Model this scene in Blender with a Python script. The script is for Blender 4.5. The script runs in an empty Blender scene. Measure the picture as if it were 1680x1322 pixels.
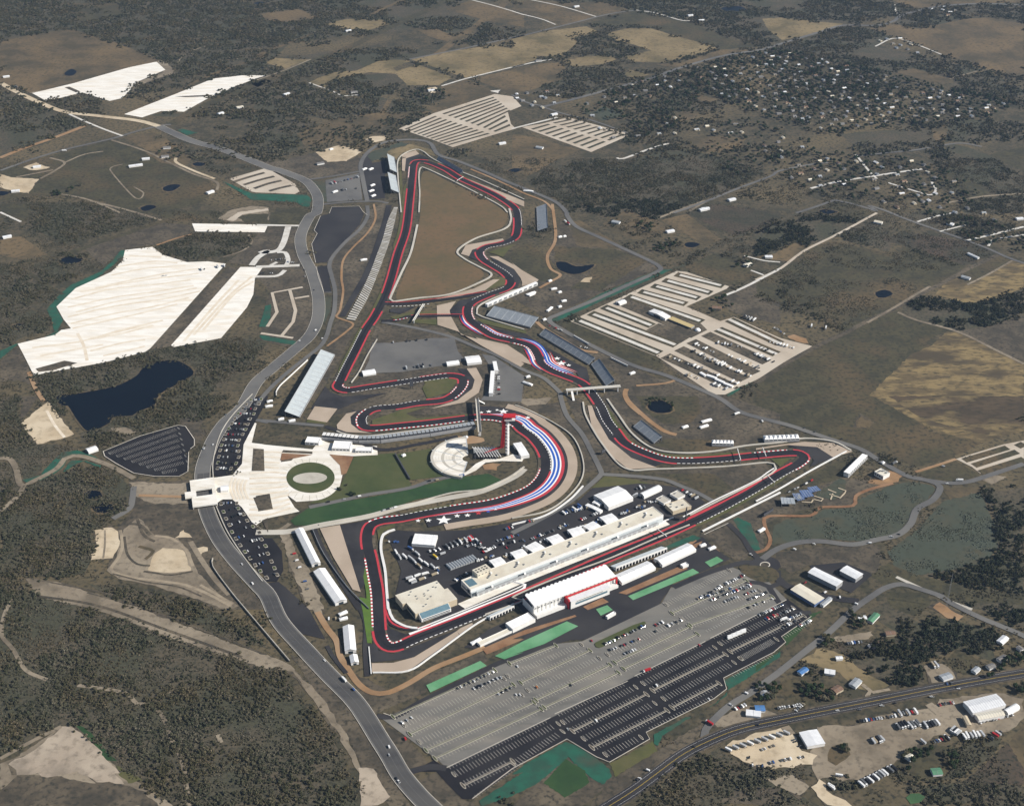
import bpy, bmesh, math, random
import numpy as np
from mathutils import Vector, Matrix
from mathutils.geometry import tessellate_polygon
random.seed(11); NR = np.random.default_rng(5)
SC = bpy.context.scene
COL = SC.collection

# ------------------------------------------------------------------ camera, sky, sun, exposure
CAM_H, CAM_TH, CAM_F = 1300.0, math.radians(30.5), 2333.0      # height (m), depression, focal length in photo pixels
cam = bpy.data.cameras.new('camera'); camo = bpy.data.objects.new('camera', cam); COL.objects.link(camo)
cam.sensor_width = 36.0; cam.lens = 36.0 * CAM_F / 1680.0
cam.clip_start = 5.0; cam.clip_end = 60000.0
camo.location = (0, 0, CAM_H); camo.rotation_euler = (math.pi / 2 - CAM_TH, 0, 0)
SC.camera = camo

SUN_EL = math.radians(36)
SUN_DIR = Vector((1.0, -0.24, 0)).normalized() * math.cos(SUN_EL) + Vector((0, 0, math.sin(SUN_EL)))   # towards the sun
sun = bpy.data.lights.new('sun', 'SUN'); sun.energy = 4.9; sun.angle = math.radians(0.5); sun.color = (1.0, 0.945, 0.86)
suno = bpy.data.objects.new('sun', sun); COL.objects.link(suno)
suno.rotation_euler = SUN_DIR.to_track_quat('Z', 'Y').to_euler()
W = bpy.data.worlds.new('World'); SC.world = W; W.use_nodes = True
nt = W.node_tree; bg = nt.nodes['Background']
sky = nt.nodes.new('ShaderNodeTexSky'); sky.sky_type = 'NISHITA'; sky.sun_disc = False
sky.sun_elevation = SUN_EL; sky.sun_rotation = math.atan2(SUN_DIR.x, SUN_DIR.y)
sky.air_density = 1.0; sky.dust_density = 0.6; sky.ozone_density = 1.0
nt.links.new(sky.outputs[0], bg.inputs[0]); bg.inputs[1].default_value = 0.055
SC.view_settings.view_transform = 'Standard'; SC.view_settings.look = 'None'
SC.view_settings.exposure = 0.45; SC.view_settings.gamma = 1.0; SC.view_settings.use_curve_mapping = False
SC.cycles.max_bounces = 4; SC.cycles.diffuse_bounces = 2; SC.cycles.glossy_bounces = 2
SC.cycles.volume_bounces = 0; SC.cycles.transparent_max_bounces = 6

# ------------------------------------------------------------------ survey: photo pixel -> ground metres
def P(px, py, z=0.0):
    dx = (px - 840) / CAM_F; dy = (py - 661) / CAM_F
    dz = -math.sin(CAM_TH) - dy * math.cos(CAM_TH); t = (z - CAM_H) / dz
    return Vector((dx * t, (math.cos(CAM_TH) - dy * math.sin(CAM_TH)) * t, z))
def PIX(x, y, z=0.0):                                            # ground metres -> photo pixel (arrays allowed)
    d = y * math.cos(CAM_TH) + (CAM_H - z) * math.sin(CAM_TH)
    u = y * math.sin(CAM_TH) - (CAM_H - z) * math.cos(CAM_TH)
    return 840 + CAM_F * x / d, 661 - CAM_F * u / d
K = 440 / 1662.0
ORG = dict(A=(0, 0, K), B=(420, 0, K), C=(840, 0, K), D=(1240, 0, K), E=(0, 330, K), F=(420, 330, K), G=(840, 330, K), H=(1240, 330, K),
           I=(0, 650, K), J=(420, 650, K), K=(840, 650, K), L=(1240, 650, K), M=(0, 972, K), N=(420, 972, K), O=(840, 972, K), Q=(1240, 972, K),
           X=(0, 0, 1), a=(1150, 960, 190 / 1675.), b=(840, 1050, 190 / 1675.), c=(640, 950, 1 / 12.), d=(860, 920, 220 / 1680.),
           e=(740, 840, 200 / 1652.), f=(920, 780, 230 / 1680.), g=(780, 480, 250 / 1680.), h=(760, 640, 1 / 12.), i=(450, 560, 110 / 1039.), j=(440, 730, 1 / 12.), k=(930, 1020, 130 / 1680.))
ORG.update(l=(480, 700, 380 / 1680.), m=(640, 850, 160 / 1627.), n=(1540, 1120, 1 / 12.), o=(1040, 560, 300 / 1680.), p=(310, 640, 150 / 620.), q=(960, 480, 200 / 1680.), r=(1270, 730, 190 / 1680.), s=(540, 280, 140 / 712.))
def px(s):                                                       # "A 1,2 3,4 B 5,6" -> photo pixels (a letter picks the survey tile)
    o = ORG['X']; out = []
    for t in s.split():
        if t[0].isalpha(): o = ORG[t]; continue
        x, y = t.split(','); out.append((o[0] + float(x) * o[2], o[1] + float(y) * o[2]))
    return out
def gp(s, z=0.0): return [P(x, y, z) for x, y in px(s)] if isinstance(s, str) else s
def catmull(pts, closed=False, step=6.0):
    n = len(pts); out = []
    if n < 3: return list(pts)
    rng = range(n if closed else n - 1)
    for i in rng:
        p0 = pts[(i - 1) % n] if (closed or i > 0) else pts[i] * 2 - pts[i + 1]
        p1 = pts[i]; p2 = pts[(i + 1) % n]
        p3 = pts[(i + 2) % n] if (closed or i + 2 < n) else pts[i + 1] * 2 - pts[i]
        m = max(1, int((p2 - p1).length / step)); m = min(m, 24)
        for k in range(m):
            t = k / m
            out.append(0.5 * ((2 * p1) + (p2 - p0) * t + (2 * p0 - 5 * p1 + 4 * p2 - p3) * t * t + (3 * p1 - p0 - 3 * p2 + p3) * t ** 3))
    if not closed: out.append(pts[-1])
    return out

# ------------------------------------------------------------------ materials (all procedural, world-space)
MATS = {}
def mat(name, c1, c2=None, scale=0.05, c3=None, scale3=0.006, rough=0.9, lo=0.38, hi=0.62, detail=5.0, lo3=.42, hi3=.6, metal=0.0, spec=0.25, fine=None, stretch=None):
    if name in MATS: return MATS[name]
    m = bpy.data.materials.new(name); m.use_nodes = True; n = m.node_tree.nodes; l = m.node_tree.links
    b = n['Principled BSDF']; b.inputs['Roughness'].default_value = rough; b.inputs['Metallic'].default_value = metal
    b.inputs['Specular IOR Level'].default_value = spec
    col = None
    g = n.new('ShaderNodeNewGeometry'); vec = g.outputs['Position']
    if stretch:
        mp = n.new('ShaderNodeMapping'); mp.inputs['Rotation'].default_value = (0, 0, stretch[0]); mp.inputs['Scale'].default_value = (1, stretch[1], 1)
        l.new(vec, mp.inputs[0]); vec = mp.outputs[0]
    def noise(sc, dt, lo_, hi_, rg=.55):
        t = n.new('ShaderNodeTexNoise'); t.inputs['Scale'].default_value = sc; t.inputs['Detail'].default_value = dt; t.inputs['Roughness'].default_value = rg
        l.new(vec, t.inputs['Vector'])
        r = n.new('ShaderNodeMapRange'); r.inputs[1].default_value = lo_; r.inputs[2].default_value = hi_
        l.new(t.outputs['Fac'], r.inputs[0]); return r.outputs[0]
    def mix(fac, a, b_):
        x = n.new('ShaderNodeMix'); x.data_type = 'RGBA'; l.new(fac, x.inputs[0])
        for v, s in ((a, x.inputs[6]), (b_, x.inputs[7])):
            if isinstance(v, tuple): s.default_value = (*v, 1)
            else: l.new(v, s)
        return x.outputs[2]
    if c2 is not None:
        col = mix(noise(scale, detail, lo, hi, .62), tuple(c1), tuple(c2))
        if c3 is not None: col = mix(noise(scale3, 5.0, lo3, hi3), col, tuple(c3))
        if fine:                                                   # fine speckle: (scale, colour, lo, hi)
            col = mix(noise(fine[0], 3.0, fine[2], fine[3]), col, tuple(fine[1]))
        l.new(col, b.inputs['Base Color'])
    else: b.inputs['Base Color'].default_value = (*c1, 1)
    MATS[name] = m; return m
def stripemat(name, c1, c2, period, duty=.5):                      # painted kerb blocks: stripes along the strip's own length (UV u in metres)
    m = bpy.data.materials.new(name); m.use_nodes = True; n = m.node_tree.nodes; l = m.node_tree.links
    b = n['Principled BSDF']; b.inputs['Roughness'].default_value = .7; b.inputs['Specular IOR Level'].default_value = .2
    u = n.new('ShaderNodeUVMap'); s = n.new('ShaderNodeSeparateXYZ'); l.new(u.outputs[0], s.inputs[0])
    d = n.new('ShaderNodeMath'); d.operation = 'MULTIPLY'; d.inputs[1].default_value = 1 / period; l.new(s.outputs[0], d.inputs[0])
    f = n.new('ShaderNodeMath'); f.operation = 'FRACT'; l.new(d.outputs[0], f.inputs[0])
    c = n.new('ShaderNodeMath'); c.operation = 'GREATER_THAN'; c.inputs[1].default_value = duty; l.new(f.outputs[0], c.inputs[0])
    x = n.new('ShaderNodeMix'); x.data_type = 'RGBA'; x.inputs[6].default_value = (*c1, 1); x.inputs[7].default_value = (*c2, 1)
    l.new(c.outputs[0], x.inputs[0]); l.new(x.outputs[2], b.inputs['Base Color']); MATS[name] = m; return m

# ------------------------------------------------------------------ object helpers
def tag(o, label=None, cat=None, group=None, kind=None):
    if label: o['label'] = label
    if cat: o['category'] = cat
    if group: o['group'] = group
    if kind: o['kind'] = kind
    return o
def mesh_obj(name, verts, faces, mats, parent=None, midx=None, uvs=None, smooth=False):
    me = bpy.data.meshes.new(name); me.from_pydata([tuple(v) for v in verts], [], faces)
    for m in (mats if isinstance(mats, (list, tuple)) else [mats]): me.materials.append(m)
    if midx is not None: me.polygons.foreach_set('material_index', midx)
    if uvs is not None:
        ul = me.uv_layers.new(name='UVMap'); li = np.zeros(len(me.loops), np.int32); me.loops.foreach_get('vertex_index', li)
        ul.data.foreach_set('uv', np.asarray(uvs, np.float32)[li].ravel())
    if smooth: me.polygons.foreach_set('use_smooth', [True] * len(me.polygons))
    me.update()
    o = bpy.data.objects.new(name, me); COL.objects.link(o)
    if parent is not None: o.parent = parent
    return o
def empty(name, loc=(0, 0, 0), rz=0.0):
    o = bpy.data.objects.new(name, None); COL.objects.link(o); o.location = loc; o.rotation_euler = (0, 0, rz); o.empty_display_size = 2; return o
LZ = 0.0                                                           # sheets are built at z = 0, then stacked by settle()
LAYERED = []
def settle():                                                      # stack every ground sheet 1.5 mm above the one below, lowest layer first
    for k, (ly, i, o) in enumerate(sorted(LAYERED, key=lambda t: t[:2])): o.location.z = 0.05 + k * .0015
    return 0.05 + len(LAYERED) * .0015
def sheet(name, s, m, layer, smooth=False, rough=0.0, label=None, kind='structure', parent=None):
    pts = gp(s); z = layer * LZ
    if smooth: pts = catmull(pts, True, 8)
    if rough:                                                      # natural edges: subdivide and jitter
        q = []
        for i in range(len(pts)):
            a, b = pts[i], pts[(i + 1) % len(pts)]; k = max(1, int((b - a).length / (rough * 3)))
            k = min(k, 40)
            for t in range(k):
                p = a.lerp(b, t / k)
                q.append(p + Vector((random.gauss(0, rough * .5), random.gauss(0, rough * .5), 0)))
        pts = q
    pts = [Vector((p.x, p.y, z)) for p in pts]
    tris = tessellate_polygon([pts]); faces = []
    for t in tris:
        a, b, c = (pts[i] for i in t)
        faces.append(t if (b - a).cross(c - a).z > 0 else (t[0], t[2], t[1]))
    o = mesh_obj(name, pts, faces, m, parent); LAYERED.append((layer, len(LAYERED), o))
    if parent is None: tag(o, label or name.replace('_', ' ') + ' lying flat on the open ground', kind=kind)
    return o
def offset_line(pts, closed=False):
    n = len(pts); nor = []; arc = [0.0]
    for i in range(n):
        a = pts[(i - 1) % n] if (closed or i > 0) else pts[i]; b = pts[(i + 1) % n] if (closed or i < n - 1) else pts[i]
        d = (b - a); d.z = 0
        d = d.normalized() if d.length > 1e-6 else Vector((1, 0, 0)); nor.append(Vector((-d.y, d.x, 0)))
        if i: arc.append(arc[-1] + (pts[i] - pts[i - 1]).length)
    return nor, arc
def ribbon(pts, nor, arc, o1, o2, z, i0=0, i1=None, taper=False):
    i1 = len(pts) if i1 is None else i1; V = []; U = []; Fc = []
    for j, i in enumerate(range(i0, i1)):
        a, b = (o1[i], o2[i]) if not isinstance(o1, (int, float)) else (o1, o2)
        if taper:
            t = min(1, j / 6, (i1 - 1 - i) / 6); mid = min(a, b, key=abs); a, b = (mid, mid + (b - mid) * t) if a == mid else (mid + (a - mid) * t, mid)
        V += [(pts[i].x + nor[i].x * a, pts[i].y + nor[i].y * a, z), (pts[i].x + nor[i].x * b, pts[i].y + nor[i].y * b, z)]
        U += [(arc[i], a), (arc[i], b)]
        if j: k = 2 * j; Fc.append((k - 2, k - 1, k + 1, k) if a < b else (k - 2, k, k + 1, k - 1))
    Fc = [f[::-1] for f in Fc] if False else Fc
    return V, Fc, U
def upward(V, Fc):
    out = []
    for f in Fc:
        a, b, c = (Vector(V[f[0]]), Vector(V[f[1]]), Vector(V[f[2]]))
        out.append(f if (b - a).cross(c - a).z >= 0 else tuple(reversed(f)))
    return out
ROADMASK = []                                                      # (pixel polyline points, width m) kept free of bushes
def strip(name, s, w, m, layer, smooth=True, label=None, parent=None, o=None, mask=True, closed=False, kind='structure'):
    pts = gp(s)
    if smooth: pts = catmull(pts, closed, 8)
    if closed: pts = pts + [pts[0]]
    nor, arc = offset_line(pts)
    a, b = o if o else (-w / 2, w / 2)
    V, Fc, U = ribbon(pts, nor, arc, a, b, layer * LZ)
    ob = mesh_obj(name, V, upward(V, Fc), m, parent, uvs=U); LAYERED.append((layer, len(LAYERED), ob))
    if parent is None: tag(ob, label or name.replace('_', ' ') + ' crossing the open land', kind=kind)
    if mask: ROADMASK.append((pts, max(abs(a), abs(b))))
    return ob
# ------------------------------------------------------------------ ground materials
M = {}
M['ground'] = mat('ground_brush', (.094, .076, .047), (.052, .048, .03), .028, (.128, .1, .056), .0035, fine=(.13, (.028, .028, .019), .48, .66), lo=.44, hi=.57, lo3=.48, hi3=.62)
M['wood'] = mat('wood_floor', (.073, .065, .043), (.1, .081, .055), .03, (.062, .061, .038), .008, fine=(.17, (.034, .034, .023), .46, .66), lo3=.46, hi3=.58)
M['scrubfloor'] = mat('scrub_floor', (.062, .054, .036), (.04, .04, .026), .04, (.085, .06, .042), .01, fine=(.18, (.024, .026, .018), .48, .66), lo=.44, hi=.57)
M['brown'] = mat('brown_pasture', (.11, .083, .048), (.07, .058, .034), .016, (.15, .108, .058), .006, fine=(.1, (.05, .043, .028), .5, .72), lo=.43, hi=.58, lo3=.46, hi3=.62)
M['tan'] = mat('tan_pasture', (.19, .145, .077), (.115, .095, .05), .013, (.235, .18, .098), .006, fine=(.09, (.075, .064, .038), .52, .75), lo=.43, hi=.58)
M['gold'] = mat('dry_grass_pasture', (.23, .17, .08), (.12, .09, .048), .016, (.07, .055, .034), .008, fine=(.06, (.06, .05, .03), .5, .68), lo=.43, hi=.56, lo3=.54, hi3=.66, stretch=(.35, 2.2))
M['goldbrown'] = mat('brown_dry_pasture', (.085, .062, .038), (.055, .043, .028), .016, (.2, .15, .072), .008, fine=(.06, (.04, .034, .022), .5, .68), lo=.43, hi=.56, lo3=.54, hi3=.66, stretch=(.35, 2.2))
M['olive'] = mat('olive_pasture', (.07, .062, .034), (.046, .043, .026), .028, (.105, .077, .042), .007, fine=(.13, (.03, .03, .019), .48, .68), lo=.44, hi=.57, lo3=.48, hi3=.64)
M['orange'] = mat('rusty_infield_grass', (.125, .09, .044), (.105, .082, .042), .03, (.145, .096, .05), .009, fine=(.1, (.085, .07, .04), .5, .8))
M['grey'] = mat('bare_grey_soil', (.097, .079, .056), (.058, .05, .037), .03, (.135, .11, .076), .011, fine=(.15, (.036, .034, .026), .48, .68), lo=.44, hi=.57, lo3=.5, hi3=.66)
M['dirt'] = mat('pale_dirt', (.22, .18, .13), (.14, .115, .082), .025, (.27, .225, .165), .01, fine=(.12, (.11, .092, .068), .52, .75), lo=.42, hi=.6)
M['sand'] = mat('pale_sand', (.5, .4, .27), (.38, .3, .2), .02, (.56, .47, .34), .012, fine=(.08, (.33, .265, .18), .52, .78))
M['scar'] = mat('pinkish_pale_dirt', (.34, .28, .215), (.24, .2, .155), .025, (.4, .335, .26), .012, fine=(.09, (.19, .158, .12), .5, .74), lo=.42, hi=.6)
M['orangedirt'] = mat('orange_dirt_path', (.3, .18, .09), (.23, .14, .075), .06, (.33, .22, .13), .01)
M['brick'] = mat('brick_mulch', (.23, .12, .062), (.17, .09, .05), .1, (.27, .16, .09), .03)
M['chalk'] = mat('white_chalk_base', (.82, .79, .73), (.72, .68, .61), .02, (.72, .64, .52), .012, lo=.44, hi=.58, lo3=.5, hi3=.74, stretch=(-.18, 4.5))
M['chalktan'] = mat('tan_chalk_band', (.64, .55, .43), (.72, .65, .54), .05, lo=.4, hi=.6)
M['lane'] = mat('white_gravel_lane', (.62, .6, .56), (.5, .47, .42), .05)
M['lanetan'] = mat('tan_gravel_lane', (.47, .4, .32), (.38, .32, .25), .04, (.5, .44, .36), .01)
M['asphalt'] = mat('old_grey_asphalt', (.125, .122, .118), (.1, .098, .096), .03, (.15, .145, .135), .006, rough=.85)
M['newasphalt'] = mat('dark_asphalt', (.034, .033, .036), (.027, .026, .029), .04, (.046, .044, .045), .01, rough=.9, spec=.1)
M['track'] = mat('racing_asphalt', (.023, .022, .026), (.018, .017, .021), .05, (.03, .028, .031), .012, rough=.88, spec=.1, fine=(.5, (.036, .034, .036), .58, .8))
M['runoff'] = mat('runoff_asphalt', (.036, .035, .038), (.026, .025, .028), .04, (.048, .046, .047), .018, rough=.9, spec=.1)
M['lotdark'] = mat('lot_black_asphalt', (.016, .016, .019), (.021, .02, .023), .04, (.027, .026, .028), .012, rough=.92, spec=.06)
M['lotgrey'] = mat('lot_grey_concrete', (.165, .158, .142), (.125, .12, .11), .02, (.21, .195, .168), .01, rough=.9, lo=.43, hi=.58, lo3=.48, hi3=.64, stretch=(-.62, 3.0))
M['gravel'] = mat('gravel_trap', (.38, .305, .235), (.33, .265, .2), .04, (.42, .34, .265), .02)
M['paver'] = mat('pale_paving', (.72, .68, .6), (.62, .57, .48), .05, (.78, .75, .69), .02, stretch=(.1, 3))
M['concrete'] = mat('concrete', (.46, .43, .37), (.38, .35, .3), .08, (.5, .47, .41), .02)
M['curb'] = mat('kerb_concrete', (.6, .56, .48), (.5, .46, .4), .1)
M['teal'] = mat('green_erosion_mat', (.018, .1, .064), (.022, .07, .047), .05, (.05, .065, .045), .02, lo3=.52, hi3=.68)
M['mint'] = mat('pale_green_turf_mat', (.12, .3, .15), (.09, .25, .12), .05, (.15, .33, .18), .02)
M['lawn'] = mat('mown_lawn', (.06, .075, .026), (.048, .064, .022), .05, (.075, .082, .032), .015)
M['lawndark'] = mat('lush_lawn', (.024, .062, .02), (.02, .048, .018), .05, (.034, .07, .024), .02)
M['verge'] = mat('green_verge', (.085, .088, .03), (.065, .07, .027), .06, (.1, .092, .04), .02)
M['vivid'] = mat('vivid_turf', (.09, .16, .025), (.075, .13, .025), .06)
M['mix'] = mat('seeded_bank', (.058, .068, .05), (.07, .066, .042), .02, (.056, .066, .047), .012, fine=(.1, (.04, .046, .032), .52, .72), lo=.44, hi=.57)
M['water'] = mat('pond_water', (.0025, .005, .0105), (.004, .0075, .013), .01, rough=.3, spec=.05)
M['greenwater'] = mat('algae_water', (.06, .12, .05), (.05, .1, .045), .02, rough=.2)
M['white'] = mat('white_paint', (.8, .79, .77)); M['red'] = mat('red_paint', (.5, .045, .06), (.42, .04, .052), .2); M['blue'] = mat('blue_paint', (.025, .1, .46), (.03, .1, .38), .2)
M['yellow'] = mat('yellow_paint', (.6, .42, .06))
M['kerb'] = stripemat('kerb_red_white', (.5, .05, .06), (.85, .84, .82), 8.0)
M['kerbw'] = stripemat('kerb_white_dash', (.05, .045, .05), (.85, .84, .82), 8.0, .42)
# ------------------------------------------------------------------ the land
R = 24000.0
g = mesh_obj('ground', [(-R, -2000, 0), (R, -2000, 0), (R, 2 * R, 0), (-R, 2 * R, 0)], [(0, 1, 2, 3)], M['ground']); tag(g, 'brown scrubby open land around the race circuit', kind='structure')
VEG = []                                                           # (class, pixel polygon): 'c' clear, 's' scrub, 'w' dense wood, 't' leafy neighbourhood
def field(s, m, cls=None, layer=1, rough=4.0, name='field', smooth=False, label=None):
    VEG.append((cls or 'c', px(s))); return sheet(name, s, M[m], layer, smooth, rough, label or 'patch of %s in the countryside' % MATS and (M[m].name.replace('_', ' ') + ' patch in the countryside'))
WOODS = [  # dense dark brush
 "X -30,-30 1700,-30 1700,40 1560,12 1440,30 1330,60 1250,70 1200,60 1120,40 1030,20 900,0 820,0 700,40 640,55 560,60 480,70 440,100 430,125 340,125 270,100 200,75 117,48 0,62",
 "X 270,100 350,125 430,125 470,95 540,85 610,80 660,78 760,95 700,104 620,108 540,130 500,150 430,180 380,220 330,240 350,260 420,255 480,230 330,205 300,185 215,190 350,140 270,110 225,150 150,170 95,166 150,155 235,130 275,112",
 "A 0,560 130,620 350,700 540,770 430,830 200,920 0,980",
 "B 430,500 560,470 700,460 860,455 920,490 870,560 760,610 620,600 540,560 480,560 440,530",
 "B 900,150 1150,60 1400,140 1240,210 1050,190", "B 1300,260 1400,150 1662,200 1662,220 1330,290", "B 880,560 1000,530 1200,560 1160,630 1010,660 890,600",
 "B 330,520 560,600 900,620 1100,690 950,760 700,760 480,740 200,720 0,760 0,560", "B 0,760 300,740 480,800 300,900 100,1000 0,1000",
 "C 320,330 400,270 560,260 860,310 680,345 560,350 420,350", "C 380,230 560,200 650,240 560,260 400,262", "C 40,580 320,490 280,470 340,420 620,420 690,440 850,490 640,540 380,610 180,590",
 "C 1180,170 1450,90 1550,120 1620,240 1640,290 1540,290 1350,230",
 "D 180,290 550,170 720,180 840,220 740,290 1000,340 1240,400 1410,430 1220,490 900,430 780,470 640,410 400,360 220,310", "D 870,110 1060,60 1300,110 1190,140 1010,180 880,150",
 "D 1210,490 1420,440 1662,560 1662,660 1400,610 1230,560", "D 520,830 900,800 1080,760 1300,740 1662,760 1662,870 1200,880 1000,930 760,950 640,940 560,860",
 "D 1060,930 1230,890 1420,950 1662,1110 1662,1210 1500,1210 1300,1150 1100,1000", "D 1270,1260 1662,1200 1662,1322 1280,1322",
 "C 160,1080 420,1000 700,990 970,900 1240,960 1450,1020 1560,1060 1350,1180 1000,1310 700,1322 350,1322 300,1240 120,1130", "C 880,660 1080,540 1260,620 1320,650 1150,700 950,700",
 "G 380,40 700,0 900,0 1110,40 900,110 760,160 620,100", "H 0,190 250,120 470,90 650,100 500,210 330,280 240,250 100,330 0,340", "H 900,650 1050,590 1320,635 1500,600 1662,540 1662,710 1450,770 1230,800 1000,740",
 "H 860,90 1080,60 1240,70 1420,110 1662,170 1480,200 1300,240 1130,190 1000,130", "H 500,210 620,140 750,140 820,230 800,310 600,250", "H 1040,340 1270,390 1250,450 1110,370",
 "L 1400,580 1662,560 1662,1230 1480,1200 1200,1150 1030,1110 1400,1050 1500,950 1480,780", "L 1270,1280 1662,1260 1662,1322 1340,1322", "Q 1270,60 1662,10 1662,240 1500,150 1350,90",
 "Q 700,120 830,80 1000,190 1110,150 1280,190 1500,260 1480,420 1240,340 1050,440 1020,560 840,580 650,470 480,370 640,290 900,290",
 "Q 390,300 480,270 470,320 420,350", "Q 1270,880 1420,920 1540,900 1420,1040 1240,1140 1140,1170 880,1180 1240,1090 1260,960", "Q 880,1190 1280,1180 1662,1190 1662,1322 1100,1322 1060,1230 930,1230", "Q 420,1150 640,1170 640,1230 520,1230", "Q 80,1100 380,1060 400,1140 320,1160 160,1130", "Q 0,1180 100,1150 300,1290 420,1322 0,1322",
 "O 760,1322 900,1180 1100,1060 1270,1000 1450,1100 1662,1100 1662,1322",
 "E 0,430 130,420 290,500 380,580 300,640 0,700", "E 150,420 380,330 520,340 560,390 470,480 300,500", "E 0,700 220,680 330,730 300,800 100,870 0,910", "E 970,280 1180,200 1400,200 1540,210 1560,260 1380,340 1160,360 1050,330",
 "E 200,1090 650,1010 900,950 1080,910 1400,850 1662,860 1620,940 1500,1030 1250,1250 1100,1322 960,1322 1000,1190 1200,1060 1100,990 950,1000 850,1080 660,1160 350,1210 400,1322 330,1322 260,1220", "E 170,10 560,10 800,60 980,110 960,130 700,190 420,260 240,180",
 "I 0,0 130,0 90,100 160,220 230,300 500,320 420,340 300,430 240,490 140,520 100,430 60,380 0,380", "I 0,410 60,420 110,520 130,570 0,680", "I 0,730 160,560 300,500 500,430 700,460 780,540 770,690 700,740 580,850 560,1010 520,1100 420,1120 160,1100 0,1120",
 "I 980,0 1420,0 1300,80 1100,150 1000,200 830,250 640,320 540,290 500,230 690,170 720,130 960,70", "I 0,1140 140,1110 160,1230 360,1260 700,1322 0,1322", "I 540,1160 800,1180 1000,1250 1150,1322 900,1322 700,1230",
 "M 0,40 80,20 220,40 380,50 700,150 960,220 1200,310 1400,380 1662,480 1662,560 1560,520 1662,800 1662,1322 1080,1322 900,1200 740,1080 620,960 480,820 390,800 230,920 0,1040", "M 760,10 1050,30 1400,130 1560,240 1662,330 1500,290 1200,180 900,70",
 "N 0,470 150,490 260,640 420,820 520,1000 560,1120 600,1240 640,1322 0,1322",
]
DENSE = ("L 1400,580", "L 1270,1280", "H 900,650", "Q 700,120", "Q 1270,60", "C 320,330", "B 430,500", "C 40,580", "G 380,40", "H 0,190", "C 1180,170")
for k, s in enumerate(WOODS): field(s, 'wood', 'd' if s.startswith(DENSE) else 'w', 1 + (k % 2) * .5, 9.0, 'woodland_floor', label='dark leaf-littered ground under dense winter brush')
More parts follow.
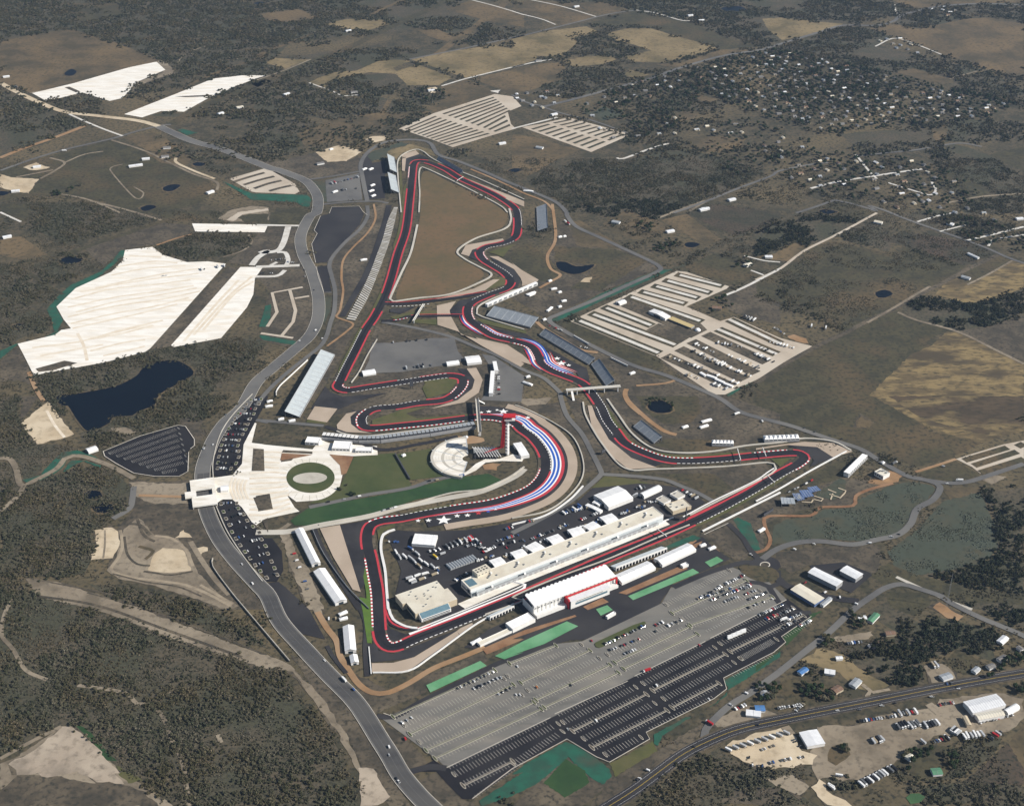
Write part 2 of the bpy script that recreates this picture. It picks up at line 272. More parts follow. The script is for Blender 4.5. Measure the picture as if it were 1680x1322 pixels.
FIELDS = [  # (polygon, material, plant class)
 ("A 0,260 180,220 440,182 700,260 960,360 1010,390 960,395 830,430 500,520 200,580 0,510", 'brown', 'c'),
 ("A 380,20 720,25 780,80 640,120 500,140 400,60", 'olive', 's'), ("A 770,850 960,820 1040,870 1150,940 1000,950 900,930", 'brown', 'c'),
 ("A 0,1060 180,1000 420,940 700,870 900,930 1000,990 1300,1120 1350,1180 1240,1260 1000,1322 800,1322 650,1250 380,1210 120,1230 0,1250", 'olive', 'c'),
 ("A 900,950 1100,930 1200,980 1140,1040 1000,1010", 'brown', 'c'), ("B 30,90 130,70 260,60 400,110 240,140 60,130", 'brown', 'c'), ("B 430,150 560,120 780,125 830,150 700,190 560,180", 'tan', 'c'),
 ("B 60,390 110,360 250,370 330,370 180,430", 'tan', 'c'), ("B 330,510 470,450 620,440 760,380 870,370 960,380 850,420 880,460 700,450 540,480 440,520 430,560 480,570 460,590", 'tan', 'c'),
 ("B 850,450 1000,400 1220,480 1130,530 940,530 900,490", 'tan', 'c'), ("B 960,370 1200,320 1480,280 1662,320 1662,400 1300,485 1140,430", 'tan', 'c'), ("B 1340,490 1662,415 1662,570 1570,580", 'brown', 'c'),
 ("B 1140,540 1300,490 1450,550 1480,580 1120,700 1060,680 1180,600", 'brown', 'c'), ("B 500,730 760,700 1080,690 900,770 700,800 560,870 300,900 250,830", 'brown', 's'), ("B 1180,60 1330,0 1480,30 1662,90 1662,170 1430,130", 'brown', 'c'), ("B 1000,190 1120,180 1240,240 1190,260 1080,230", 'brown', 'c'),
 ("C 0,240 240,190 460,165 540,200 380,240 410,265 330,330 290,350 180,350 130,345 0,310", 'tan', 'c'), ("C 0,310 150,350 160,370 0,415", 'tan', 'c'), ("C 0,430 180,395 290,390 340,430 270,480 320,490 120,560 0,580", 'brown', 'c'),
 ("C 585,210 700,180 850,175 1000,220 1250,290 1270,305 1100,350 950,390 760,385 690,355 860,315 760,280 640,250", 'tan', 'c'), ("C 320,380 450,350 600,345 650,370 560,400 380,415", 'tan', 'c'), ("C 690,460 740,435 850,465 760,490", 'tan', 'c'),
 ("C 460,150 700,90 780,75 1080,130 1200,180 1350,240 1540,290 1280,310 1050,240 860,170 640,165", 'olive', 'c'), ("C 850,400 1050,390 1290,310 1500,310 1060,420", 'brown', 'c'), ("D 40,120 150,110 540,150 380,210 160,250 80,190", 'tan', 'c'),
 ("C 90,0 380,20 520,100 430,130 330,160 100,90 0,60", 'brown', 'c'), ("C 400,20 560,10 720,60 600,95 480,70", 'brown', 'c'), ("C 440,700 520,690 560,660 640,690 700,700 640,735 560,750", 'mix', 's'), ("C 870,740 1000,710 1100,680 1200,690 1050,760", 'brown', 's'), ("C 1000,880 1200,840 1450,860 1400,930 1280,945 1200,940", 'brown', 's'),
 ("C 0,830 180,860 300,900 420,930 260,1000 160,1060 60,1110 0,1080", 'brown', 's'), ("C 1030,550 1280,620 1200,640", 'brown', 'c'),
 ("D 700,180 860,150 1000,180 1300,120 1440,110 1662,150 1662,480 1430,430 1150,340 870,240", 'brown', 'c'), ("D 870,450 980,425 1200,490 1150,515 1050,500", 'brown', 'c'), ("D 840,0 1662,0 1662,20 1400,20 1180,30 980,60", 'brown', 'c'), ("D 1090,800 1170,770 1190,800 1170,880 1110,880", 'brown', 'c'), ("D 1450,960 1662,910 1662,1060 1560,1020", 'olive', 's'),
 ("D 1000,1010 1260,1080 1480,1180 1340,1240 1180,1180 1100,1060", 'olive', 's'),
 ("G 560,140 700,60 900,120 1000,180 880,220 760,240 620,190", 'brown', 's'), ("G 920,120 1080,80 1300,240 1210,280 1060,200", 'brown', 'c'), ("G 1080,80 1240,20 1662,70 1662,130 1400,220", 'scrubfloor', 'c'), ("G 350,140 420,120 700,290 640,300 400,280", 'brown', 'c'),
 ("G 1060,410 1260,320 1400,370 1540,450 1390,520 1200,470", 'olive', 'c'), ("G 1300,590 1662,440 1662,770 1400,700 1320,660", 'grey', 'c'),
 ("H 0,500 310,290 480,250 800,320 950,280 1300,400 1230,460 1000,580 840,660 560,810 330,690 130,620 0,590", 'olive', 's'), ("H 0,350 110,330 240,260 330,285 200,375", 'brown', 'c'), ("H 780,240 920,190 1300,250 1500,320 1300,400 1000,300", 'scrubfloor', 's'), ("H 1180,500 1250,480 1320,520 1600,370 1662,380 1662,540 1500,600 1320,635 1110,580", 'gold', 'c'), ("H 1280,440 1510,335 1590,370 1380,490 1330,490", 'olive', 'c'),
 ("H 0,1140 250,970 560,820 870,680 1010,740 1180,800 1060,870 1080,900 960,960 820,1100 710,1200 500,1322 0,1322", 'olive', 'c'), ("H 710,1200 960,950 1080,900 1180,810 1240,810 1500,930 1662,1010 1662,1322 880,1322", 'gold', 'c'), ("H 1240,810 1460,770 1662,710 1662,990 1500,930", 'grey', 'c'), ("H 380,20 620,-10 740,70 620,110 480,90", 'olive', 's'),
 ("L 60,0 730,0 900,100 1100,220 1400,290 1230,380 1000,440 800,370 500,270 200,170 0,110", 'olive', 'c'), ("L 730,0 1662,0 1662,200 1400,285 1100,210", 'goldbrown', 'c'), ("L 730,0 820,0 1000,120 1200,190 1420,240 1662,190 1662,215 1400,287 1100,212", 'gold', 'c'), ("L 700,1100 850,1020 1000,1110 1200,1150 1480,1200 1662,1230 1662,1290 1250,1280 1000,1190 800,1180", 'olive', 's'),
 ("Q 800,-10 1050,0 1090,60 990,150 830,90", 'olive', 's'), ("Q 270,420 400,340 560,390 640,470 740,530 830,570 760,620 640,600 520,500", 'tan', 'c'), ("Q 290,500 500,600 480,660 290,710 140,620 60,590", 'olive', 't'), ("Q 470,280 720,240 700,290 500,290", 'dirt', 'c'), ("Q 480,290 900,300 560,410", 'scrubfloor', 's'), ("Q 1180,430 1250,340 1420,440 1380,520 1250,490", 'olive', 's'),
 ("Q 1662,800 1662,1110 1560,930", 'brown', 'c'), ("Q 880,1170 870,1060 1000,960 1100,950 1240,950 1240,1090 1150,1160", 'olive', 't'), ("Q 1280,1180 1420,1060 1560,930 1662,1090 1662,1190", 'scrubfloor', 's'), ("O 1270,1300 1420,1200 1662,1210 1662,1322", 'grey', 's'),
 ("O 640,1140 1250,760 1662,400 1662,560 1500,620 1300,740 1180,870 1050,980 750,1210 580,1322 480,1322", 'grey', 'c'), ("O 600,1060 870,920 900,980 640,1140", 'verge', 'c'), ("O 0,1322 130,1200 330,1010 480,1110 620,1130 640,1150 440,1322", 'grey', 'c'),
 ("E 0,230 130,220 290,330 150,370 0,330", 'brown', 'c'), ("E 520,280 980,130 1180,150 1180,200 960,270 770,300 640,400 560,330", 'grey', 'c'), ("E 0,1000 110,900 200,1080 230,1150 120,1110 0,1120", 'grey', 'c'), ("E 930,60 1350,60 1400,140 1060,120", 'olive', 's'), ("E 0,20 170,20 190,110 130,130 0,60", 'olive', 'c'),
 ("E 1410,410 1500,410 1060,900 940,920 930,900", 'grey', 'c'), ("E 1410,380 1540,280 1600,200 1662,210 1662,420", 'grey', 'c'),
 ("F 0,150 250,170 300,330 350,430 390,640 380,760 250,920 180,900 20,860 60,640 90,560 0,470", 'grey', 'c'), ("F 0,90 300,30 340,90 290,150 0,145", 'olive', 'c'),
 ("B 0,1000 140,1000 370,945 560,1005 650,960 640,1060 330,1110 150,1060", 'grey', 'c'), ("B 660,960 700,940 720,1010 800,1000 800,1230 680,1240", 'newasphalt', 'c'), ("B 690,970 720,940 900,880 960,900 840,920 800,980 720,1000", 'mix', 'c'), ("B 810,940 960,895 1090,930 1120,970 990,935 910,945 890,1000 820,980", 'tan', 'c'), ("B 890,960 920,1250 930,1322 900,1322 890,1100", 'verge', 'c'),
 ("F 500,330 700,60 800,10 830,40 760,330 640,560 580,670 500,740 480,600 460,400", 'grey', 'c'), ("F 500,740 600,760 570,830 440,900 480,780", 'grey', 'c'), ("F 480,880 620,780 480,1060 400,1180 260,1322 150,1322 420,920", 'grey', 'c'),
 ("F 740,770 1150,780 1260,860 1300,990 1400,950 1662,1080 1662,1322 350,1322 640,1100 700,900", 'grey', 'c'),
 ("G 0,300 110,260 220,340 300,470 160,540 0,380", 'olive', 'c'), ("G 300,120 420,180 700,310 900,390 880,430 540,570 300,690 200,720 0,600 0,500 240,500 320,460 220,340", 'grey', 'c'), ("G 260,280 640,300 840,370 540,560 360,540 480,460 500,400 260,370", 'olive', 'c'), ("G 140,720 520,990 750,1130 900,1100 620,970 330,820", 'grey', 'c'), ("G 280,740 360,750 900,970 940,1010 920,1060 700,1000 400,840", 'olive', 'c'), ("G 930,1000 1000,980 1330,1180 1280,1210 1100,1130", 'grey', 'c'), ("G 640,1080 1010,1110 1290,1220 1662,1322 500,1322", 'grey', 'c'),
 ("K 560,0 1330,0 1662,110 1662,220 1400,330 1200,350 900,330 760,240 640,120", 'grey', 'c'), ("K 960,260 1230,270 1400,320 1200,345 1000,340 880,300", 'olive', 'c'), ("K 760,0 1150,0 1170,100 1100,170 950,170 830,100", 'olive', 'c'), ("K 40,50 300,40 430,240 540,460 450,470 390,260 240,130", 'grey', 'c'), ("K 330,0 430,20 700,440 580,470 430,230", 'grey', 'c'), ("K 860,470 1560,410 1600,440 1570,490 1380,580 1240,640 1130,540 950,490", 'grey', 'c'), ("K 920,480 1250,480 1370,570 1240,640 1100,540", 'olive', 'c'), ("K 500,560 580,490 780,520 860,545 540,570 470,610", 'verge', 'c'),
 ("K 1180,850 1340,790 1480,960 1440,1020 1380,1010", 'grey', 'c'), ("K 1150,870 1200,830 1662,580 1662,740 1560,800 1560,960 1480,960", 'grey', 'c'), ("K 1020,940 1160,880 1250,930 1330,1000 1180,1050 1090,1060 900,1150", 'brick', 'c'),
 ("L 0,650 100,600 520,400 600,370 540,480 560,520 200,560 130,640 0,700", 'olive', 'c'), ("L 540,500 700,520 840,550 620,620 590,680 390,680 200,730 110,720 200,640", 'grey', 'c'), ("L 120,970 400,930 750,920 780,980 750,1090 700,1110 540,1040 330,1040 220,1100 130,1040", 'grey', 'c'), ("L 1000,480 1230,400 1390,490 1250,530 1060,510", 'olive', 'c'), ("L 1160,570 1400,560 1390,600 1200,640", 'brown', 'c'), ("L 1400,520 1480,490 1560,500 1460,545", 'dirt', 'c'),
 ("L 110,800 200,760 340,750 430,700 600,690 640,640 820,560 950,530 1090,550 1110,580 1050,650 980,690 940,780 880,840 700,900 400,880 100,920", 'mix', 'm'), ("L 1160,650 1390,590 1480,800 1500,940 1400,1040 1000,1110 860,1050 820,960 1000,830", 'mix', 'm'),
 ("N 560,490 700,540 820,610 1000,530 1250,440 1400,360 1440,420 1080,580 1050,620 740,750 640,620", 'grey', 'c'), ("N 210,380 330,430 620,740 720,920 860,1180 960,1322 830,1322 700,1160 560,880 430,700 280,480", 'grey', 'c'), ("N 800,820 870,850 1070,1050 950,1100 890,1040 830,900", 'grey', 'c'), ("N 1000,1170 1120,1110 1290,1280 1380,1322 1100,1322", 'grey', 'c'),
 ("I 800,540 1180,520 1190,680 1240,700 1300,800 1400,1000 1500,1150 1662,1322 1320,1322 1100,1200 700,1110 660,1080 720,830 830,700", 'grey', 'c'), ("I 850,690 1180,690 1260,800 1320,1000 1200,900 1100,850 960,790", 'brown', 'c'), ("I 130,0 240,0 130,160", 'grey', 'c'), ("I 1100,150 1300,90 1240,190 1280,230 1200,330 1150,190", 'grey', 'c'),
 ("M 0,1060 100,1020 380,830 450,830 580,930 740,1110 900,1200 1080,1322 0,1322", 'dirt', 'c'), ("M 450,820 520,830 640,950 720,1040 660,1040 560,930", 'lawndark', 'c'), ("M 720,1070 880,1160 800,1180 740,1130", 'verge', 'c'), ("M 0,1230 110,1130 340,1130 560,1180 780,1190 900,1240 980,1322 0,1322", 'grey', 'c'),
]
for k, (s, m, cl) in enumerate(FIELDS): field(s, m, cl, 2.2 + (k % 7) * .25, 2.5 if m in ('tan', 'brown', 'gold', 'olive') else 1.5)
# bare scars, sand and dirt works
for s, m in [("I 660,1080 720,1000 740,900 760,830 860,750 960,860 1100,880 1180,960 1200,1060 1330,1200 1480,1300 1400,1322 1200,1250 900,1160 740,1130", 'dirt'), ("I 910,1080 960,970 1010,945 1130,950 1190,1080 1050,1095", 'sand'), ("I 770,820 840,830 900,930 830,950 770,880", 'dirt'),
             ("I 1090,880 1140,825 1180,870", 'sand'), ("I 1215,940 1295,935 1240,990", 'sand'), ("I 580,830 690,810 740,840 735,920 700,1005 560,1015 600,900", 'sand'), ("I 130,170 260,60 300,35 460,240 230,300", 'sand'), ("I 800,530 1170,540 1175,670 950,670 850,620", 'dirt'), ("I 680,200 760,190 850,210 820,250 700,220", 'dirt'),
             ("I 160,1130 350,1150 700,1260 900,1322 620,1322 350,1270 230,1240", 'dirt'), ("M 200,0 540,0 900,110 1300,260 1662,400 1662,470 1360,380 1000,260 760,160 380,50", 'dirt'), ("N 0,370 180,430 230,470 320,560 450,700 560,880 640,1060 800,1240 720,1322 660,1322 640,1130 520,890 380,700 220,490 0,460", 'dirt'), ("N 640,1090 720,1090 830,1270 760,1322 650,1322", 'scar'),
             ("M 50,1060 220,980 380,830 450,830 590,940 700,1090 760,1190 600,1170 470,1110 340,1140 110,1120", 'scar'), ("M 440,1080 560,960 740,1110 620,1160", 'scar'),
             ("A 180,575 400,545 450,560 480,590 320,620", 'dirt'), ("A 975,380 1030,385 1090,455 1000,480 860,530 780,620 850,510 1010,450", 'dirt'), ("A 140,1040 220,1010 310,1040 220,1060", 'sand'), ("A 0,1080 70,1100 240,1110 180,1200 60,1180 0,1160", 'sand'),
             ("B 370,945 520,900 660,940 560,1000 440,1005", 'sand'), ("B 680,865 720,845 810,845 825,865 720,890", 'sand'), ("B 1060,550 1110,540 1150,570 1090,580", 'sand'), ("B 1450,565 1510,560 1500,580", 'lane'),
             ("E 1350,110 1420,60 1560,30 1662,40 1662,120 1440,130", 'dirt'), ("E 1460,100 1540,80 1662,80 1662,125 1520,130", 'olive'), ("E 1400,120 1480,70 1662,45 1662,60 1500,85 1450,125", 'lanetan'),
             ("G 430,500 450,475 497,472 480,505", 'sand'), ("G 1180,450 1240,430", 'dirt')][:-1] + [
             ("Q 370,840 640,820 850,740 1060,720 1140,660 1500,620 1662,660 1662,780 1560,860 1420,880 1270,880 1100,890 960,980 800,1090 660,1170 500,1160 420,1130 380,1060 430,940", 'dirt'), ("Q 410,820 560,830 430,940 470,1140 380,1160 320,1010", 'dirt'), ("Q -180,940 0,870 160,840 230,870 280,980 380,1010 350,1060 100,1090 0,1080 -150,1000", 'sand'), ("Q 400,1150 440,1230 560,1290 600,1322 440,1322 340,1200", 'sand'), ("Q 70,1150 240,1130 330,1200 280,1260 120,1200", 'dirt'), ("Q 450,960 560,935 580,1000 500,1080 445,1040", 'olive'),
             ("Q 1090,90 1130,55 1180,80 1280,150 1240,190 1180,150", 'orangedirt'), ("Q 1040,460 1150,440 1230,490 1240,560 1090,580 1060,500", 'dirt'), ("Q 290,1000 400,1000", 'dirt')][:-1] + [
             ("O 1240,800 1440,690 1540,720 1662,760 1662,785 1400,840 1260,830", 'dirt'), ("K 30,20 250,10 210,50 90,60", 'dirt'), ("L 620,150 660,120 730,160 700,200 620,195", 'brown'), ("L 690,540 740,490 830,460 930,490 820,560", 'orangedirt'), ("H 230,830 310,850 330,880 280,880 190,840", 'orangedirt'),
             ("J 145,850 200,840 260,1000 330,1080 420,1322 330,1322 240,1120", 'dirt'), ("N 270,0 360,0 440,180 410,200", 'dirt'), ("J 1250,250 1390,250 1420,280 1350,295 1260,290", 'orangedirt'), ("J 1410,430 1460,415 1510,420 1490,460 1420,455", 'orangedirt')]:
    sheet('bare_soil', s, M['grey'], 4.0, False, 6.0, 'scuffed soil round a bare patch'); sheet('bare_soil', s, M[m], 4.2, False, 2.6, 'bare scraped ' + M[m].name.replace('_', ' ') + ' ground'); VEG.append(('c', px(s)))
for s, lb in [("E 350,1210 500,1190 660,1160 760,1130 850,1080 880,1040 950,1000 1100,990 1200,1060 1130,1120 1000,1190 960,1260 950,1300 I 960,60 850,100 820,120 700,130 680,165 600,205 540,215 480,150 420,60 X 100,665", 'large dark blue pond beside the ring road'),
              ("E 365,370 400,350 470,342 515,360 490,380 400,395", 'small oval pond near the green erosion mat'), ("I 520,605 560,585 620,590 635,620 590,640 540,635", 'upper of two small dark ponds in the scrub'), ("I 570,690 620,665 690,665 705,690 650,725 600,720", 'lower of two small dark ponds in the scrub'),
              ("G 275,380 330,378 400,405 510,395 450,440 380,455 320,440 285,420", 'dark pond below the curving dirt path inside the circuit'), ("K 840,60 880,30 950,35 995,70 980,100 900,105 860,90", 'round dark pond with trees behind the hillside grandstand'), ("H 390,65 430,53 510,68 450,82", 'small pond at the far wood edge'), ("H 740,570 800,550 850,575 800,600 760,600", 'pond in the dark pasture right of the campsite'),
              ("A 400,455 440,430 475,445 450,470 410,470", 'small blue pond in the brown field top left'), ("A 1190,1020 1220,1007 1275,1015 1250,1030 1210,1030", 'tiny round pond near the farm buildings'), ("A 1010,1165 1060,1145 1120,1150 1070,1185 1020,1185", 'pond in the olive pasture'), ("A 0,1185 60,1195 20,1215 0,1215", 'pond at the left picture edge'), ("A 870,1290 930,1272 970,1285 900,1310", 'pond below the olive pasture'), ("B 1560,1060 1600,1045 1650,1050 1610,1070", 'small pond near the top right bend'), ("A 1570,22 1610,12 1650,18 1610,30", 'distant pond at the top'), ("C 1300,50 1400,40 1450,60 1380,75 1310,70", 'distant blue pond among the woods'), ("G 1070,265 1110,255 1165,268 1120,290 1080,285", 'pond among the trees above the white striped lot'), ("E 890,35 930,25 960,40 920,50", 'small pond in the brush'), ("E 70,775 110,760 165,770 120,790 80,788", 'small dark pond at the left edge')]:
    q = gp(s); c_ = sum(q, Vector()) / len(q); sheet('mud_bank', [c_ + (p - c_) * 1.0 + (p - c_).normalized() * 4 for p in q], M['brown'], 4.8, True, 2.0, 'muddy rim of the ' + lb.split(',')[0][:60]); sheet('pond', s, M['water'], 5, True, 0, lb); VEG.append(('c', px(s)))
sheet('pond', "Q 930,1270 960,1245 1010,1243 1050,1265 1020,1300 960,1310", M['greenwater'], 5, True, 0, 'bright green round pond at the bottom right'); VEG.append(('c', px("Q 910,1260 960,1225 1010,1223 1070,1265 1020,1322 950,1322")))
for s, m in [("E 0,930 100,885 250,860 340,810 310,720 290,670 380,570 440,520 620,440 700,370 750,305 775,305 770,340 700,400 600,480 480,540 400,610 350,665 390,740 360,800 370,830 110,890 0,980", 'teal'),
          ("I 140,520 250,490 300,430 380,350 480,335 590,375 620,400 590,390 480,372 420,385 390,440 340,480 250,520 180,540", 'teal'), ("I 390,470 440,400 530,400 630,430 620,445 520,405 470,420 400,470", 'teal'), ("A 1380,1125 1560,1200 1662,1205 B 320,1210 345,1240 330,1285 290,1280 250,1255 0,1240 A 1560,1240 1400,1140", 'teal'),
          ("F 60,650 95,640 90,720 60,780 20,780", 'teal'), ("F 20,830 250,870 240,895 40,860", 'teal'), ("F 415,595 470,595 460,680 420,765", 'mix'), ("B 340,1120 430,1130 440,1250 410,1255", 'mix'), ("A 1100,810 1130,800 1225,825 1160,840", 'teal'), ("G 240,740 560,570 900,430 1000,425 960,440 600,600 280,745", 'teal'),
          ("K 1370,765 1400,750 1480,790 1535,950 1500,955 1440,880", 'teal'), ("K 920,945 1120,860 1180,880 1240,930 1210,930 1140,890 960,955", 'teal'), ("L 0,880 15,900 25,950 0,960", 'teal'), ("O 0,1130 100,1050 330,925 440,960 600,1090 620,1140 560,1190 480,1140 350,1020 160,1180 0,1260 N 1400,1322 1380,1290 1662,1110", 'teal'),
          ("O 200,1180 330,1030 450,1100 480,1180 330,1270", 'lawndark'), ("O 880,880 1080,770 1110,770 930,890 905,950 880,940", 'teal'), ("O 1220,710 1330,640 1340,590 1310,545 1610,395 1662,370 1662,400 1350,600 1260,690", 'teal'), ("Q 0,450 110,385 190,320 170,275 340,130 410,115 350,160 230,290 0,490", 'lawndark'),
          ("N 1055,575 1390,425 1430,455 1080,620", 'mint'), ("N 1480,395 1662,300 O 340,180 410,210 200,320 0,390 N 1662,370 1540,415", 'mint'), ("O 520,105 590,80 625,110 550,145", 'mint'), ("K 720,1240 1120,1070 1160,1095 750,1265", 'mint'), ("K 1195,1030 1270,995 1310,1020 1230,1060", 'mint'), ("G 1330,1200 1662,1000 1662,1010 1340,1215", 'teal')]:
    sheet('erosion_mat' if m in ('teal', 'mint') else 'grass_bank', s, M[m], 6.7 if m == 'mint' else 5.5, False, 0 if m == 'mint' else 1.0, M[m].name.replace('_', ' ') + ' on a shaped bank'); VEG.append(('c', px(s)))
for s in ["J 215,770 330,690 620,640 900,590 1200,510 1440,480 1520,520 1440,570 1240,600 1000,640 700,740 390,800 240,800"]: sheet('lawn', s, M['lawndark'], 5, False, 0, 'long dark green lawn bank beside the curving track')
sheet('lawn', "J 610,370 860,352 965,555 870,580 620,630 420,660 330,665 430,610 520,560 560,480", M['lawn'], 5, False, 0, 'broad olive lawn beside the round plaza')
sheet('lawn', "J 870,360 1085,325 1070,370 1090,430 1180,495 955,520", M['lawn'], 5, False, 0, 'smaller lawn in front of the amphitheatre')
sheet('infield', "B 1040,1065 1200,1130 1400,1220 1540,1310 F 1560,60 1530,160 1350,235 1240,310 1400,430 1380,490 1230,565 1000,598 870,605 920,450 990,250 1025,20 B 1020,1250", M['orange'], 3.9, True, 0, 'rusty brown grass infield inside the back loop'); VEG.append(('c', px("B 1040,1065 1560,1310 F 1560,60 1350,235 1400,480 870,605 1000,200")))
VEG.append(('c', px("F 370,10 1662,10 1662,1322 200,1322 420,900 350,430"))); VEG.append(('c', px("G 0,400 240,740 520,980 760,1140 1020,1322 0,1322"))); VEG.append(('c', px("J 0,60 1662,0 1662,1322 420,1322 0,900"))); VEG.append(('c', px("K 0,0 700,0 1000,330 1662,300 1662,1322 0,1322"))); VEG.append(('c', px("N 350,0 1662,0 1662,900 1300,1300 1000,1170 500,560"))); VEG.append(('c', px("O 0,0 1662,0 1662,330 1300,560 840,900 600,1100 350,920 0,1120")))
M['midasphalt'] = mat('mid_grey_asphalt', (.075, .074, .074), (.06, .059, .06), .04, (.09, .087, .083), .01, rough=.88, spec=.1, stretch=(.9, 3))
# ------------------------------------------------------------------ lots and paved yards
def lot(name, s, m, layer=6, label=None, smooth=False):
    VEG.append(('c', px(s))); return sheet(name, s, M[m], layer, smooth, 0, label)
lot('chalk_lot', "E 110,885 340,830 380,800 440,790 395,735 350,655 470,540 690,440 760,370 775,305 945,285 1010,335 1160,380 1290,375 1400,390 930,915 900,935 650,1000 210,1080 150,960", 'chalk', 5.8, 'vast white chalk overflow lot with pale tan bands')
lot('chalk_lot', "E 1490,410 1630,410 1580,480 1570,580 1530,660 1370,850 1080,905 1060,895", 'chalk', 5.8, 'narrow slanting white chalk lot beside the vast one')
lot('chalk_lot', "E 1190,140 1662,148 1640,195 1210,190", 'chalk', 5.8, 'thin white chalk strip above the round dirt ring')
lot('chalk_lot', "A 200,580 450,520 800,420 970,385 1025,435 850,510 760,610 680,628 620,610 510,575 290,630", 'chalk', 5.8, 'white chalk field top left below the brown pasture')
lot('chalk_lot', "A 770,710 1100,580 1320,490 1500,470 1660,468 1580,490 1310,600 1140,695 1000,690 880,730", 'chalk', 5.8, 'pointed white chalk field left of the dirt corridor')
lot('grass_strip', "A 400,545 430,540 500,570 470,575", 'grey', 6.2); lot('grass_strip', "A 1080,600 1320,590 1310,600 1150,605", 'grey', 6.2); lot('grass_strip', "E 220,1040 400,990 480,1005 330,1050 240,1060", 'grey', 6.2)
for s in ["E 440,610 700,545 950,520 1180,490", "E 420,720 700,655 1000,610 1240,560", "E 450,790 700,735 900,690 1100,640", "E 200,910 500,870 750,800 1010,740", "E 540,860 760,820 950,770", "E 590,540 800,495 1000,455 1230,420", "E 480,820 520,900 540,990", "E 690,460 900,420 1150,400", "E 800,340 1000,350", "E 1200,830 1420,590 1560,470", "E 560,930 760,880 900,860", "E 420,660 700,600 950,565 1200,525", "E 440,760 700,700 950,655 1170,600", "E 500,565 750,515 980,480 1230,450", "E 470,690 720,625 980,585 1220,540", "E 250,960 500,915 640,890", "E 620,840 820,790 980,745", "E 640,960 800,925 900,900", "E 1260,800 1450,580 1570,500", "E 1140,870 1330,650 1480,490", "E 720,410 950,375 1100,385"]:
    strip('tan_band', s, 6, M['chalktan'], 6.1, label='pale tan drainage band across the white lot')
lot('black_lot', "F 455,80 470,40 640,35 670,80 640,150 580,220 470,330 440,380 370,385 345,270 380,205 360,185 400,95", 'newasphalt', 6, 'empty black asphalt lot shaped like a fan')
lot('black_lot', "F 370,410 440,400 470,570 420,570 385,470", 'newasphalt', 6, 'small black asphalt lot below the fan-shaped one')
lot('gravel_yard', "B 430,1120 640,1075 660,1240 440,1255", 'asphalt', 6, 'grey gravel yard with vans and tents at the top')
lot('gravel_yard', "F 720,880 850,880 1090,850 1230,850 1250,930 1300,990 1160,1020 900,1060 660,1070 700,990", 'asphalt', 6, 'big grey yard between the straights')
lot('gravel_yard', "F 1400,950 1470,960 1662,1085 1645,1245 1390,1235 1500,1100", 'asphalt', 6.1, 'grey yard behind the white pavilion row')
lot('tree_lot', "I 640,345 870,250 1105,183 1150,190 1205,270 1205,310 1170,340 1165,470 1110,500 960,500 830,480 720,420 650,375", 'lotdark', 6, 'black leaf-shaped lot with dotted stall rows')
lot('island_lot', "I 1500,60 1590,5 1662,0 1600,130 1540,250 1500,330 1500,420 1420,490 1350,500 1315,470 1320,330 1380,200", 'lotdark', 6, 'curved dark lot with kerbed islands above the plaza', True)
lot('island_lot', "I 1350,660 1400,640 1480,650 1520,720 1560,780 1640,880 J 100,880 160,960 170,1080 130,1150 60,1150 I 1640,1110 1480,960 1400,830 1345,720", 'lotdark', 6, 'curved dark lot with kerbed islands below the plaza')
lot('access_road', "J 0,1080 60,1160 140,1150 200,1200 330,1322 N 430,290 250,250 0,20", 'newasphalt', 6.05, 'wide dark apron beside the ring road')
lot('plaza', "I 1190,530 1240,515 1310,508 1440,490 1500,420 1510,300 1580,165 1590,170 1560,290 1640,300 J 40,300 350,330 400,270 450,290 560,300 750,310 755,365 600,372 455,362 520,420 540,470 520,560 430,610 330,650 250,655 190,610 240,690 270,715 60,760 0,800 I 1662,850 1560,780 1500,690 1440,640 1380,640 1340,665 1220,680 1190,670", 'paver', 6.1, 'white paved grand plaza with sweeping bands')
for s in ["I 1570,325 1635,330 1640,465 1560,465", "J 0,330 45,335 50,460 0,465", "J 0,620 85,605 105,700 15,715", "I 1625,770 1662,755 1662,850", "I 1570,630 1640,615 1655,700 1605,715", "J 170,335 350,345 350,360 160,350", "J 160,385 240,380 220,400 155,410"]: lot('planting_bed', s, 'grey', 6.6, 'dark planting bed set in the white plaza')
lot('planting_bed', "J 455,362 605,375 560,480 530,490 520,430 480,390", 'brick', 6.6, 'brown planted grid bed beside the round lawn')
lot('planting_bed', "J 160,355 350,365 250,385 150,400", 'brick', 6.65, 'narrow brown bed above the round lawn')
def ell(cx, cy, rx, ry, rot=0, n=48):
    out = []
    for k in range(n):
        a = 2 * math.pi * k / n; x, y = rx * math.cos(a), ry * math.sin(a)
        out.append("%.2f,%.2f" % (cx + x * math.cos(rot) - y * math.sin(rot), cy + x * math.sin(rot) + y * math.cos(rot)))
    return "X " + ' '.join(out)
lot('ring_walk', ell(508, 787, 50, 35), 'paver', 6.3, 'white ring walk round the oval lawn'); lot('oval_lawn', ell(509.6, 784, 39.6, 25), 'lawn', 6.7, 'oval green lawn in the white ring walk'); lot('gravel_oval', ell(508.7, 785, 28, 9.2, -.05), 'concrete', 7.1, 'pale gravel oval in the middle of the round lawn')
lot('paddock', "J 800,870 870,830 1000,840 1300,830 1662,770 K 0,780 200,740 400,660 500,570 800,540 1000,560 1100,590 1200,660 1080,730 940,760 0,1080 J 1300,1250 1240,1322 1050,1322 860,1250 900,1080 830,900", 'newasphalt', 6, 'dark paddock yard behind the pit building')
lot('pit_lane', "X 690,1038 760,1008 860,967 1000,907 1090,869 1130,849 1100,846 1000,888 860,946 775,985 720,1008", 'runoff', 6.4, 'dark pit lane asphalt in front of the garages')
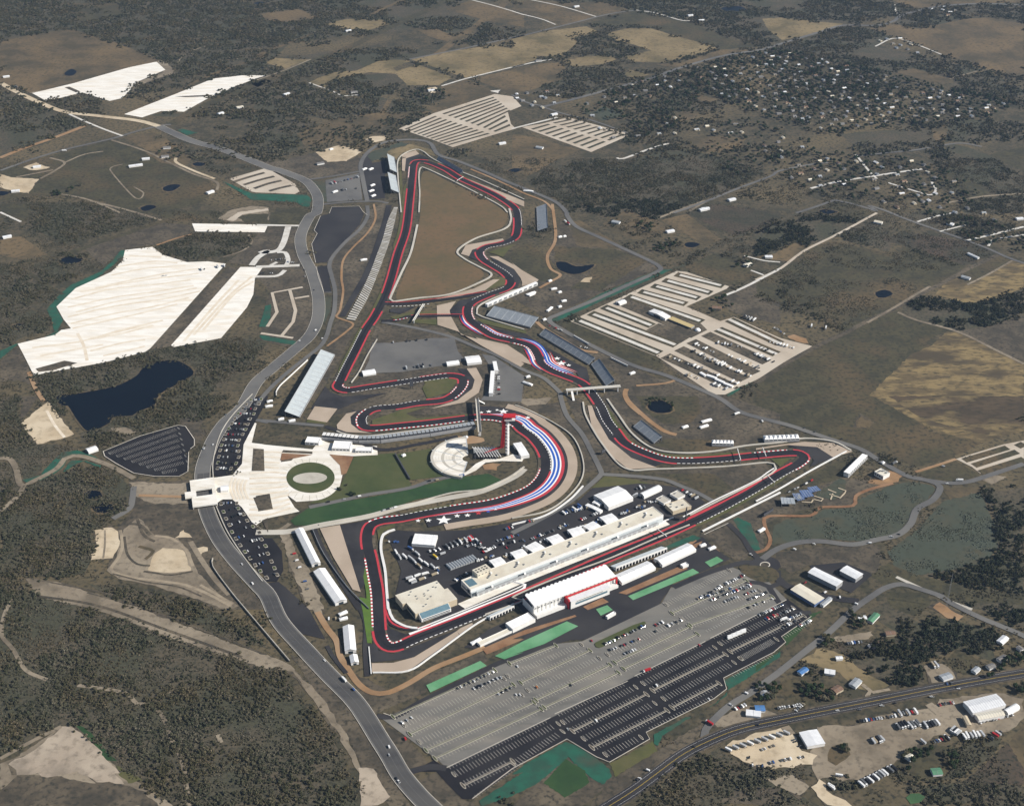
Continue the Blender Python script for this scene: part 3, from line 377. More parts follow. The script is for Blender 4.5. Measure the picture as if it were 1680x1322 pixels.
lot('pit_apron', "X 751,991 861,944 1000,886 1090,854 1099,861 1000,901 861,956 763,999", 'paver', 6.8, 'cream concrete pit apron')
for k in range(9): strip('paving_band', "J %d,%d %d,%d %d,%d" % (-40, 480 + k * 32, 80, 472 + k * 33, 190 + k * 3, 478 + k * 27), 5, M['chalktan'], 6.45, label='tan paving band across the white plaza', mask=False)
for k in range(5): strip('paving_band', "I %d,%d %d,%d %d,%d" % (1440 + k * 22, 505 + k * 4, 1425 + k * 22, 570, 1450 + k * 22, 640), 4, M['chalktan'], 6.45, label='tan curved paving band at the bridge end', mask=False)
for k in range(4): strip('paving_band', "J %d,%d %d,%d" % (50, 345 + k * 32, 160 - k * 6, 350 + k * 32), 5, M['chalktan'], 6.45, label='tan paving band at the plaza head', mask=False)
for k in range(24): a_ = 2 * math.pi * k / 24; strip('paving_joint', "X %.1f,%.1f %.1f,%.1f" % (508 + 40.5 * math.cos(a_), 786 + 27 * math.sin(a_), 508 + 49.5 * math.cos(a_), 787 + 34.5 * math.sin(a_)), .7, M['concrete'], 6.47, False, 'radial joint in the ring walk', mask=False)
lot('service_yard', "N 1290,340 1440,230 1662,130 O 0,40 330,60 560,-20 K 620,1170 900,1090 1180,870 1240,930 1350,1010 1200,1080 1000,1160 900,1310 O 480,290 250,300 0,390 N 1662,270 1420,360", 'newasphalt', 6, 'dark service yard behind the main grandstand')
for s in ["N 1400,350 1662,235 O 390,140 400,150 0,290 N 1662,290 1430,385", "O 440,90 560,35 600,60 470,110", "K 660,1220 1050,1050 1090,1070 710,1230", "K 860,1010 1180,900 1160,930 880,1040"]: lot('mulch_bed', s, 'brick', 6.6, 'brown mulch strip behind the main grandstand')
lot('grey_lot', "X 628,1180 705,1143 800,1092 905,1057 955,1052 1010,1026 1085,990 1100,965 1195,928 1262,955 1292,985 1157,1053 1041,1110 903,1178 733,1260 720,1248", 'lotgrey', 6, 'grey concrete half of the huge car park')
lot('dark_lot', "X 733,1260 903,1178 1041,1110 1157,1053 1292,983 1331,1012 1282,1045 1289,1054 1269,1071 1240,1088 1187,1113 1192,1131 1171,1147 1060,1202 1066,1213 1000,1251 978,1242 930,1213 864,1247 840,1266 775,1311 759,1311 737,1289 716,1266 674,1266 712,1247", 'lotdark', 6.2, 'black asphalt half of the huge car park')
for s_, w_, lb_ in [("K 1490,1060 1530,1020 1600,1015 1640,1050 1610,1080 1540,1085", 13, 'dark roundabout lane'), ("K 1500,1030 1440,1030 1340,1055 1200,1100 1000,1185", 10, 'lane from the roundabout along the car park'), ("K 1640,1080 L 130,1120 200,1180 300,1200 420,1240 540,1260 640,1270", 13, 'lane from the roundabout past the sheds'), ("L 170,1150 100,1180 K 1590,1180 1540,1160 1440,1150", 9, 'lane at the car park head'), ("K 1590,1180 1640,1260 1662,1290 L 170,1290 230,1340 X 1331,1005", 9, 'lane beside the car park end'), ("K 1480,960 1540,1020", 10, 'short lane to the roundabout')]: strip('road', s_, w_, M['newasphalt'], 6.3, label=lb_)
lot('service_yard', "L 330,1050 540,1030 700,1090 720,1110 590,1220 540,1200 420,1130", 'newasphalt', 6.1, 'dark yard round the white sheds')
lot('roundabout', ell(1255, 927, 25, 14), 'newasphalt', 6.4, 'dark roundabout surface'); lot('traffic_island', ell(1255, 927, 8.5, 5), 'curb', 7, 'pale ring of the roundabout island'); lot('traffic_island', ell(1255, 927, 7, 3.8), 'grey', 7.4, 'planted middle of the roundabout')
lot('traffic_island', "K 1405,1060 1480,1050 1600,1060 1655,1100 1640,1140 1560,1155 1480,1130 1420,1090", 'olive', 7, 'grassy island left of the white sheds', True)
# gravel lots with white lanes
def lanes(corners, n, m, frac=.5, layer=6.6, name='gravel_lane', ends=.04, parent=None, label=None):
    a, b, c, d = gp(corners)                                        # lanes run a->b ... d->c
    for k in range(n):
        t0 = (k + .5 - frac / 2) / n; t1 = (k + .5 + frac / 2) / n
        p = [a.lerp(d, t0), b.lerp(c, t0), b.lerp(c, t1), a.lerp(d, t1)]
        q = [p[0].lerp(p[1], ends), p[1].lerp(p[0], ends), p[2].lerp(p[3], ends), p[3].lerp(p[2], ends)]
        sheet(name, q, m, layer, False, 0, label)
lot('striped_lot', "B 885,800 1100,705 1480,585 1590,600 1645,660 1560,695 1580,770 1610,800 1500,830 1220,915 1100,870 950,820", 'lanetan', 6, 'far gravel lot striped with white lanes')
lanes("B 905,803 1108,715 1470,832 1195,908", 11, M['wood'], .42, label='grass strip between white lanes of the far lot'); lanes("B 1130,708 1480,595 1590,690 1380,790", 7, M['wood'], .42, label='grass strip in the upper part of the far lot'); lanes("B 1390,792 1545,705 1585,790 1490,825", 3, M['wood'], .42, label='short grass strip by the far lot edge')
lot('striped_lot', "C 60,790 180,770 350,730 740,835 490,945", 'lanetan', 6, 'second far gravel lot striped with white lanes')
lanes("C 100,798 215,765 600,885 490,930", 9, M['wood'], .38, label='grass strip in the near half of the second far lot'); lanes("C 235,760 350,738 720,838 615,880", 9, M['wood'], .38, label='grass strip in the far half of the second far lot')
lot('campsite', "G 360,745 1020,435 1080,440 1345,530 1330,545 1080,655 1290,745 1375,720 1662,850 H 350,900 180,1010 0,1110 G 1320,1200 1250,1200 900,965", 'lanetan', 6, 'gravel campsite and lot right of the circuit')
for a, b, c, d in [(715, 590, 1180, 750)] + [(x0, y0, x1, y1) for x0, y0, x1, y1 in [(790, 560, 1080, 640), (870, 525, 1160, 605), (940, 490, 1235, 572), (1015, 455, 1310, 530)]]:
    strip('grass_strip', "G %d,%d %d,%d" % (a, b, c, d), 22, M['olive'], 6.4, False, 'grass strip at the campsite top'); strip('gravel_lane', "G %d,%d %d,%d" % (a + 25, b + 5, c - 15, d - 5), 9, M['lane'], 6.8, False, 'white gravel lane at the campsite top')
for a, b, c, d in [(400, 735, 915, 945), (485, 695, 1020, 895), (565, 655, 870, 775)]:
    strip('grass_strip', "G %d,%d %d,%d" % (a, b, c, d), 24, M['olive'], 6.4, False, 'grass strip in the near campsite block'); strip('gravel_lane', "G %d,%d %d,%d" % (a + 20, b + 8, c - 8, d - 3), 9, M['lane'], 6.8, False, 'white gravel lane in the near campsite block')
strip('grass_strip', "G 870,780 1080,860", 40, M['grey'], 6.3, False, 'grey plot in the campsite middle')
lot('hardstand', "G 640,625 700,600 860,660 1170,760 1210,800 1110,850 900,750 640,640", 'grey', 6.3, 'grey service strip of the campsite')
for a, b, c, d in [("1345,735", "1662,885", 15, 'lane'), ("1275,795", "1640,950", 18, 'lane')]:
    strip('grass_strip', "G %s %s" % (a, b), 26, M['olive'], 6.4, False, 'grass strip in the right campsite block'); strip('gravel_lane', "G %s %s" % (a, b), 9, M['lane'], 6.8, False, 'white gravel lane in the right campsite block')
for a, b in [("1200,825", "1580,1000"), ("1110,870", "1510,1070"), ("1035,915", "1440,1110"), ("950,960", "1360,1150")]: strip('camp_plot', "G %s %s" % (a, b), 27, M['grey'], 6.4, False, 'grey plot row crowded with campers')
lot('striped_lot', "L 1240,390 1530,300 1662,275 1662,400 1390,480 1340,440", 'lanetan', 6, 'gravel lot with white lanes at the right edge')
for s in ["L 1290,400 1560,320", "L 1350,432 1620,345", "L 1390,475 1662,390", "L 1620,315 1662,295"]: strip('grass_strip', s, 14, M['olive'], 6.4, False, 'grass strip of the right-edge lot')
lot('gravel_yard', "A 1420,1110 1662,1040 B 60,1040 240,1140 270,1190 240,1205 0,1195 A 1560,1190", 'lanetan', 6, 'oval gravel lot with dark bays left of the ring road')
for s_ in ["X 384,299 409,291 434,284", "X 400,304 426,296 450,290", "X 417,310 440,302 462,297", "X 442,314 460,309 478,305"]: strip('dark_bay', s_, 11, M['grey'], 6.5, label='dark parking bay in the oval gravel lot')
for s, w in [("E 1560,400 1600,350 1662,310 F 30,320 130,310 170,260 200,160", 14), ("F 0,410 130,405 270,400", 12), ("F 130,320 180,320 200,370 180,410", 10), ("F 0,470 130,465 180,430", 10), ("F 130,380 90,400", 8), ("F 0,150 290,155", 9)]: strip('gravel_track', s, w, M['lane'], 6.3, label='white gravel drive between the chalk lots')
for s in ["F 290,535 100,570 130,690 70,780", "F 210,555 245,680 230,750 160,835", "F 330,590 240,605", "F 30,820 230,850"]: strip('gravel_track', s, 7, M['lanetan'], 6.3, False, 'tan gravel drive looping beside the ring road')
# ------------------------------------------------------------------ roads
RD = [("A 0,515 100,570 250,640 400,695 600,720 850,750 985,785", 18, 'sand', 6.5, 'pale unpaved end of the ring road'),
 ("A 985,785 1080,830 1200,880 1350,920 1500,975 1662,1040 B 150,1060 300,1120 360,1180 385,1240 375,1322 F 340,90 290,180 275,250 295,340 340,430 375,540 390,640 380,740 330,840 230,930 100,1040 0,1130 I 1500,70 1400,160 1330,260 1290,350 1260,440 1255,520 1265,640 1300,760 1370,900 1480,1040 1600,1170 1662,1240 N 150,180 300,350 450,510 600,660 680,770 760,900 830,1010 900,1130 1000,1250 1110,1360", 25, 'asphalt', 6.6, 'wide grey ring road sweeping past the circuit'),
 ("F 690,30 690,100 640,180 560,250 480,340 455,400 470,470 490,560 485,680 460,760 440,830 400,900 300,980 200,1060 100,1150 30,1230 J 10,60", 9, 'asphalt', 6.4, 'service road beside the black lots'),
 ("B 690,1250 660,1100 650,1020 690,950 780,890 900,870 1000,870 1080,890 1130,960 1250,1000 1400,1060 1560,1130 1662,1170 C 150,1200 280,1260 340,1322 G 340,90 400,160 550,230 700,300 850,370 915,410 900,440 700,530 500,620 300,700 230,740 330,810 480,890 640,970 780,1030 950,1080 1100,1140 1280,1220 1400,1300 L 0,130 200,180 350,230 500,280 650,330 750,390 850,450 950,500 1050,520 1140,560 1100,640 1000,700 960,790 880,860 750,890 600,920 400,900 250,910 130,950 40,1010", 11, 'asphalt', 6.5, 'perimeter road round the far side of the circuit'),
 ("L 1050,520 1200,540 1320,530 1450,490 1662,420", 10, 'asphalt', 6.45, 'road to the right-edge lot'),
 ("F 340,1110 500,1090 640,1065", 1, 'asphalt', 6.3, None), ("B 330,1115 500,1090 640,1065", 8, 'asphalt', 6.3, 'lane above the gravel yard'), ("B 400,1270 560,1255 690,1250 760,1250 820,1262", 8, 'asphalt', 6.35, 'lane below the gravel yard'),
 ("O 560,1350 750,1230 900,1120 1050,1010 1200,930 1400,850 1662,790 Q 200,780 500,720 800,660 1100,600 1400,545 1700,495", 17, 'newasphalt', 6.8, 'two-lane highway at the bottom right'),
 ("O 1190,900 1200,850 1250,790 1350,700 1480,620 1662,490 Q 150,490 300,370 450,250 600,110 680,50 L 720,1240 800,1190 900,1165 1000,1190 1150,1240 Q 1200,60 1400,160 1662,270 X 1720,1070", 10, 'asphalt', 6.4, 'grey side road from the highway past the sheds'),
 ("G 0,1010 100,1060 200,1100 300,1190 K 300,0 340,120 430,230 490,340 540,440 555,480 540,500 450,580 350,660 200,750 0,850", 9, 'asphalt', 6.3, 'service road inside the circuit'), ("F 780,750 1000,790 1200,840 1350,900 1500,960 1662,1050", 9, 'asphalt', 6.3, 'service road below the painted bends'),
 ("K 550,485 650,490 800,500 950,520 1050,560 1150,600 1250,655", 9, 'asphalt', 6.35, 'service road curving behind the paddock'), ("K 1340,790 1430,880 1480,960 1560,1040", 9, 'newasphalt', 6.35, 'underpass road coming out beside the straight'),
 ("G 250,20 270,230 220,340 240,420 300,460 240,500 170,540", 7, 'orangedirt', 6.2, 'orange dirt path past the dark pond'), ("G 120,720 200,790 300,850 420,920 530,940", 8, 'orangedirt', 6.2, 'orange path behind the long grandstand'), ("G 770,1145 950,1130 1010,1110", 6, 'orangedirt', 6.2, 'short orange path'), ("K 700,-10 720,30 780,90 860,160 950,220 1020,240", 9, 'orangedirt', 6.2, 'orange path behind the hillside grandstand'), ("G 710,1165 700,1200 730,1260 800,1322", 9, 'orangedirt', 6.25, 'orange path end near the footbridge'),
 ("B 1330,1050 1450,1100 1560,1150 1662,1200 C 200,1250 260,1310", 6, 'orangedirt', 6.2, 'orange path along the far fence'), ("F 730,20 740,110 690,200 600,290 540,370 530,480 540,560 520,680 500,720 600,760 560,810 440,900", 5, 'orangedirt', 6.2, 'winding orange path behind the terraced bank'),
 ("N 380,120 440,220 500,300 520,390 580,490 640,570 720,620 820,620 950,560 1100,470 1300,390 1420,340", 9, 'orangedirt', 6.2, 'tan path round the last corner'), ("L 850,540 700,580 620,620 600,680 400,690 340,740 80,745 55,800 90,890 60,950 0,970", 6, 'brick', 6.2, 'winding brick path below the first corner'),
 ("I 0,385 60,390 100,450 130,550 220,520 350,450 400,390 450,370 520,375 600,400 700,440 830,510", 10, 'dirt', 6.2, 'winding dirt road with green banks'), ("I 150,555 100,630 0,710", 9, 'dirt', 6.2, 'dirt road at the left edge'), ("E 180,1060 220,1160 270,1240", 8, 'orangedirt', 6.2, 'dirt ramp below the chalk lot'), ("I 830,560 820,640 800,700 700,760", 10, 'asphalt', 6.15, 'haul road to the earthworks'), ("I 860,615 1160,625", 7, 'orangedirt', 6.2, 'orange trench line'),
 ("A 0,1060 200,990 400,930 700,860 850,815 1000,780 1060,775", 9, 'asphalt', 6.3, 'straight grey country road'), ("A 430,710 540,760 650,805 760,845", 7, 'lane', 6.3, 'white gravel lane beside the dirt road'), ("A 690,870 850,920 950,960 1050,1010 1200,1080 1340,1130 1345,1180", 7, 'dirt', 6.2, 'farm track past the farmhouse'), ("A 0,980 150,920 350,850 530,780", 14, 'orangedirt', 5.9, 'orange pipeline strip'), ("A 310,980 400,1010 340,1060 250,1110", 7, 'dirt', 6.2, 'farm drive'), ("A 400,1010 520,960 640,940", 6, 'dirt', 6.2, 'farm drive end'), ("A 100,1100 330,1055", 7, 'dirt', 6.2, 'farm drive by the sheds'), ("A 830,1160 890,1200 840,1230 700,1080 690,1040 760,1020", 4, 'dirt', 6.2, 'narrow farm path'), ("A 1090,980 1095,1010 1200,1060 1330,1110", 8, 'sand', 6.2, 'pale farm drive'),
 ("A 380,1205 550,1240 750,1322", 6, 'dirt', 6, 'dirt line in the pasture'), ("E 0,430 150,390 400,330 700,230 1000,130 1200,60", 14, 'olive', 5.7, 'mown pipeline strip'), ("E 560,0 800,60 1000,120", 7, 'dirt', 5.9, 'dirt line through the brush'), ("E 970,275 1100,230 1200,205", 6, 'orangedirt', 6.1, 'dirt path to the chalk strip'), ("E 150,415 240,490 390,580", 8, 'olive', 5.8, 'mown strip'), ("E 0,690 150,650 290,620", 8, 'olive', 5.8, 'mown strip at the left edge'), ("E 1540,210 1560,260 1500,310 1380,350", 5, 'dirt', 6, 'path round the brush knoll'), ("E 0,70 130,130", 6, 'lane', 6.2, 'farm drive at the left edge'),
 ("A 1060,775 1200,690 1400,600 1662,500 B 0,530 340,385 600,285 850,160 1050,70 1210,-10", 30, 'olive', 5.7, 'wide cleared power-line corridor'), ("A 800,700 1050,590 1300,470 1662,340 B 0,350 200,270 400,190", 16, 'brown', 5.7, 'narrow cleared corridor'), ("B 680,110 800,50 920,0", 16, 'brown', 5.7, 'cleared corridor at the top'), ("B 1120,340 1240,250 1390,140 1500,60 1560,0", 26, 'brown', 5.75, 'cleared pipeline strip'), ("B 0,500 170,440 340,370", 6, 'dirt', 6, 'dirt track in the corridor'), ("B 700,800 780,700 830,620", 14, 'brown', 5.7, 'cleared strip'), ("A 1100,390 1160,330 1300,280", 5, 'dirt', 5.9, 'faint track'),
 ("B 330,515 480,570 540,595 640,590", 5, 'lane', 6.1, 'drive of a far farm'), ("B 1150,535 1300,490 1480,445 1662,400 C 0,420 150,385 250,370", 7, 'lane', 6.1, 'pale lane between fields'), ("B 950,370 1100,340 1300,300 1480,260 1662,220 C 0,240 200,190 400,140 600,90 770,65", 9, 'asphalt', 6.1, 'far county road'), ("C 770,65 900,85 1060,130 1180,120", 6, 'lane', 6.1, 'pale far drive'), ("C 110,0 300,40 520,105", 6, 'lane', 6.1, 'pale far lane'), ("C 60,90 180,120 270,155", 6, 'lane', 6.1, 'pale far drive'), ("C 0,70 60,90", 5, 'lane', 6.1, None), ("B 1330,0 1500,45 1662,95", 6, 'lane', 6.1, 'pale far lane at the top'),
 ("C 190,665 350,625 500,585 700,530 850,490 1050,420 1300,350 1550,310 D 70,300 250,245 400,200 540,160 750,160 850,135 900,100 1000,70 1150,40 1400,25 1662,35", 13, 'asphalt', 6.2, 'county road along the far subdivision'), ("C 190,665 330,710 500,750 740,835", 7, 'asphalt', 6.1, 'lane beside the second far lot'), ("C 0,800 120,770 280,730", 8, 'lane', 6.2, 'white drive between the far lots'), ("C 0,590 100,640 200,660", 8, 'asphalt', 6.1, 'far lane left of the lots'),
 ("C 650,980 690,985 840,930 970,890", 8, 'lane', 6.2, 'pale lane with a bend'), ("C 1000,1322 1150,1270 1400,1170 1600,1095 D 150,1060 350,1020 450,1010", 8, 'asphalt', 6.1, 'country lane to the houses'), ("G 900,110 1050,50 1200,0 C 1100,1310", 7, 'dirt', 6.05, 'dirt lane along the wood'), ("D 340,1170 500,1130 750,1090 950,1060 1030,1050", 8, 'lane', 6.2, 'pale street of the near hamlet'), ("D 820,1135 1000,1190 1080,1210 1115,1180 1090,1130", 6, 'lane', 6.2, 'looping street of the hamlet'), ("D 480,1240 620,1270 750,1310 H 700,30 800,60 950,120 1150,190 1400,280 1560,350 1700,400", 8, 'asphalt', 6.1, 'lane at the hamlet edge'), ("D 640,970 800,950 1000,930 1250,890 1400,910", 8, 'asphalt', 6.1, 'lane beyond the hamlet'), ("D 620,960 700,1060 750,1110", 6, 'lane', 6.15, 'cross street of the hamlet'), ("D 1180,1260 1400,1220 1662,1200", 7, 'dirt', 6.05, 'dirt lane at the right'), ("D 740,290 860,240 1000,280 1150,340", 6, 'lane', 6.1, 'street of the distant hamlet'), ("D 860,30 870,80 900,100", 5, 'lane', 6.1, None), ("D 1200,490 1420,430", 6, 'dirt', 6, 'track between far woods'), ("D 250,1322 380,1280 490,1240", 8, 'asphalt', 6.05, None),
 ("H 0,490 150,420 300,310 500,210 750,75", 7, 'lanetan', 6.2, 'gravel lane to the hamlet'), ("G 1310,590 1450,530 1662,420", 7, 'lane', 6.2, 'pale lane to the farmhouse'), ("G 1440,340 1560,370 1662,380", 5, 'lane', 6.15, None), ("G 1480,430 1560,460", 5, 'lane', 6.15, None), ("G 1000,420 1060,400 1200,320 1400,220 1662,130 H 0,200 200,100 480,0", 9, 'wood', 6, 'dark hedge lane'),
 ("H 0,1130 200,1000 400,890 550,820 700,740 850,670 1000,590 1230,470 1300,430 1500,335", 11, 'grey', 6.1, 'dirt boundary lane right of the campsite'), ("H 690,755 850,665 1000,575 1080,530", 6, 'dirt', 6.3, 'rubble line'), ("H 880,690 1000,740 1250,810 1500,930 1662,1010", 7, 'dirt', 6.05, 'pale boundary line'), ("H 1310,520 1450,450 1590,370", 5, 'dirt', 6.2, None), ("H 1000,130 1140,90 1250,70", 6, 'lane', 6.1, 'pale drive by the far wood'), ("H 1310,245 1500,200 1662,160", 7, 'lane', 6.1, 'pale lane'), ("H 1440,280 1480,240 1662,210", 6, 'lane', 6.1, None), ("H 1140,190 1300,150", 5, 'lane', 6.1, None), ("L 990,470 1120,430 1240,390", 6, 'orangedirt', 6.15, None),
 ("L 870,1120 1000,1180 1200,1270 1340,1322", 6, 'concrete', 6.2, 'concrete drain beside the side road'), ("Q 690,680 690,640 710,610 660,570", 6, 'dirt', 6.2, None), ("Q 720,620 830,600", 5, 'dirt', 6.2, None), ("Q 460,285 560,300 720,260", 6, 'dirt', 6.2, None), ("Q 1060,590 1160,560", 6, 'dirt', 6.3, None), ("Q 1070,690 1140,750", 12, 'dirt', 6.3, None), ("Q 180,830 220,880", 12, 'dirt', 6.3, None),
 ("M 80,40 30,130 10,260 80,350 160,480 290,540", 6, 'dirt', 5.8, None), ("M 480,575 600,590 780,625 850,690 920,690 1010,770 1060,900 1130,1050 1170,1322", 6, 'dirt', 5.8, 'narrow eroded creek path'), ("M 1350,880 1370,930", 6, 'dirt', 5.8, None), ("M 940,660 1080,605", 4, 'dirt', 5.8, None), ("M 0,1030 200,920 380,830", 6, 'dirt', 5.8, None),
 ("N 750,765 860,770 1000,690 1180,600 1420,480 1500,440 1662,380 O 200,330 330,290 480,240 640,150", 9, 'newasphalt', 6.25, 'lane along the top of the car park'), ("N 960,1110 1080,1080 1180,1090", 10, 'newasphalt', 6.35, 'car park entrance'), ("N 440,330 480,400 560,500", 6, 'newasphalt', 6.3, None), ("N 620,50 680,180 680,350 690,520", 8, 'newasphalt', 6.3, 'access lane beside the outer fence'), ("J 360,820 420,960 560,1200 640,1322", 8, 'newasphalt', 6.3, 'access lane behind the gravel trap'),
 ("J 0,150 130,160 420,185", 9, 'asphalt', 6.3, 'lane at the stadium'), ("J 430,190 520,220 760,330 1000,300 1250,250", 9, 'newasphalt', 6.25, 'lane below the stadium section'), ("J 330,690 560,640 700,610 950,570 1100,520 1260,490 1380,440", 9, 'asphalt', 6.3, 'lane between the lawns'), ("J 210,790 150,830 60,850", 8, 'dirt', 6.2, None),
 ("J 0,845 200,840 400,800 700,745 900,690 1200,630 1400,590 1600,500 1662,450", 13, 'concrete', 6.3, 'pale concrete service road inside the track'), ("I 1480,120 1520,260", 1, 'concrete', 5.9, None), ("I 1590,150 1662,165", 7, 'asphalt', 6.2, None)]
for s, w, m, ly, lb in RD: strip({'asphalt': 'road', 'newasphalt': 'road', 'lane': 'gravel_lane', 'lanetan': 'gravel_lane', 'olive': 'cleared_strip', 'brown': 'cleared_strip', 'wood': 'hedge_lane', 'grey': 'dirt_lane', 'concrete': 'concrete_lane', 'brick': 'brick_path', 'sand': 'dirt_road'}.get(m, 'dirt_path'), s, w, M[m], ly, label=lb)
strip('road', "I 1262,480 1258,560 1265,640 1300,760 1370,900 1480,1040 1600,1170 1662,1240 N 150,180 300,350 450,510 600,660 680,770 760,900 830,1010 900,1130 1000,1250 1110,1360", 20, M['midasphalt'], 6.75, label='darker resurfaced lower half of the ring road', mask=False)
for o in ((-.2, .2), (-5.1, -4.95), (4.95, 5.1)): strip('lane_line', "I 1262,480 1258,560 1265,640 1300,760 1370,900 1480,1040 1600,1170 1662,1240 N 150,180 300,350 450,510 600,660 680,770 760,900 830,1010 900,1130 1000,1250 1110,1360", 0, M['asphalt'], 7.1, o=o, mask=False, label='pale lane line on the lower ring road')
strip('road', "s 500,290 470,420 425,560 378,700 318,850 230,1010 110,1220", 13, M['newasphalt'], 6.35, label='dark walkway beside the terraced bank', mask=False)
lot('plaza', "l 1330,270 1400,235 1500,235 1600,200 1680,225 1665,255 1520,250 1400,262 1330,320 1230,365 1120,366 1260,330", 'paver', 6.3, 'pale paving round the amphitheatre and tower')
M['paledirt'] = mat('scraped_pale_dirt', (.3, .245, .175), (.21, .172, .125), .06, (.34, .28, .2), .02, lo=.42, hi=.6)
for s_, w_, m_ in [("I 745,830 760,920 735,1000 690,1075 800,1120 1000,1145 1150,1170 1300,1230 1430,1300", 5, 'paledirt'), ("I 770,870 790,980 850,1040 930,1050", 4, 'grey'), ("I 890,1085 960,1095 1060,1108 1195,1085", 4, 'grey'), ("I 960,865 1060,880 1150,950 1195,1050", 5, 'paledirt'), ("I 800,790 870,800 930,860", 6, 'grey'), ("I 850,760 890,860 960,900", 5, 'grey'), ("I 700,1100 900,1150 1100,1180 1250,1240", 3, 'grey'), ("I 1180,900 1240,1000 1330,1130 1420,1230", 8, 'dirt'), ("I 1240,1170 1330,1220 1440,1290", 5, 'paledirt'), ("I 860,930 950,960 900,1010", 6, 'brown'), ("I 290,90 340,180 400,255", 5, 'chalktan'), ("I 650,830 650,920 640,1005", 3, 'dirt'), ("M 540,0 900,100 1300,250 1620,375", 3, 'grey'), ("I 700,1230 300,1150 160,1125", 3, 'grey'), ("M 220,20 600,80 1000,220 1500,400", 5, 'grey')]: strip('worn_track', s_, w_, M[m_], 4.6, label='worn wheel track and ridge in the bare ground', mask=False)
ring = RD[1][0]; hw = [r for r in RD if r[4] and r[4].startswith('two-lane')][0][0]
for o in ((-12.9, -12.3), (12.3, 12.9)): strip('road_edge', ring, 0, M['curb'], 7.0, o=o, mask=False, label='pale kerb along the ring road')
for o in ((-.4, -.2), (.2, .4)): strip('centre_line', hw, 0, M['yellow'], 7.2, o=o, mask=False, label='yellow centre line of the highway')
for o in ((-6.1, -5.95), (5.95, 6.1)): strip('edge_line', hw, 0, M['white'], 7.2, o=o, mask=False, label='white edge line of the highway')
for o in ((-11, -8.5), (8.5, 11)): strip('road_shoulder', hw, 0, M['grey'], 6.6, o=o, label='pale gravel shoulder of the highway')
# ------------------------------------------------------------------ the race track
TR = "X 618.6,972 621,1012 623,1038 628,1053 640,1062 658,1059 685,1047 764,1016 860,976 919,950 999,915 1078,883 1131,859 1184,833 1237,803.6 1280,778 1309,762 1319,752 1312,745 1293,743.5 1240,748 1184,753.8 1131,756.7 1091,754 1052,741 1025,727 1009.5,708 996,690 984,665 958.6,632 929,618 906.5,609.5 888.6,597.6 882.7,584 875,572 863,565 839.5,559 810,552 790,540 772,526 767,510 775,497 804,483.6 830,474 838,462.4 828,449 809,437 793,426.6 786.7,414.7 798.6,405.5 825,400 843.6,391 849,377.7 849,356.5 843,341 817,323 790.7,309.8 756,294 732,279 706,268 688,265 679,270 676,291 672,330 666,377.7 653,417 642,457 632,486 616,518 600,542 584,573.6 568,605 557.7,626.5 555,636 571,641 605,636 658,628 711,620 737.7,617 756,620 760,628 755,638.5 743,650 724.5,658 685,662 653,667.6 616,671 600,679 593,688 597,700 613,703 658,699 711,693.7 764,687 790.7,685 817,687 843.6,695 856,705.6 874,719 890,740 895.6,761 890,782 872,801 840,815.5 804,826 751,834 698,843 658,851 626.5,855 609,862 602.7,875 602.7,893.6 608,915 613,941"
TP = catmull(gp(TR), True, 5); TP.append(TP[0]); TN, TA = offset_line(TP); TPX = [PIX(p.x, p.y) for p in TP]; NT = len(TP)
def ti(x, y): return min(range(NT), key=lambda i: (TPX[i][0] - x) ** 2 + (TPX[i][1] - y) ** 2)
def band(name, a, b, o1, o2, m, layer, label, taper=False):
    i, j = ti(*a), ti(*b)
    if j < i: i, j = j, i
    if j - i <= NT / 2: V, Fc, U = ribbon(TP, TN, TA, o1, o2, layer * LZ, i, j + 1, taper)
    else:                                                           # the run passes the start of the loop
        ix = list(range(j, NT - 1)) + list(range(0, i + 1)); q = [TP[k] for k in ix]; qn, qa = offset_line(q); V, Fc, U = ribbon(q, qn, qa, o1, o2, layer * LZ, 0, len(q), taper)
    ob = mesh_obj(name, V, upward(V, Fc), M[m] if isinstance(m, str) else m, uvs=U); LAYERED.append((layer, len(LAYERED), ob)); tag(ob, label, kind='structure'); return ob
HW = 8.0
V, Fc, U = ribbon(TP, TN, TA, -HW, HW, 8.5 * LZ); ob = mesh_obj('race_track', V, upward(V, Fc), M['track'], uvs=U); LAYERED.append((8.5, 0, ob)); tag(ob, 'black asphalt race track looping through the whole scene', kind='structure')
V, Fc, U = ribbon(TP, TN, TA, -HW - 5, HW + 5, 7.2 * LZ); ob = mesh_obj('track_verge', V, upward(V, Fc), M['grey'], uvs=U); LAYERED.append((7.2, 0, ob)); tag(ob, 'dusty verge on both sides of the track', kind='structure')
band('rubber_line', (625, 1045), (1300, 768), -1.2, 2.2, mat('rubbered_asphalt', (.013, .013, .015), (.017, .016, .019), .1, rough=.8, spec=.1), 8.6, 'dark rubbered racing line on the main straight', True); band('rubber_line', (674, 310), (558, 626), -2.4, 1.0, MATS['rubbered_asphalt'], 8.6, 'dark rubbered racing line on the back straight', True)
ROADMASK.append((TP, 22))
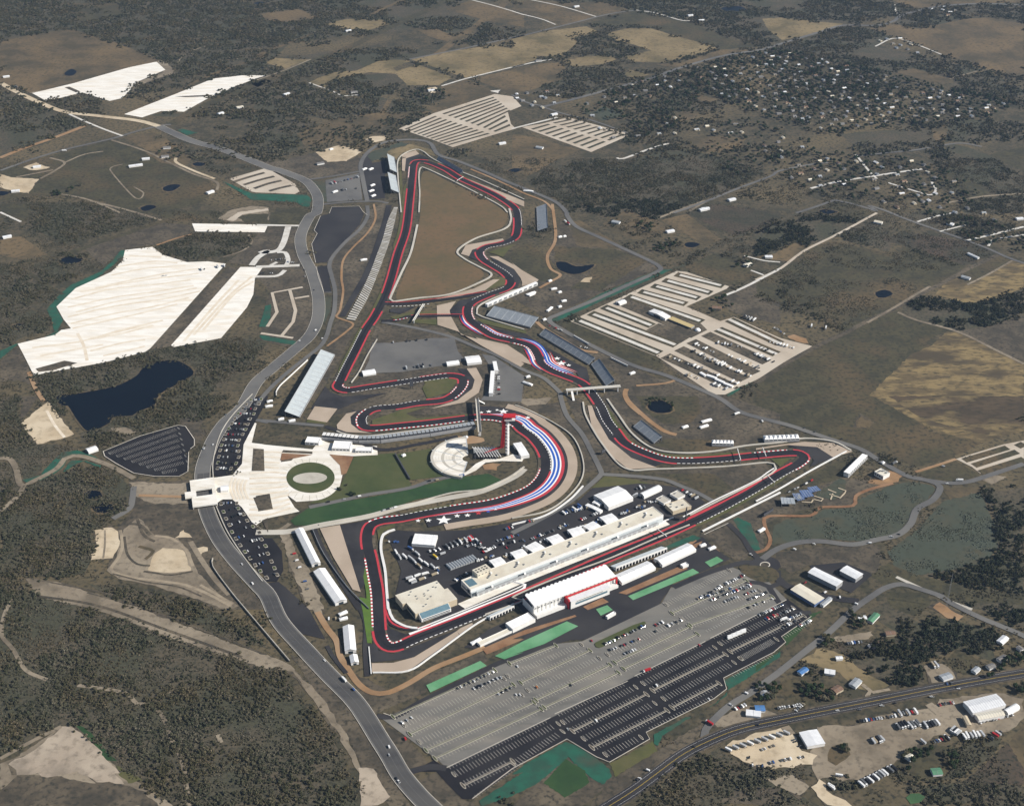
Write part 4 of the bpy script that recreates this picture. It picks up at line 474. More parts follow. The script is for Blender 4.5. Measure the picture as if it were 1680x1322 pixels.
RUN = ["F 340,1290 430,1150 460,1185 540,1215 820,1190 640,1240 510,1295", "J 515,800 700,770 660,850 670,1000 690,1150 640,1210", "N 700,320 740,320 760,360 850,385 1240,235 1250,240 960,410 720,435", "L 200,310 250,305 380,320 490,380 330,445 360,400 280,335", "K 495,65 520,80 560,150 680,290 780,360 960,410 880,440 740,390 600,280", "J 600,90 690,90 620,160 650,215 740,225 640,222 590,180 575,140 580,110", "F 1250,1040 1310,1040 1355,1110 1330,1170 1240,1240 1180,1240 1290,1160 1310,1110",
       "F 1200,680 1260,620 1430,580 1300,640 1290,720 1220,710", "F 1320,350 1330,310 1400,280 1540,260 1400,300 1370,340 1390,380", "F 1450,350 1490,360 1600,420 1640,490 1620,540 1580,540 1600,500 1530,430", "B 920,970 1000,950 1080,990 1000,985 950,1010 940,1060 915,1060", "F 830,670 1000,655 900,700 830,690", "g 0,320 60,330 200,400 400,440 560,460 640,520 700,560 1100,780 1230,840 1260,1000 1180,990 1120,900 860,700 600,520 380,480 100,430",
       "K 940,380 1000,395", "N 780,150 800,240 900,270 1000,250 850,330 790,300 770,200"][:-2] + ["N 800,180 830,225 930,260 1010,240 860,305 820,290"]
for s in RUN: sheet('runoff_area', s, M['runoff'], 7.6, False, 0, 'dark asphalt run-off beside a corner')
GR = ["J 365,65 505,80 440,165 315,145", "J 625,95 560,110 500,180 505,205 560,225 720,232 640,215 590,175 585,130", "F 1305,1040 1365,1035 1405,1110 1380,1190 1290,1250 1080,1290 1250,1235 1340,1165 1355,1110", "J 395,820 520,800 650,1215 600,1200 480,1000", "N 718,440 850,437 980,402 1245,240 1260,265 940,490 720,500",
      "L 0,325 150,303 300,285 480,293 600,345 480,382 380,318 200,305 0,335", "K 468,60 495,60 520,130 600,270 740,385 900,445 720,455 600,360 500,220", "F 1120,650 1240,622 1200,680 1210,720 1270,830 1380,860 1500,900 1662,1010 1640,1030 1400,900 1250,810 1125,770", "F 1270,330 1300,275 1530,235 1535,245 1400,285 1340,305 1320,345", "F 1445,345 1500,345 1600,400 1662,450 1662,540 1640,480 1600,425 1490,365", "F 1510,488 1470,488 1350,545 1060,625 1180,610 1420,555", "B 905,960 990,935 1012,958 930,985 922,1065 905,1060", "B 1290,1105 1500,1185 1662,1250 1662,1285 1480,1210 1290,1130", "F 1662,... "][:-1] + ["g 0,500 350,580 520,690 620,780 610,800 360,720 150,600", "N 1245,240 1262,225 1340,190 1345,200 1262,262", "G 0,385 60,430 165,490 150,510 60,530 70,470"]
for s in GR: sheet('gravel_trap', s, M['gravel'], 7.9, False, 0, 'tan gravel trap beside a corner')
A16, B16 = (800, 685), (690, 845)
band('gravel_trap', (817, 687), (720, 839), 37, 53, 'gravel', 7.8, 'curved tan gravel trap round the long sweeping bend'); band('runoff_area', (780, 686), (690, 845), 8, 38, 'runoff', 7.6, 'asphalt run-off round the sweeping bend')
def swell(a, b, lo, n0, n1):                                           # stripe offsets grow from lo at each end of a run
    i, j = sorted((ti(*a), ti(*b))); f = [0.0] * NT
    for k in range(i, j + 1):
        t = min(1, (TA[k] - TA[i]) / n0, (TA[j] - TA[k]) / n1); f[k] = t * t * (3 - 2 * t)
    return i, j, f
I0, I1, SW = swell((790, 685), (668, 849), 8.8, 70, 260)
for o1, o2, m in [(8.8, 12, 'white'), (12, 16, 'blue'), (16, 18.5, 'white'), (18.5, 22.5, 'blue'), (22.5, 25, 'white'), (25, 30.5, 'red')]:
    V, Fc, U = ribbon(TP, TN, TA, [9.8 + (o1 - 8.8) * f for f in SW], [9.8 + (o2 - 8.8) * f for f in SW], 0, I0, I1 + 1); ob = mesh_obj('painted_stripe', V, upward(V, Fc), M[m], uvs=U); LAYERED.append((8.8, len(LAYERED), ob)); tag(ob, '%s painted stripe round the long sweeping bend' % m, kind='structure')
for o1, o2, m in [(-10, -14, 'blue'), (-14, -15.6, 'white'), (-15.6, -19.5, 'blue'), (-19.5, -21.2, 'white'), (-21.2, -24.5, 'red'), (-24.5, -26, 'white'), (-26, -29, 'red')]: band('painted_stripe', (935, 622), (845, 560) if o2 > -20 else (880, 580), o1, o2, m, 8.8, '%s painted stripe beside the S-bends' % m, True)
for o1, o2, m in [(-8, -10, 'white'), (-10, -13, 'blue'), (-13, -15, 'white'), (-15, -18, 'red')]: band('painted_stripe', (840, 559), (784, 535), o1, o2, m, 8.8, '%s painted stripe at the S-bend entry' % m, True)
for a, b in [((900, 606), (866, 566)), ((800, 546), (766, 516))]:
    for o1, o2, m in [(8, 11, 'red'), (11, 14, 'white'), (14, 17, 'blue'), (17, 20, 'red')]: band('painted_stripe', a, b, o1, o2, m, 8.8, '%s painted patch inside the S-bends' % m, True)
VR = [((560, 618), (640, 462), 8, 14), ((612, 925), (622, 1040), 9, 16), ((658, 850), (780, 830), 8, 13), ((780, 830), (890, 770), 8, 12), ((1120, 865), (1290, 770), 9, 15), ((1240, 748), (1060, 745), 9, 18), ((1050, 741), (985, 665), 9, 15), ((575, 642), (660, 628), -8, -12), ((610, 704), (760, 688), -8, -12), ((676, 300), (655, 412), 12, 18), ((790, 308), (700, 266), 9, 16)]
for a, b, o1, o2 in VR: band('green_verge', a, b, -o1, -o2, 'verge' if (a[0], a[1]) != (612, 925) else 'vivid', 7.7, 'narrow green verge beside the track', True)
for s in ["F 1000,1090 1230,1100 1250,1120 1190,1190 1060,1225 1030,1160 1050,1130", "J 720,150 920,80 1060,70 930,110 1000,140 1330,110 1340,140 1000,165 720,185", "F 830,720 960,690 1120,680 1130,700 950,715 860,735", "F 980,735 1120,735 1120,770 970,755", "J 320,145 440,150 430,175 310,165", "J 750,830 860,790 860,810 790,840 760,900", "F 1480,480 1540,470 1550,520 1400,560 1390,550", "N 1250,240 1330,190 1345,200 1260,250", "F 1440,320 1560,280 1600,270 1560,310 1530,350 1480,330", "g 10,300 100,300 400,380 560,430 560,460 400,420 100,350", "N 640,30 690,40 720,315 690,315 660,110", "L 90,390 220,385 150,440", "J 580,225 700,235 480,240"][:-1]: sheet('grass_bank', s, M['verge'] if 'N 640' not in s else M['vivid'], 7.4, False, 0, 'olive grass patch beside the track')
# kerbs: red runs, red-white blocks and white dashes on either edge
KB = [('R', (607, 862), (604, 900), 'red'), ('R', (660, 850), (607, 862), 'kerb'), ('L', (700, 843), (604, 880), 'red'), ('L', (606, 905), (622, 1035), 'red'), ('R', (608, 915), (622, 1030), 'kerb'), ('R', (622, 1036), (655, 1060), 'red'), ('R', (660, 1058), (840, 985), 'kerbw'), ('R', (840, 985), (1135, 857), 'red'), ('L', (626, 1040), (665, 1055), 'kerb'), ('L', (665, 1055), (1130, 860), 'red'), ('L', (1131, 859), (1308, 764), 'red'), ('R', (1137, 856), (1300, 768), 'kerbw'), ('R', (1300, 768), (1318, 752), 'kerb'), ('R', (1319, 752), (1300, 744), 'red'), ('R', (1296, 744), (1240, 748), 'kerb'), ('L', (1310, 746), (1210, 751), 'red'), ('L', (1210, 751), (1110, 757), 'kerbw'), ('R', (1235, 748), (1140, 756), 'red'), ('R', (1140, 756), (1030, 730), 'kerb'), ('L', (1110, 757), (1015, 718), 'red'), ('L', (1013, 714), (985, 668), 'kerbw'), ('R', (1028, 729), (1008, 706), 'red'), ('R', (1005, 702), (965, 640), 'kerbw'), ('L', (983, 664), (955, 630), 'red'), ('R', (960, 634), (925, 616), 'red'), ('L', (945, 625), (890, 600), 'red'), ('R', (925, 616), (885, 592), 'kerb'), ('L', (885, 590), (845, 561), 'kerb'), ('R', (884, 587), (845, 560), 'red'), ('L', (840, 559), (775, 528), 'red'), ('R', (840, 559), (784, 535), 'kerb'), ('R', (772, 526), (768, 505), 'kerb'), ('L', (771, 525), (768, 503), 'red'), ('R', (770, 502), (806, 483), 'red'), ('L', (780, 494), (832, 473), 'kerbw'), ('R', (815, 480), (838, 464), 'red'), ('L', (835, 470), (838, 458), 'red'), ('L', (834, 455), (796, 428), 'red'), ('R', (836, 456), (800, 431), 'kerbw'), ('R', (795, 428), (787, 412), 'kerb'), ('L', (797, 429), (786, 415), 'red'), ('L', (788, 410), (830, 398), 'red'), ('R', (790, 408), (845, 390), 'kerbw'), ('R', (838, 394), (849, 375), 'red'), ('L', (846, 388), (849, 358), 'red'), ('R', (849, 370), (842, 340), 'kerbw'), ('R', (845, 344), (830, 331), 'red'), ('L', (846, 345), (700, 266), 'red'), ('R', (825, 328), (715, 271), 'red'), ('R', (700, 267), (679, 270), 'red'), ('L', (690, 265), (676, 295), 'red'), ('R', (678, 275), (676, 292), 'kerb'), ('R', (674, 310), (634, 482), 'red'), ('L', (676, 295), (630, 490), 'red'), ('R', (622, 508), (602, 540), 'red'), ('L', (620, 512), (606, 535), 'red'), ('R', (600, 542), (558, 626), 'kerbw'), ('L', (600, 542), (560, 625), 'red'), ('R', (557, 628), (572, 641), 'red'), ('L', (558, 630), (575, 640), 'kerb'), ('R', (575, 641), (735, 618), 'kerbw'), ('L', (575, 640), (655, 628), 'red'), ('L', (655, 628), (735, 618), 'kerbw'), ('R', (738, 617), (760, 632), 'red'), ('L', (690, 623), (754, 622), 'red'), ('L', (757, 625), (740, 652), 'kerb'), ('R', (757, 635), (745, 648), 'kerb'), ('R', (745, 648), (700, 661), 'red'), ('L', (738, 653), (650, 668), 'red'), ('R', (690, 662), (610, 674), 'kerbw'), ('L', (625, 670), (600, 680), 'red'), ('R', (608, 675), (596, 698), 'kerb'), ('L', (598, 682), (596, 697), 'kerbw'), ('R', (595, 695), (612, 703), 'red'), ('R', (612, 703), (760, 688), 'kerb'), ('L', (604, 702), (764, 687), 'red'), ('R', (770, 686), (850, 700), 'kerb'), ('L', (770, 686), (850, 700), 'red'), ('R', (850, 700), (893, 750), 'red'), ('L', (850, 700), (893, 770), 'kerbw'), ('R', (893, 770), (740, 836), 'kerb'), ('L', (893, 772), (700, 843), 'red'), ('R', (735, 837), (650, 852), 'kerbw')]
for sd, a, b, m in KB:
    q = -1 if sd == 'R' else 1
    band('kerb', a, b, q * (HW - .3), q * (HW + {'red': 3.0, 'kerb': 2.2, 'kerbw': .9}[m]), m, 8.9 + .2 * (hash((a, m)) % 3 if False else (int(a[0]) % 3)), {'kerb': 'red and white blocked kerb', 'kerbw': 'white dashed kerb', 'red': 'red painted kerb strip'}[m] + ' along the track edge')
# link roads of the short circuits and pit exits
for s, w, lb in [("F 800,640 900,640 1060,625 1250,600 1440,570", 11, 'short link of track across the gravel'), ("F 780,745 880,740 930,720 1000,715 1290,712", 10, 'second short link of track with a chicane'), ("K 1100,770 1300,650 1500,560 1600,490 1640,440", 6, 'pit exit lane rising beside the straight'), ("N 800,0 815,150 850,200 930,225 1020,225 1150,180 1400,70 1662,-40", 8, 'pit entry lane')]:
    strip('track_link', s, w, M['track'], 8.1, label=lb)
for s, w, m in [("F 800,628 900,628 1060,613 1250,588 1430,562", 2.2, 'red'), ("F 830,655 960,652 1080,640", 1.6, 'kerbw'), ("F 960,710 1000,705 1290,703", 2, 'red'), ("F 850,740 900,735 940,725", 2, 'kerb'), ("K 1060,750 1250,650 1500,530 1590,470 1630,445", 2.5, 'white'), ("K 1090,760 1200,705 1400,610 1520,540", 3, 'red'), ("N 950,260 1050,225 1300,125 1662,-25 K 0,1150", 4.5, 'white'), ("N 795,0 810,130 850,195 930,222 1030,220 1080,205", 3, 'red')]: strip('painted_stripe', s, w, M[m], 8.95, label='%s stripe beside a track link' % M[m].name.replace('_', ' '), mask=False)
# stars painted on the run-off
def star(cx, cy, r, m, lb, name='painted_star', rot=0.0):
    c = P(cx, cy); pts = []
    for k in range(10):
        a = math.pi / 2 + k * math.pi / 5 + rot; rr = r if k % 2 == 0 else r * .42
        pts.append(Vector((c.x + rr * math.cos(a), c.y + rr * math.sin(a), 0)))
    sheet(name, [c + (p - c) * .8 for p in pts], M[m], 9.4, False, 0, lb)
for cx, cy, r, m, lb in [(728, 854, 16, 'white', 'large white star painted beside the sweeping bend'), (686, 855, 6, 'white', 'leftmost small white star on the run-off'), (703, 854.5, 7, 'white', 'second small white star from the left on the run-off'), (750, 847, 7, 'white', 'white star right of the large one'), (767, 846, 7, 'white', 'second white star right of the large one'), (785, 842.5, 7, 'red', 'red star painted on the run-off'), (801, 840, 5, 'blue', 'blue star painted on the run-off'), (813, 836, 4, 'white', 'small white star at the run-off end'),
                         (914, 589, 9, 'white', 'white star beside the S-bends, upper'), (921, 597, 13, 'white', 'large white star beside the S-bends'), (933, 600, 7, 'white', 'white star beside the S-bends, lower'), (925, 594, 5, 'red', 'red star beside the S-bends'), (790, 677.5, 5, 'white', 'white star above the bend entry'), (802, 676, 7, 'white', 'second white star above the bend entry'), (815.5, 673.5, 5, 'white', 'third white star above the bend entry'), (826, 676, 12, 'white', 'large white star under the tower'), (866, 686, 7, 'white', 'white star right of the tower'), (851, 684, 5, 'white', 'small white star right of the tower')]: star(cx, cy, r, m, lb)
# ------------------------------------------------------------------ scrub and woods
TOPZ = settle()
def leaf_clump(seed, r, h, nf, leaf, trunk=False):
    rg = random.Random(seed); V = []; Fc = []
    lobes = [(rg.uniform(-.45, .45) * r, rg.uniform(-.45, .45) * r, h * rg.uniform(.5, .75), rg.uniform(.45, .7)) for _ in range(4)]
    for k in range(nf):
        lx, ly, lz, ls = rg.choice(lobes)
        a = rg.uniform(0, 2 * math.pi); e = math.asin(rg.uniform(-.5, 1)); q = rg.uniform(.72, 1.08)
        c = Vector((lx + r * ls * q * math.cos(a) * math.cos(e), ly + r * ls * q * math.sin(a) * math.cos(e), max(.15 * h, lz + h * .42 * q * math.sin(e))))
        nrm = Vector((c.x - lx, c.y - ly, (c.z - lz) * 1.2 + .2)).normalized() + Vector((rg.gauss(0, .35), rg.gauss(0, .35), rg.gauss(0, .35)))
        nrm.normalize(); t = nrm.orthogonal().normalized(); b = nrm.cross(t); s = leaf * rg.uniform(.6, 1.3)
        i = len(V); V += [c + t * s, c + b * s * .8, c - t * s * rg.uniform(.6, 1), c - b * s * .8]; Fc.append((i, i + 1, i + 2, i + 3))
    return V, Fc
def foliage_mat(name, c1, c2, c3=None, tint=(1.06, .95, .84)):
    m = bpy.data.materials.new(name); m.use_nodes = True; n = m.node_tree.nodes; l = m.node_tree.links; b = n['Principled BSDF']
    b.inputs['Roughness'].default_value = .95; b.inputs['Specular IOR Level'].default_value = .1
    oi = n.new('ShaderNodeObjectInfo'); g = n.new('ShaderNodeNewGeometry')
    a = n.new('ShaderNodeMath'); a.operation = 'ADD'; l.new(oi.outputs['Random'], a.inputs[0]); l.new(g.outputs['Random Per Island'], a.inputs[1])
    h = n.new('ShaderNodeMath'); h.operation = 'MULTIPLY'; h.inputs[1].default_value = .5; l.new(a.outputs[0], h.inputs[0])
    r = n.new('ShaderNodeValToRGB'); r.color_ramp.elements[0].color = (*c1, 1); r.color_ramp.elements[1].color = (*c2, 1); r.color_ramp.elements[0].position = .25; r.color_ramp.elements[1].position = .75
    if c3: e = r.color_ramp.elements.new(.9); e.color = (*c3, 1)
    l.new(h.outputs[0], r.inputs[0])
    t = n.new('ShaderNodeTexNoise'); t.inputs['Scale'].default_value = .012; t.inputs['Detail'].default_value = 3; l.new(g.outputs['Position'], t.inputs['Vector'])   # stands differ in tone
    mr = n.new('ShaderNodeMapRange'); mr.inputs[1].default_value = .42; mr.inputs[2].default_value = .6; l.new(t.outputs['Fac'], mr.inputs[0])
    x = n.new('ShaderNodeMix'); x.data_type = 'RGBA'; x.blend_type = 'MULTIPLY'; x.inputs[7].default_value = (*tint, 1); l.new(mr.outputs[0], x.inputs[0]); l.new(r.outputs[0], x.inputs[6]); l.new(x.outputs[2], b.inputs['Base Color']); return m
F_SCRUB = foliage_mat('winter_brush', (.058, .06, .037), (.12, .107, .076), (.2, .18, .145))
F_WOOD = foliage_mat('dark_brush', (.044, .05, .029), (.098, .092, .06), (.17, .152, .115))
F_OAK = foliage_mat('live_oak_leaves', (.016, .03, .014), (.036, .056, .024))
F_DENSE = foliage_mat('evergreen_brush', (.02, .028, .016), (.045, .05, .03), (.09, .08, .06)); F_TUFT = foliage_mat('teal_tufts', (.085, .105, .085), (.15, .17, .14))
BARK = mat('bark', (.07, .055, .042), (.05, .04, .03), .8)
LIB = bpy.data.collections.new('plant_library')                     # source shapes only; not linked to the scene
def lib(kind, n, r, h, nf, leaf, m, many=1, spread=0):
    c = bpy.data.collections.new('plants_' + kind)
    for k in range(n):
        V, Fc = [], []
        rg = random.Random(k * 7 + len(kind))
        for q in range(many):
            v, f = leaf_clump(k * 31 + q, r * rg.uniform(.6, 1.3), h * rg.uniform(.6, 1.25), nf, leaf); o = len(V)
            off = Vector((rg.uniform(-spread, spread), rg.uniform(-spread, spread), 0)); V += [p + off for p in v]; Fc += [tuple(i + o for i in ff) for ff in f]
        me = bpy.data.meshes.new(kind + '_bush'); me.from_pydata([tuple(p) for p in V], [], Fc); me.materials.append(m); me.update()
        c.objects.link(bpy.data.objects.new(kind + '_bush', me))
    return c
L_SCRUB = lib('scrub', 8, 1.55, 1.4, 30, .5, F_SCRUB, 8, 8); L_WOOD = lib('wood', 8, 2.3, 2.5, 46, .7, F_WOOD, 9, 9.5); L_DENSE = lib('dense', 6, 3.0, 4.2, 60, .95, F_DENSE, 5, 7.5); L_TUFT = lib('tuft', 3, 1.2, .7, 14, .7, F_TUFT, 4, 6); L_FAR = lib('far', 6, 4.0, 3.8, 44, 1.6, F_WOOD, 9, 19)
def scatter_group(coll):
    ng = bpy.data.node_groups.new('scatter_' + coll.name, 'GeometryNodeTree'); ng.is_modifier = True
    ng.interface.new_socket('Geometry', in_out='INPUT', socket_type='NodeSocketGeometry'); ng.interface.new_socket('Geometry', in_out='OUTPUT', socket_type='NodeSocketGeometry')
    n = ng.nodes; l = ng.links; gi = n.new('NodeGroupInput'); go = n.new('NodeGroupOutput')
    ci = n.new('GeometryNodeCollectionInfo'); ci.inputs[0].default_value = coll; ci.inputs['Separate Children'].default_value = True; ci.inputs['Reset Children'].default_value = True
    ip = n.new('GeometryNodeInstanceOnPoints'); ip.inputs['Pick Instance'].default_value = True
    sc = n.new('GeometryNodeInputNamedAttribute'); sc.data_type = 'FLOAT'; sc.inputs[0].default_value = 'sz'
    rv = n.new('FunctionNodeRandomValue'); rv.data_type = 'FLOAT'; rv.inputs[3].default_value = 6.283
    cx = n.new('ShaderNodeCombineXYZ'); l.new(rv.outputs[1], cx.inputs[2])
    ri = n.new('FunctionNodeRandomValue'); ri.data_type = 'INT'; ri.inputs[4].default_value = 0; ri.inputs[5].default_value = 40; ri.inputs['Seed'].default_value = 3
    l.new(gi.outputs[0], ip.inputs['Points']); l.new(ci.outputs[0], ip.inputs['Instance']); l.new(ri.outputs[2], ip.inputs['Instance Index'])
    l.new(cx.outputs[0], ip.inputs['Rotation']); l.new(sc.outputs[0], ip.inputs['Scale']); l.new(ip.outputs[0], go.inputs[0]); return ng
def scatter(name, pts, sizes, coll, label):
    if len(pts) == 0: return
    me = bpy.data.meshes.new(name); me.vertices.add(len(pts)); co = np.zeros((len(pts), 3), np.float32); co[:, :2] = pts; co[:, 2] = .1
    me.vertices.foreach_set('co', co.ravel()); at = me.attributes.new('sz', 'FLOAT', 'POINT'); at.data.foreach_set('value', np.asarray(sizes, np.float32)); me.update()
    o = bpy.data.objects.new(name, me); COL.objects.link(o); md = o.modifiers.new('scatter', 'NODES'); md.node_group = scatter_group(coll); tag(o, label, kind='stuff'); return o
# where plants may grow, rasterised from the survey polygons (half photo resolution)
RW, RH = 900, 720; OX, OY = 60, 59                                  # padded half-resolution raster
CLS = np.full((RH, RW), 1, np.uint8)                                # 0 clear, 1 sparse, 2 scrub, 3 wood, 4 neighbourhood, 5 tufts
def fill(poly, val):
    p = np.asarray(poly, float) / 2 + (OX / 2, OY / 2); x, y = p[:, 0], p[:, 1]; x2, y2 = np.roll(x, -1), np.roll(y, -1)
    for r in range(max(0, int(y.min())), min(RH, int(y.max()) + 2)):
        yc = r + .5; m = ((y <= yc) & (y2 > yc)) | ((y2 <= yc) & (y > yc))
        if not m.any(): continue
        xs = np.sort(x[m] + (yc - y[m]) / (y2[m] - y[m]) * (x2[m] - x[m]))
        for a, b in zip(xs[::2], xs[1::2]): CLS[r, max(0, int(round(a))):max(0, min(RW, int(round(b))))] = val
for cl, poly in VEG: fill(poly, {'c': 0, 's': 2, 'w': 3, 't': 4, 'm': 5, 'd': 6}[cl])
for pts, w in ROADMASK:
    for i in range(0, len(pts) - 1):
        a, b = pts[i], pts[i + 1]; d = b - a
        if d.length < 1e-6: continue
        n_ = Vector((-d.y, d.x, 0)).normalized() * (w + 2.5)
        fill([PIX(*(q.x, q.y)) for q in (a - n_, a + n_, b + n_, b - n_)], 0)
for ln in ["B 740,380 870,365 960,385 1100,430 1300,490 1480,560 1662,640", "C 330,250 400,210 560,200 650,235", "C 850,170 1000,220 1280,300 1060,370 950,395", "A 440,182 700,260 960,360", "D 700,180 1000,280 1400,430 1662,500", "G 1040,400 1200,310 1400,210 1662,120", "H 950,280 1100,350 1250,400", "L 780,380 880,430 960,460", "C 740,845 500,765 350,720", "C 460,160 640,165 860,165", "B 330,515 480,580 640,600", "A 900,820 1050,890 1200,960 1330,1020", "E 0,420 150,380 400,320", "Q 280,430 330,470 400,510", "Q 870,1060 880,1170 1100,1180 1260,1100 1240,960", "D 540,165 400,215 250,255 100,300", "M 1060,600 1350,640 1420,720 1390,860 1480,960 1540,1120 1640,1280", "M 920,690 1050,900 1150,1100 1190,1322", "I 1200,150 1400,60", "H 0,600 130,630 330,700 560,815", "G 0,20 160,0"][:-1]:
    q = gp(ln)
    for a, b in zip(q[:-1], q[1:]):
        n_ = Vector((-(b - a).y, (b - a).x, 0)).normalized() * 7; fill([PIX(w.x, w.y) for w in (a - n_, a + n_, b + n_, b - n_)], 3)
def vnoise(x, y, s, seed):                                          # cheap value noise
    rg = np.random.default_rng(seed); T = rg.random((256, 256)); gx, gy = x / s, y / s; ix, iy = np.floor(gx).astype(int), np.floor(gy).astype(int); fx, fy = gx - ix, gy - iy
    fx = fx * fx * (3 - 2 * fx); fy = fy * fy * (3 - 2 * fy); g_ = lambda a, b: T[a % 256, b % 256]
    return (g_(ix, iy) * (1 - fx) + g_(ix + 1, iy) * fx) * (1 - fy) + (g_(ix, iy + 1) * (1 - fx) + g_(ix + 1, iy + 1) * fx) * fy
def candidates(y0, y1, dens):                                       # uniform on the ground between two photo rows
    Y0, Y1 = P(840, y1).y, P(840, y0).y; hwid = max(abs(P(-60, y0).x), abs(P(1740, y0).x)); n = int((Y1 - Y0) * hwid * 2 * dens)
    x = NR.uniform(-hwid, hwid, n); y = NR.uniform(Y0, Y1, n); u, v = PIX(x, y); k = (u > -55) & (u < 1735) & (v > -55) & (v < 1375)
    x, y, u, v = x[k], y[k], u[k], v[k]; c = CLS[((v + OY) / 2).astype(int), ((u + OX) / 2).astype(int)]
    return x, y, v, c
for nm, (ya, yb), dd, where in [('near', (650, 1375), 1.0, 'in the foreground'), ('middle', (260, 650), .8, 'in the middle distance')]:
    x, y, v, c = candidates(ya, yb, .016 * dd)
    nz = vnoise(x, y, 45, 1) * .6 + vnoise(x, y, 130, 2) * .4; u_ = NR.random(len(x))
    k = ((c == 2) & (nz > .42) & (u_ < .5)) | ((c == 1) & (nz > .58) & (u_ < .4)) | ((c == 3) & (u_ < .55)) | ((c == 4) & (nz > .5) & (u_ < .2)); scatter('scrub_' + nm, np.c_[x, y][k], NR.uniform(.55, 1.25, k.sum()), L_SCRUB, 'grey-brown winter scrub ' + where)
    x, y, v, c = candidates(ya, yb, .009 * dd); nz = vnoise(x, y, 60, 3) * .6 + vnoise(x, y, 190, 4) * .4; u_ = NR.random(len(x))
    k = ((c == 3) & (nz > .36)) | ((c == 1) & (nz > .68) & (u_ < .35)) | ((c == 2) & (nz > .66) & (u_ < .3)); scatter('brushwood_' + nm, np.c_[x, y][k], NR.uniform(.4, 1.3, k.sum()) ** 1.2, L_WOOD, 'dense dark brushwood ' + where)
x, y, v, c = candidates(200, 1375, .012); k = (c == 6) & (vnoise(x, y, 50, 11) > .25); scatter('dense_woods', np.c_[x, y][k], NR.uniform(.5, 1.25, k.sum()), L_DENSE, 'dense dark evergreen woods between the fields')
x, y, v, c = candidates(-55, 260, .0026); nz = vnoise(x, y, 120, 5) * .5 + vnoise(x, y, 400, 6) * .5; u_ = NR.random(len(x))
k = (((c == 3) | (c == 6)) & (nz > .3)) | ((c == 1) & (nz > .5) & (u_ < .6)) | ((c == 2) & (nz > .5) & (u_ < .4)); scatter('far_woods', np.c_[x, y][k], NR.uniform(.45, 1.1, k.sum()), L_FAR, 'dark woods and brush toward the top of the view')
x, y, v, c = candidates(750, 980, .03); nz = vnoise(x, y, 25, 7); k = (c == 5) & (nz > .55); scatter('grass_tufts', np.c_[x, y][k], NR.uniform(.6, 1.3, k.sum()), L_TUFT, 'bluish green seeded tufts on the banks below the first corner')
# ------------------------------------------------------------------ kit for buildings, stands, tents, vehicles
GZ = TOPZ * .6                                                      # level on which things stand
C = {}
C['tent'] = mat('white_tent_fabric', (.82, .82, .81), (.77, .77, .77), .15, rough=.6); C['roofw'] = mat('white_metal_roof', (.72, .73, .74), (.64, .65, .67), .2, rough=.5)
C['roofcream'] = mat('cream_membrane_roof', (.62, .57, .46), (.55, .5, .41), .1, (.66, .62, .52), .03); C['wallw'] = mat('white_wall_panel', (.72, .71, .69), (.66, .65, .63), .2)
C['wallgrey'] = mat('grey_wall_panel', (.3, .3, .3), (.25, .25, .26), .2); C['glass'] = mat('dark_glass', (.03, .045, .06), rough=.12, spec=.6); C['skylight'] = mat('blue_grey_glazing', (.12, .2, .24), (.1, .17, .21), .3, rough=.2, spec=.6)
C['seat'] = mat('grey_blue_bleachers', (.34, .37, .4), (.28, .31, .34), .3, rough=.6); C['seatpale'] = mat('pale_bleachers', (.5, .54, .55), (.44, .48, .5), .15, rough=.55); C['seatdark'] = mat('dark_seats', (.05, .055, .065), (.07, .07, .08), .4)
C['aisle'] = mat('pale_aisle', (.45, .47, .48)); C['steel'] = mat('galvanised_steel', (.34, .35, .36), (.28, .29, .3), .5, rough=.45, metal=.4); C['black'] = mat('black_metal', (.012, .012, .014), rough=.5); C['redm'] = mat('red_metal', (.5, .025, .03), (.43, .02, .027), .3, rough=.45)
C['conc'] = M['concrete']; C['tan'] = mat('tan_wall', (.5, .42, .3), (.44, .37, .27), .2); C['tyre'] = mat('tyre_rubber', (.02, .02, .02)); C['greenroof'] = mat('green_metal_roof', (.1, .24, .14), (.085, .2, .12), .3, rough=.5); C['blueroof'] = mat('blue_metal_roof', (.08, .2, .42), (.07, .17, .37), .3, rough=.5); C['shingle'] = mat('grey_shingles', (.2, .19, .18), (.15, .145, .14), .5); C['brownroof'] = mat('brown_shingles', (.2, .13, .09), (.16, .1, .07), .5); C['palewood'] = mat('yellow_timber', (.5, .4, .2), (.44, .35, .18), .4); C['silver'] = mat('silver_metal_roof', (.45, .47, .48), (.38, .4, .42), .3, rough=.4, metal=.3); C['bluegrey'] = mat('blue_sail_cloth', (.09, .14, .27), (.12, .17, .3), .2, rough=.6); C['orange'] = mat('orange_plastic', (.6, .2, .04)); C['bluep'] = mat('blue_plastic', (.05, .14, .4))
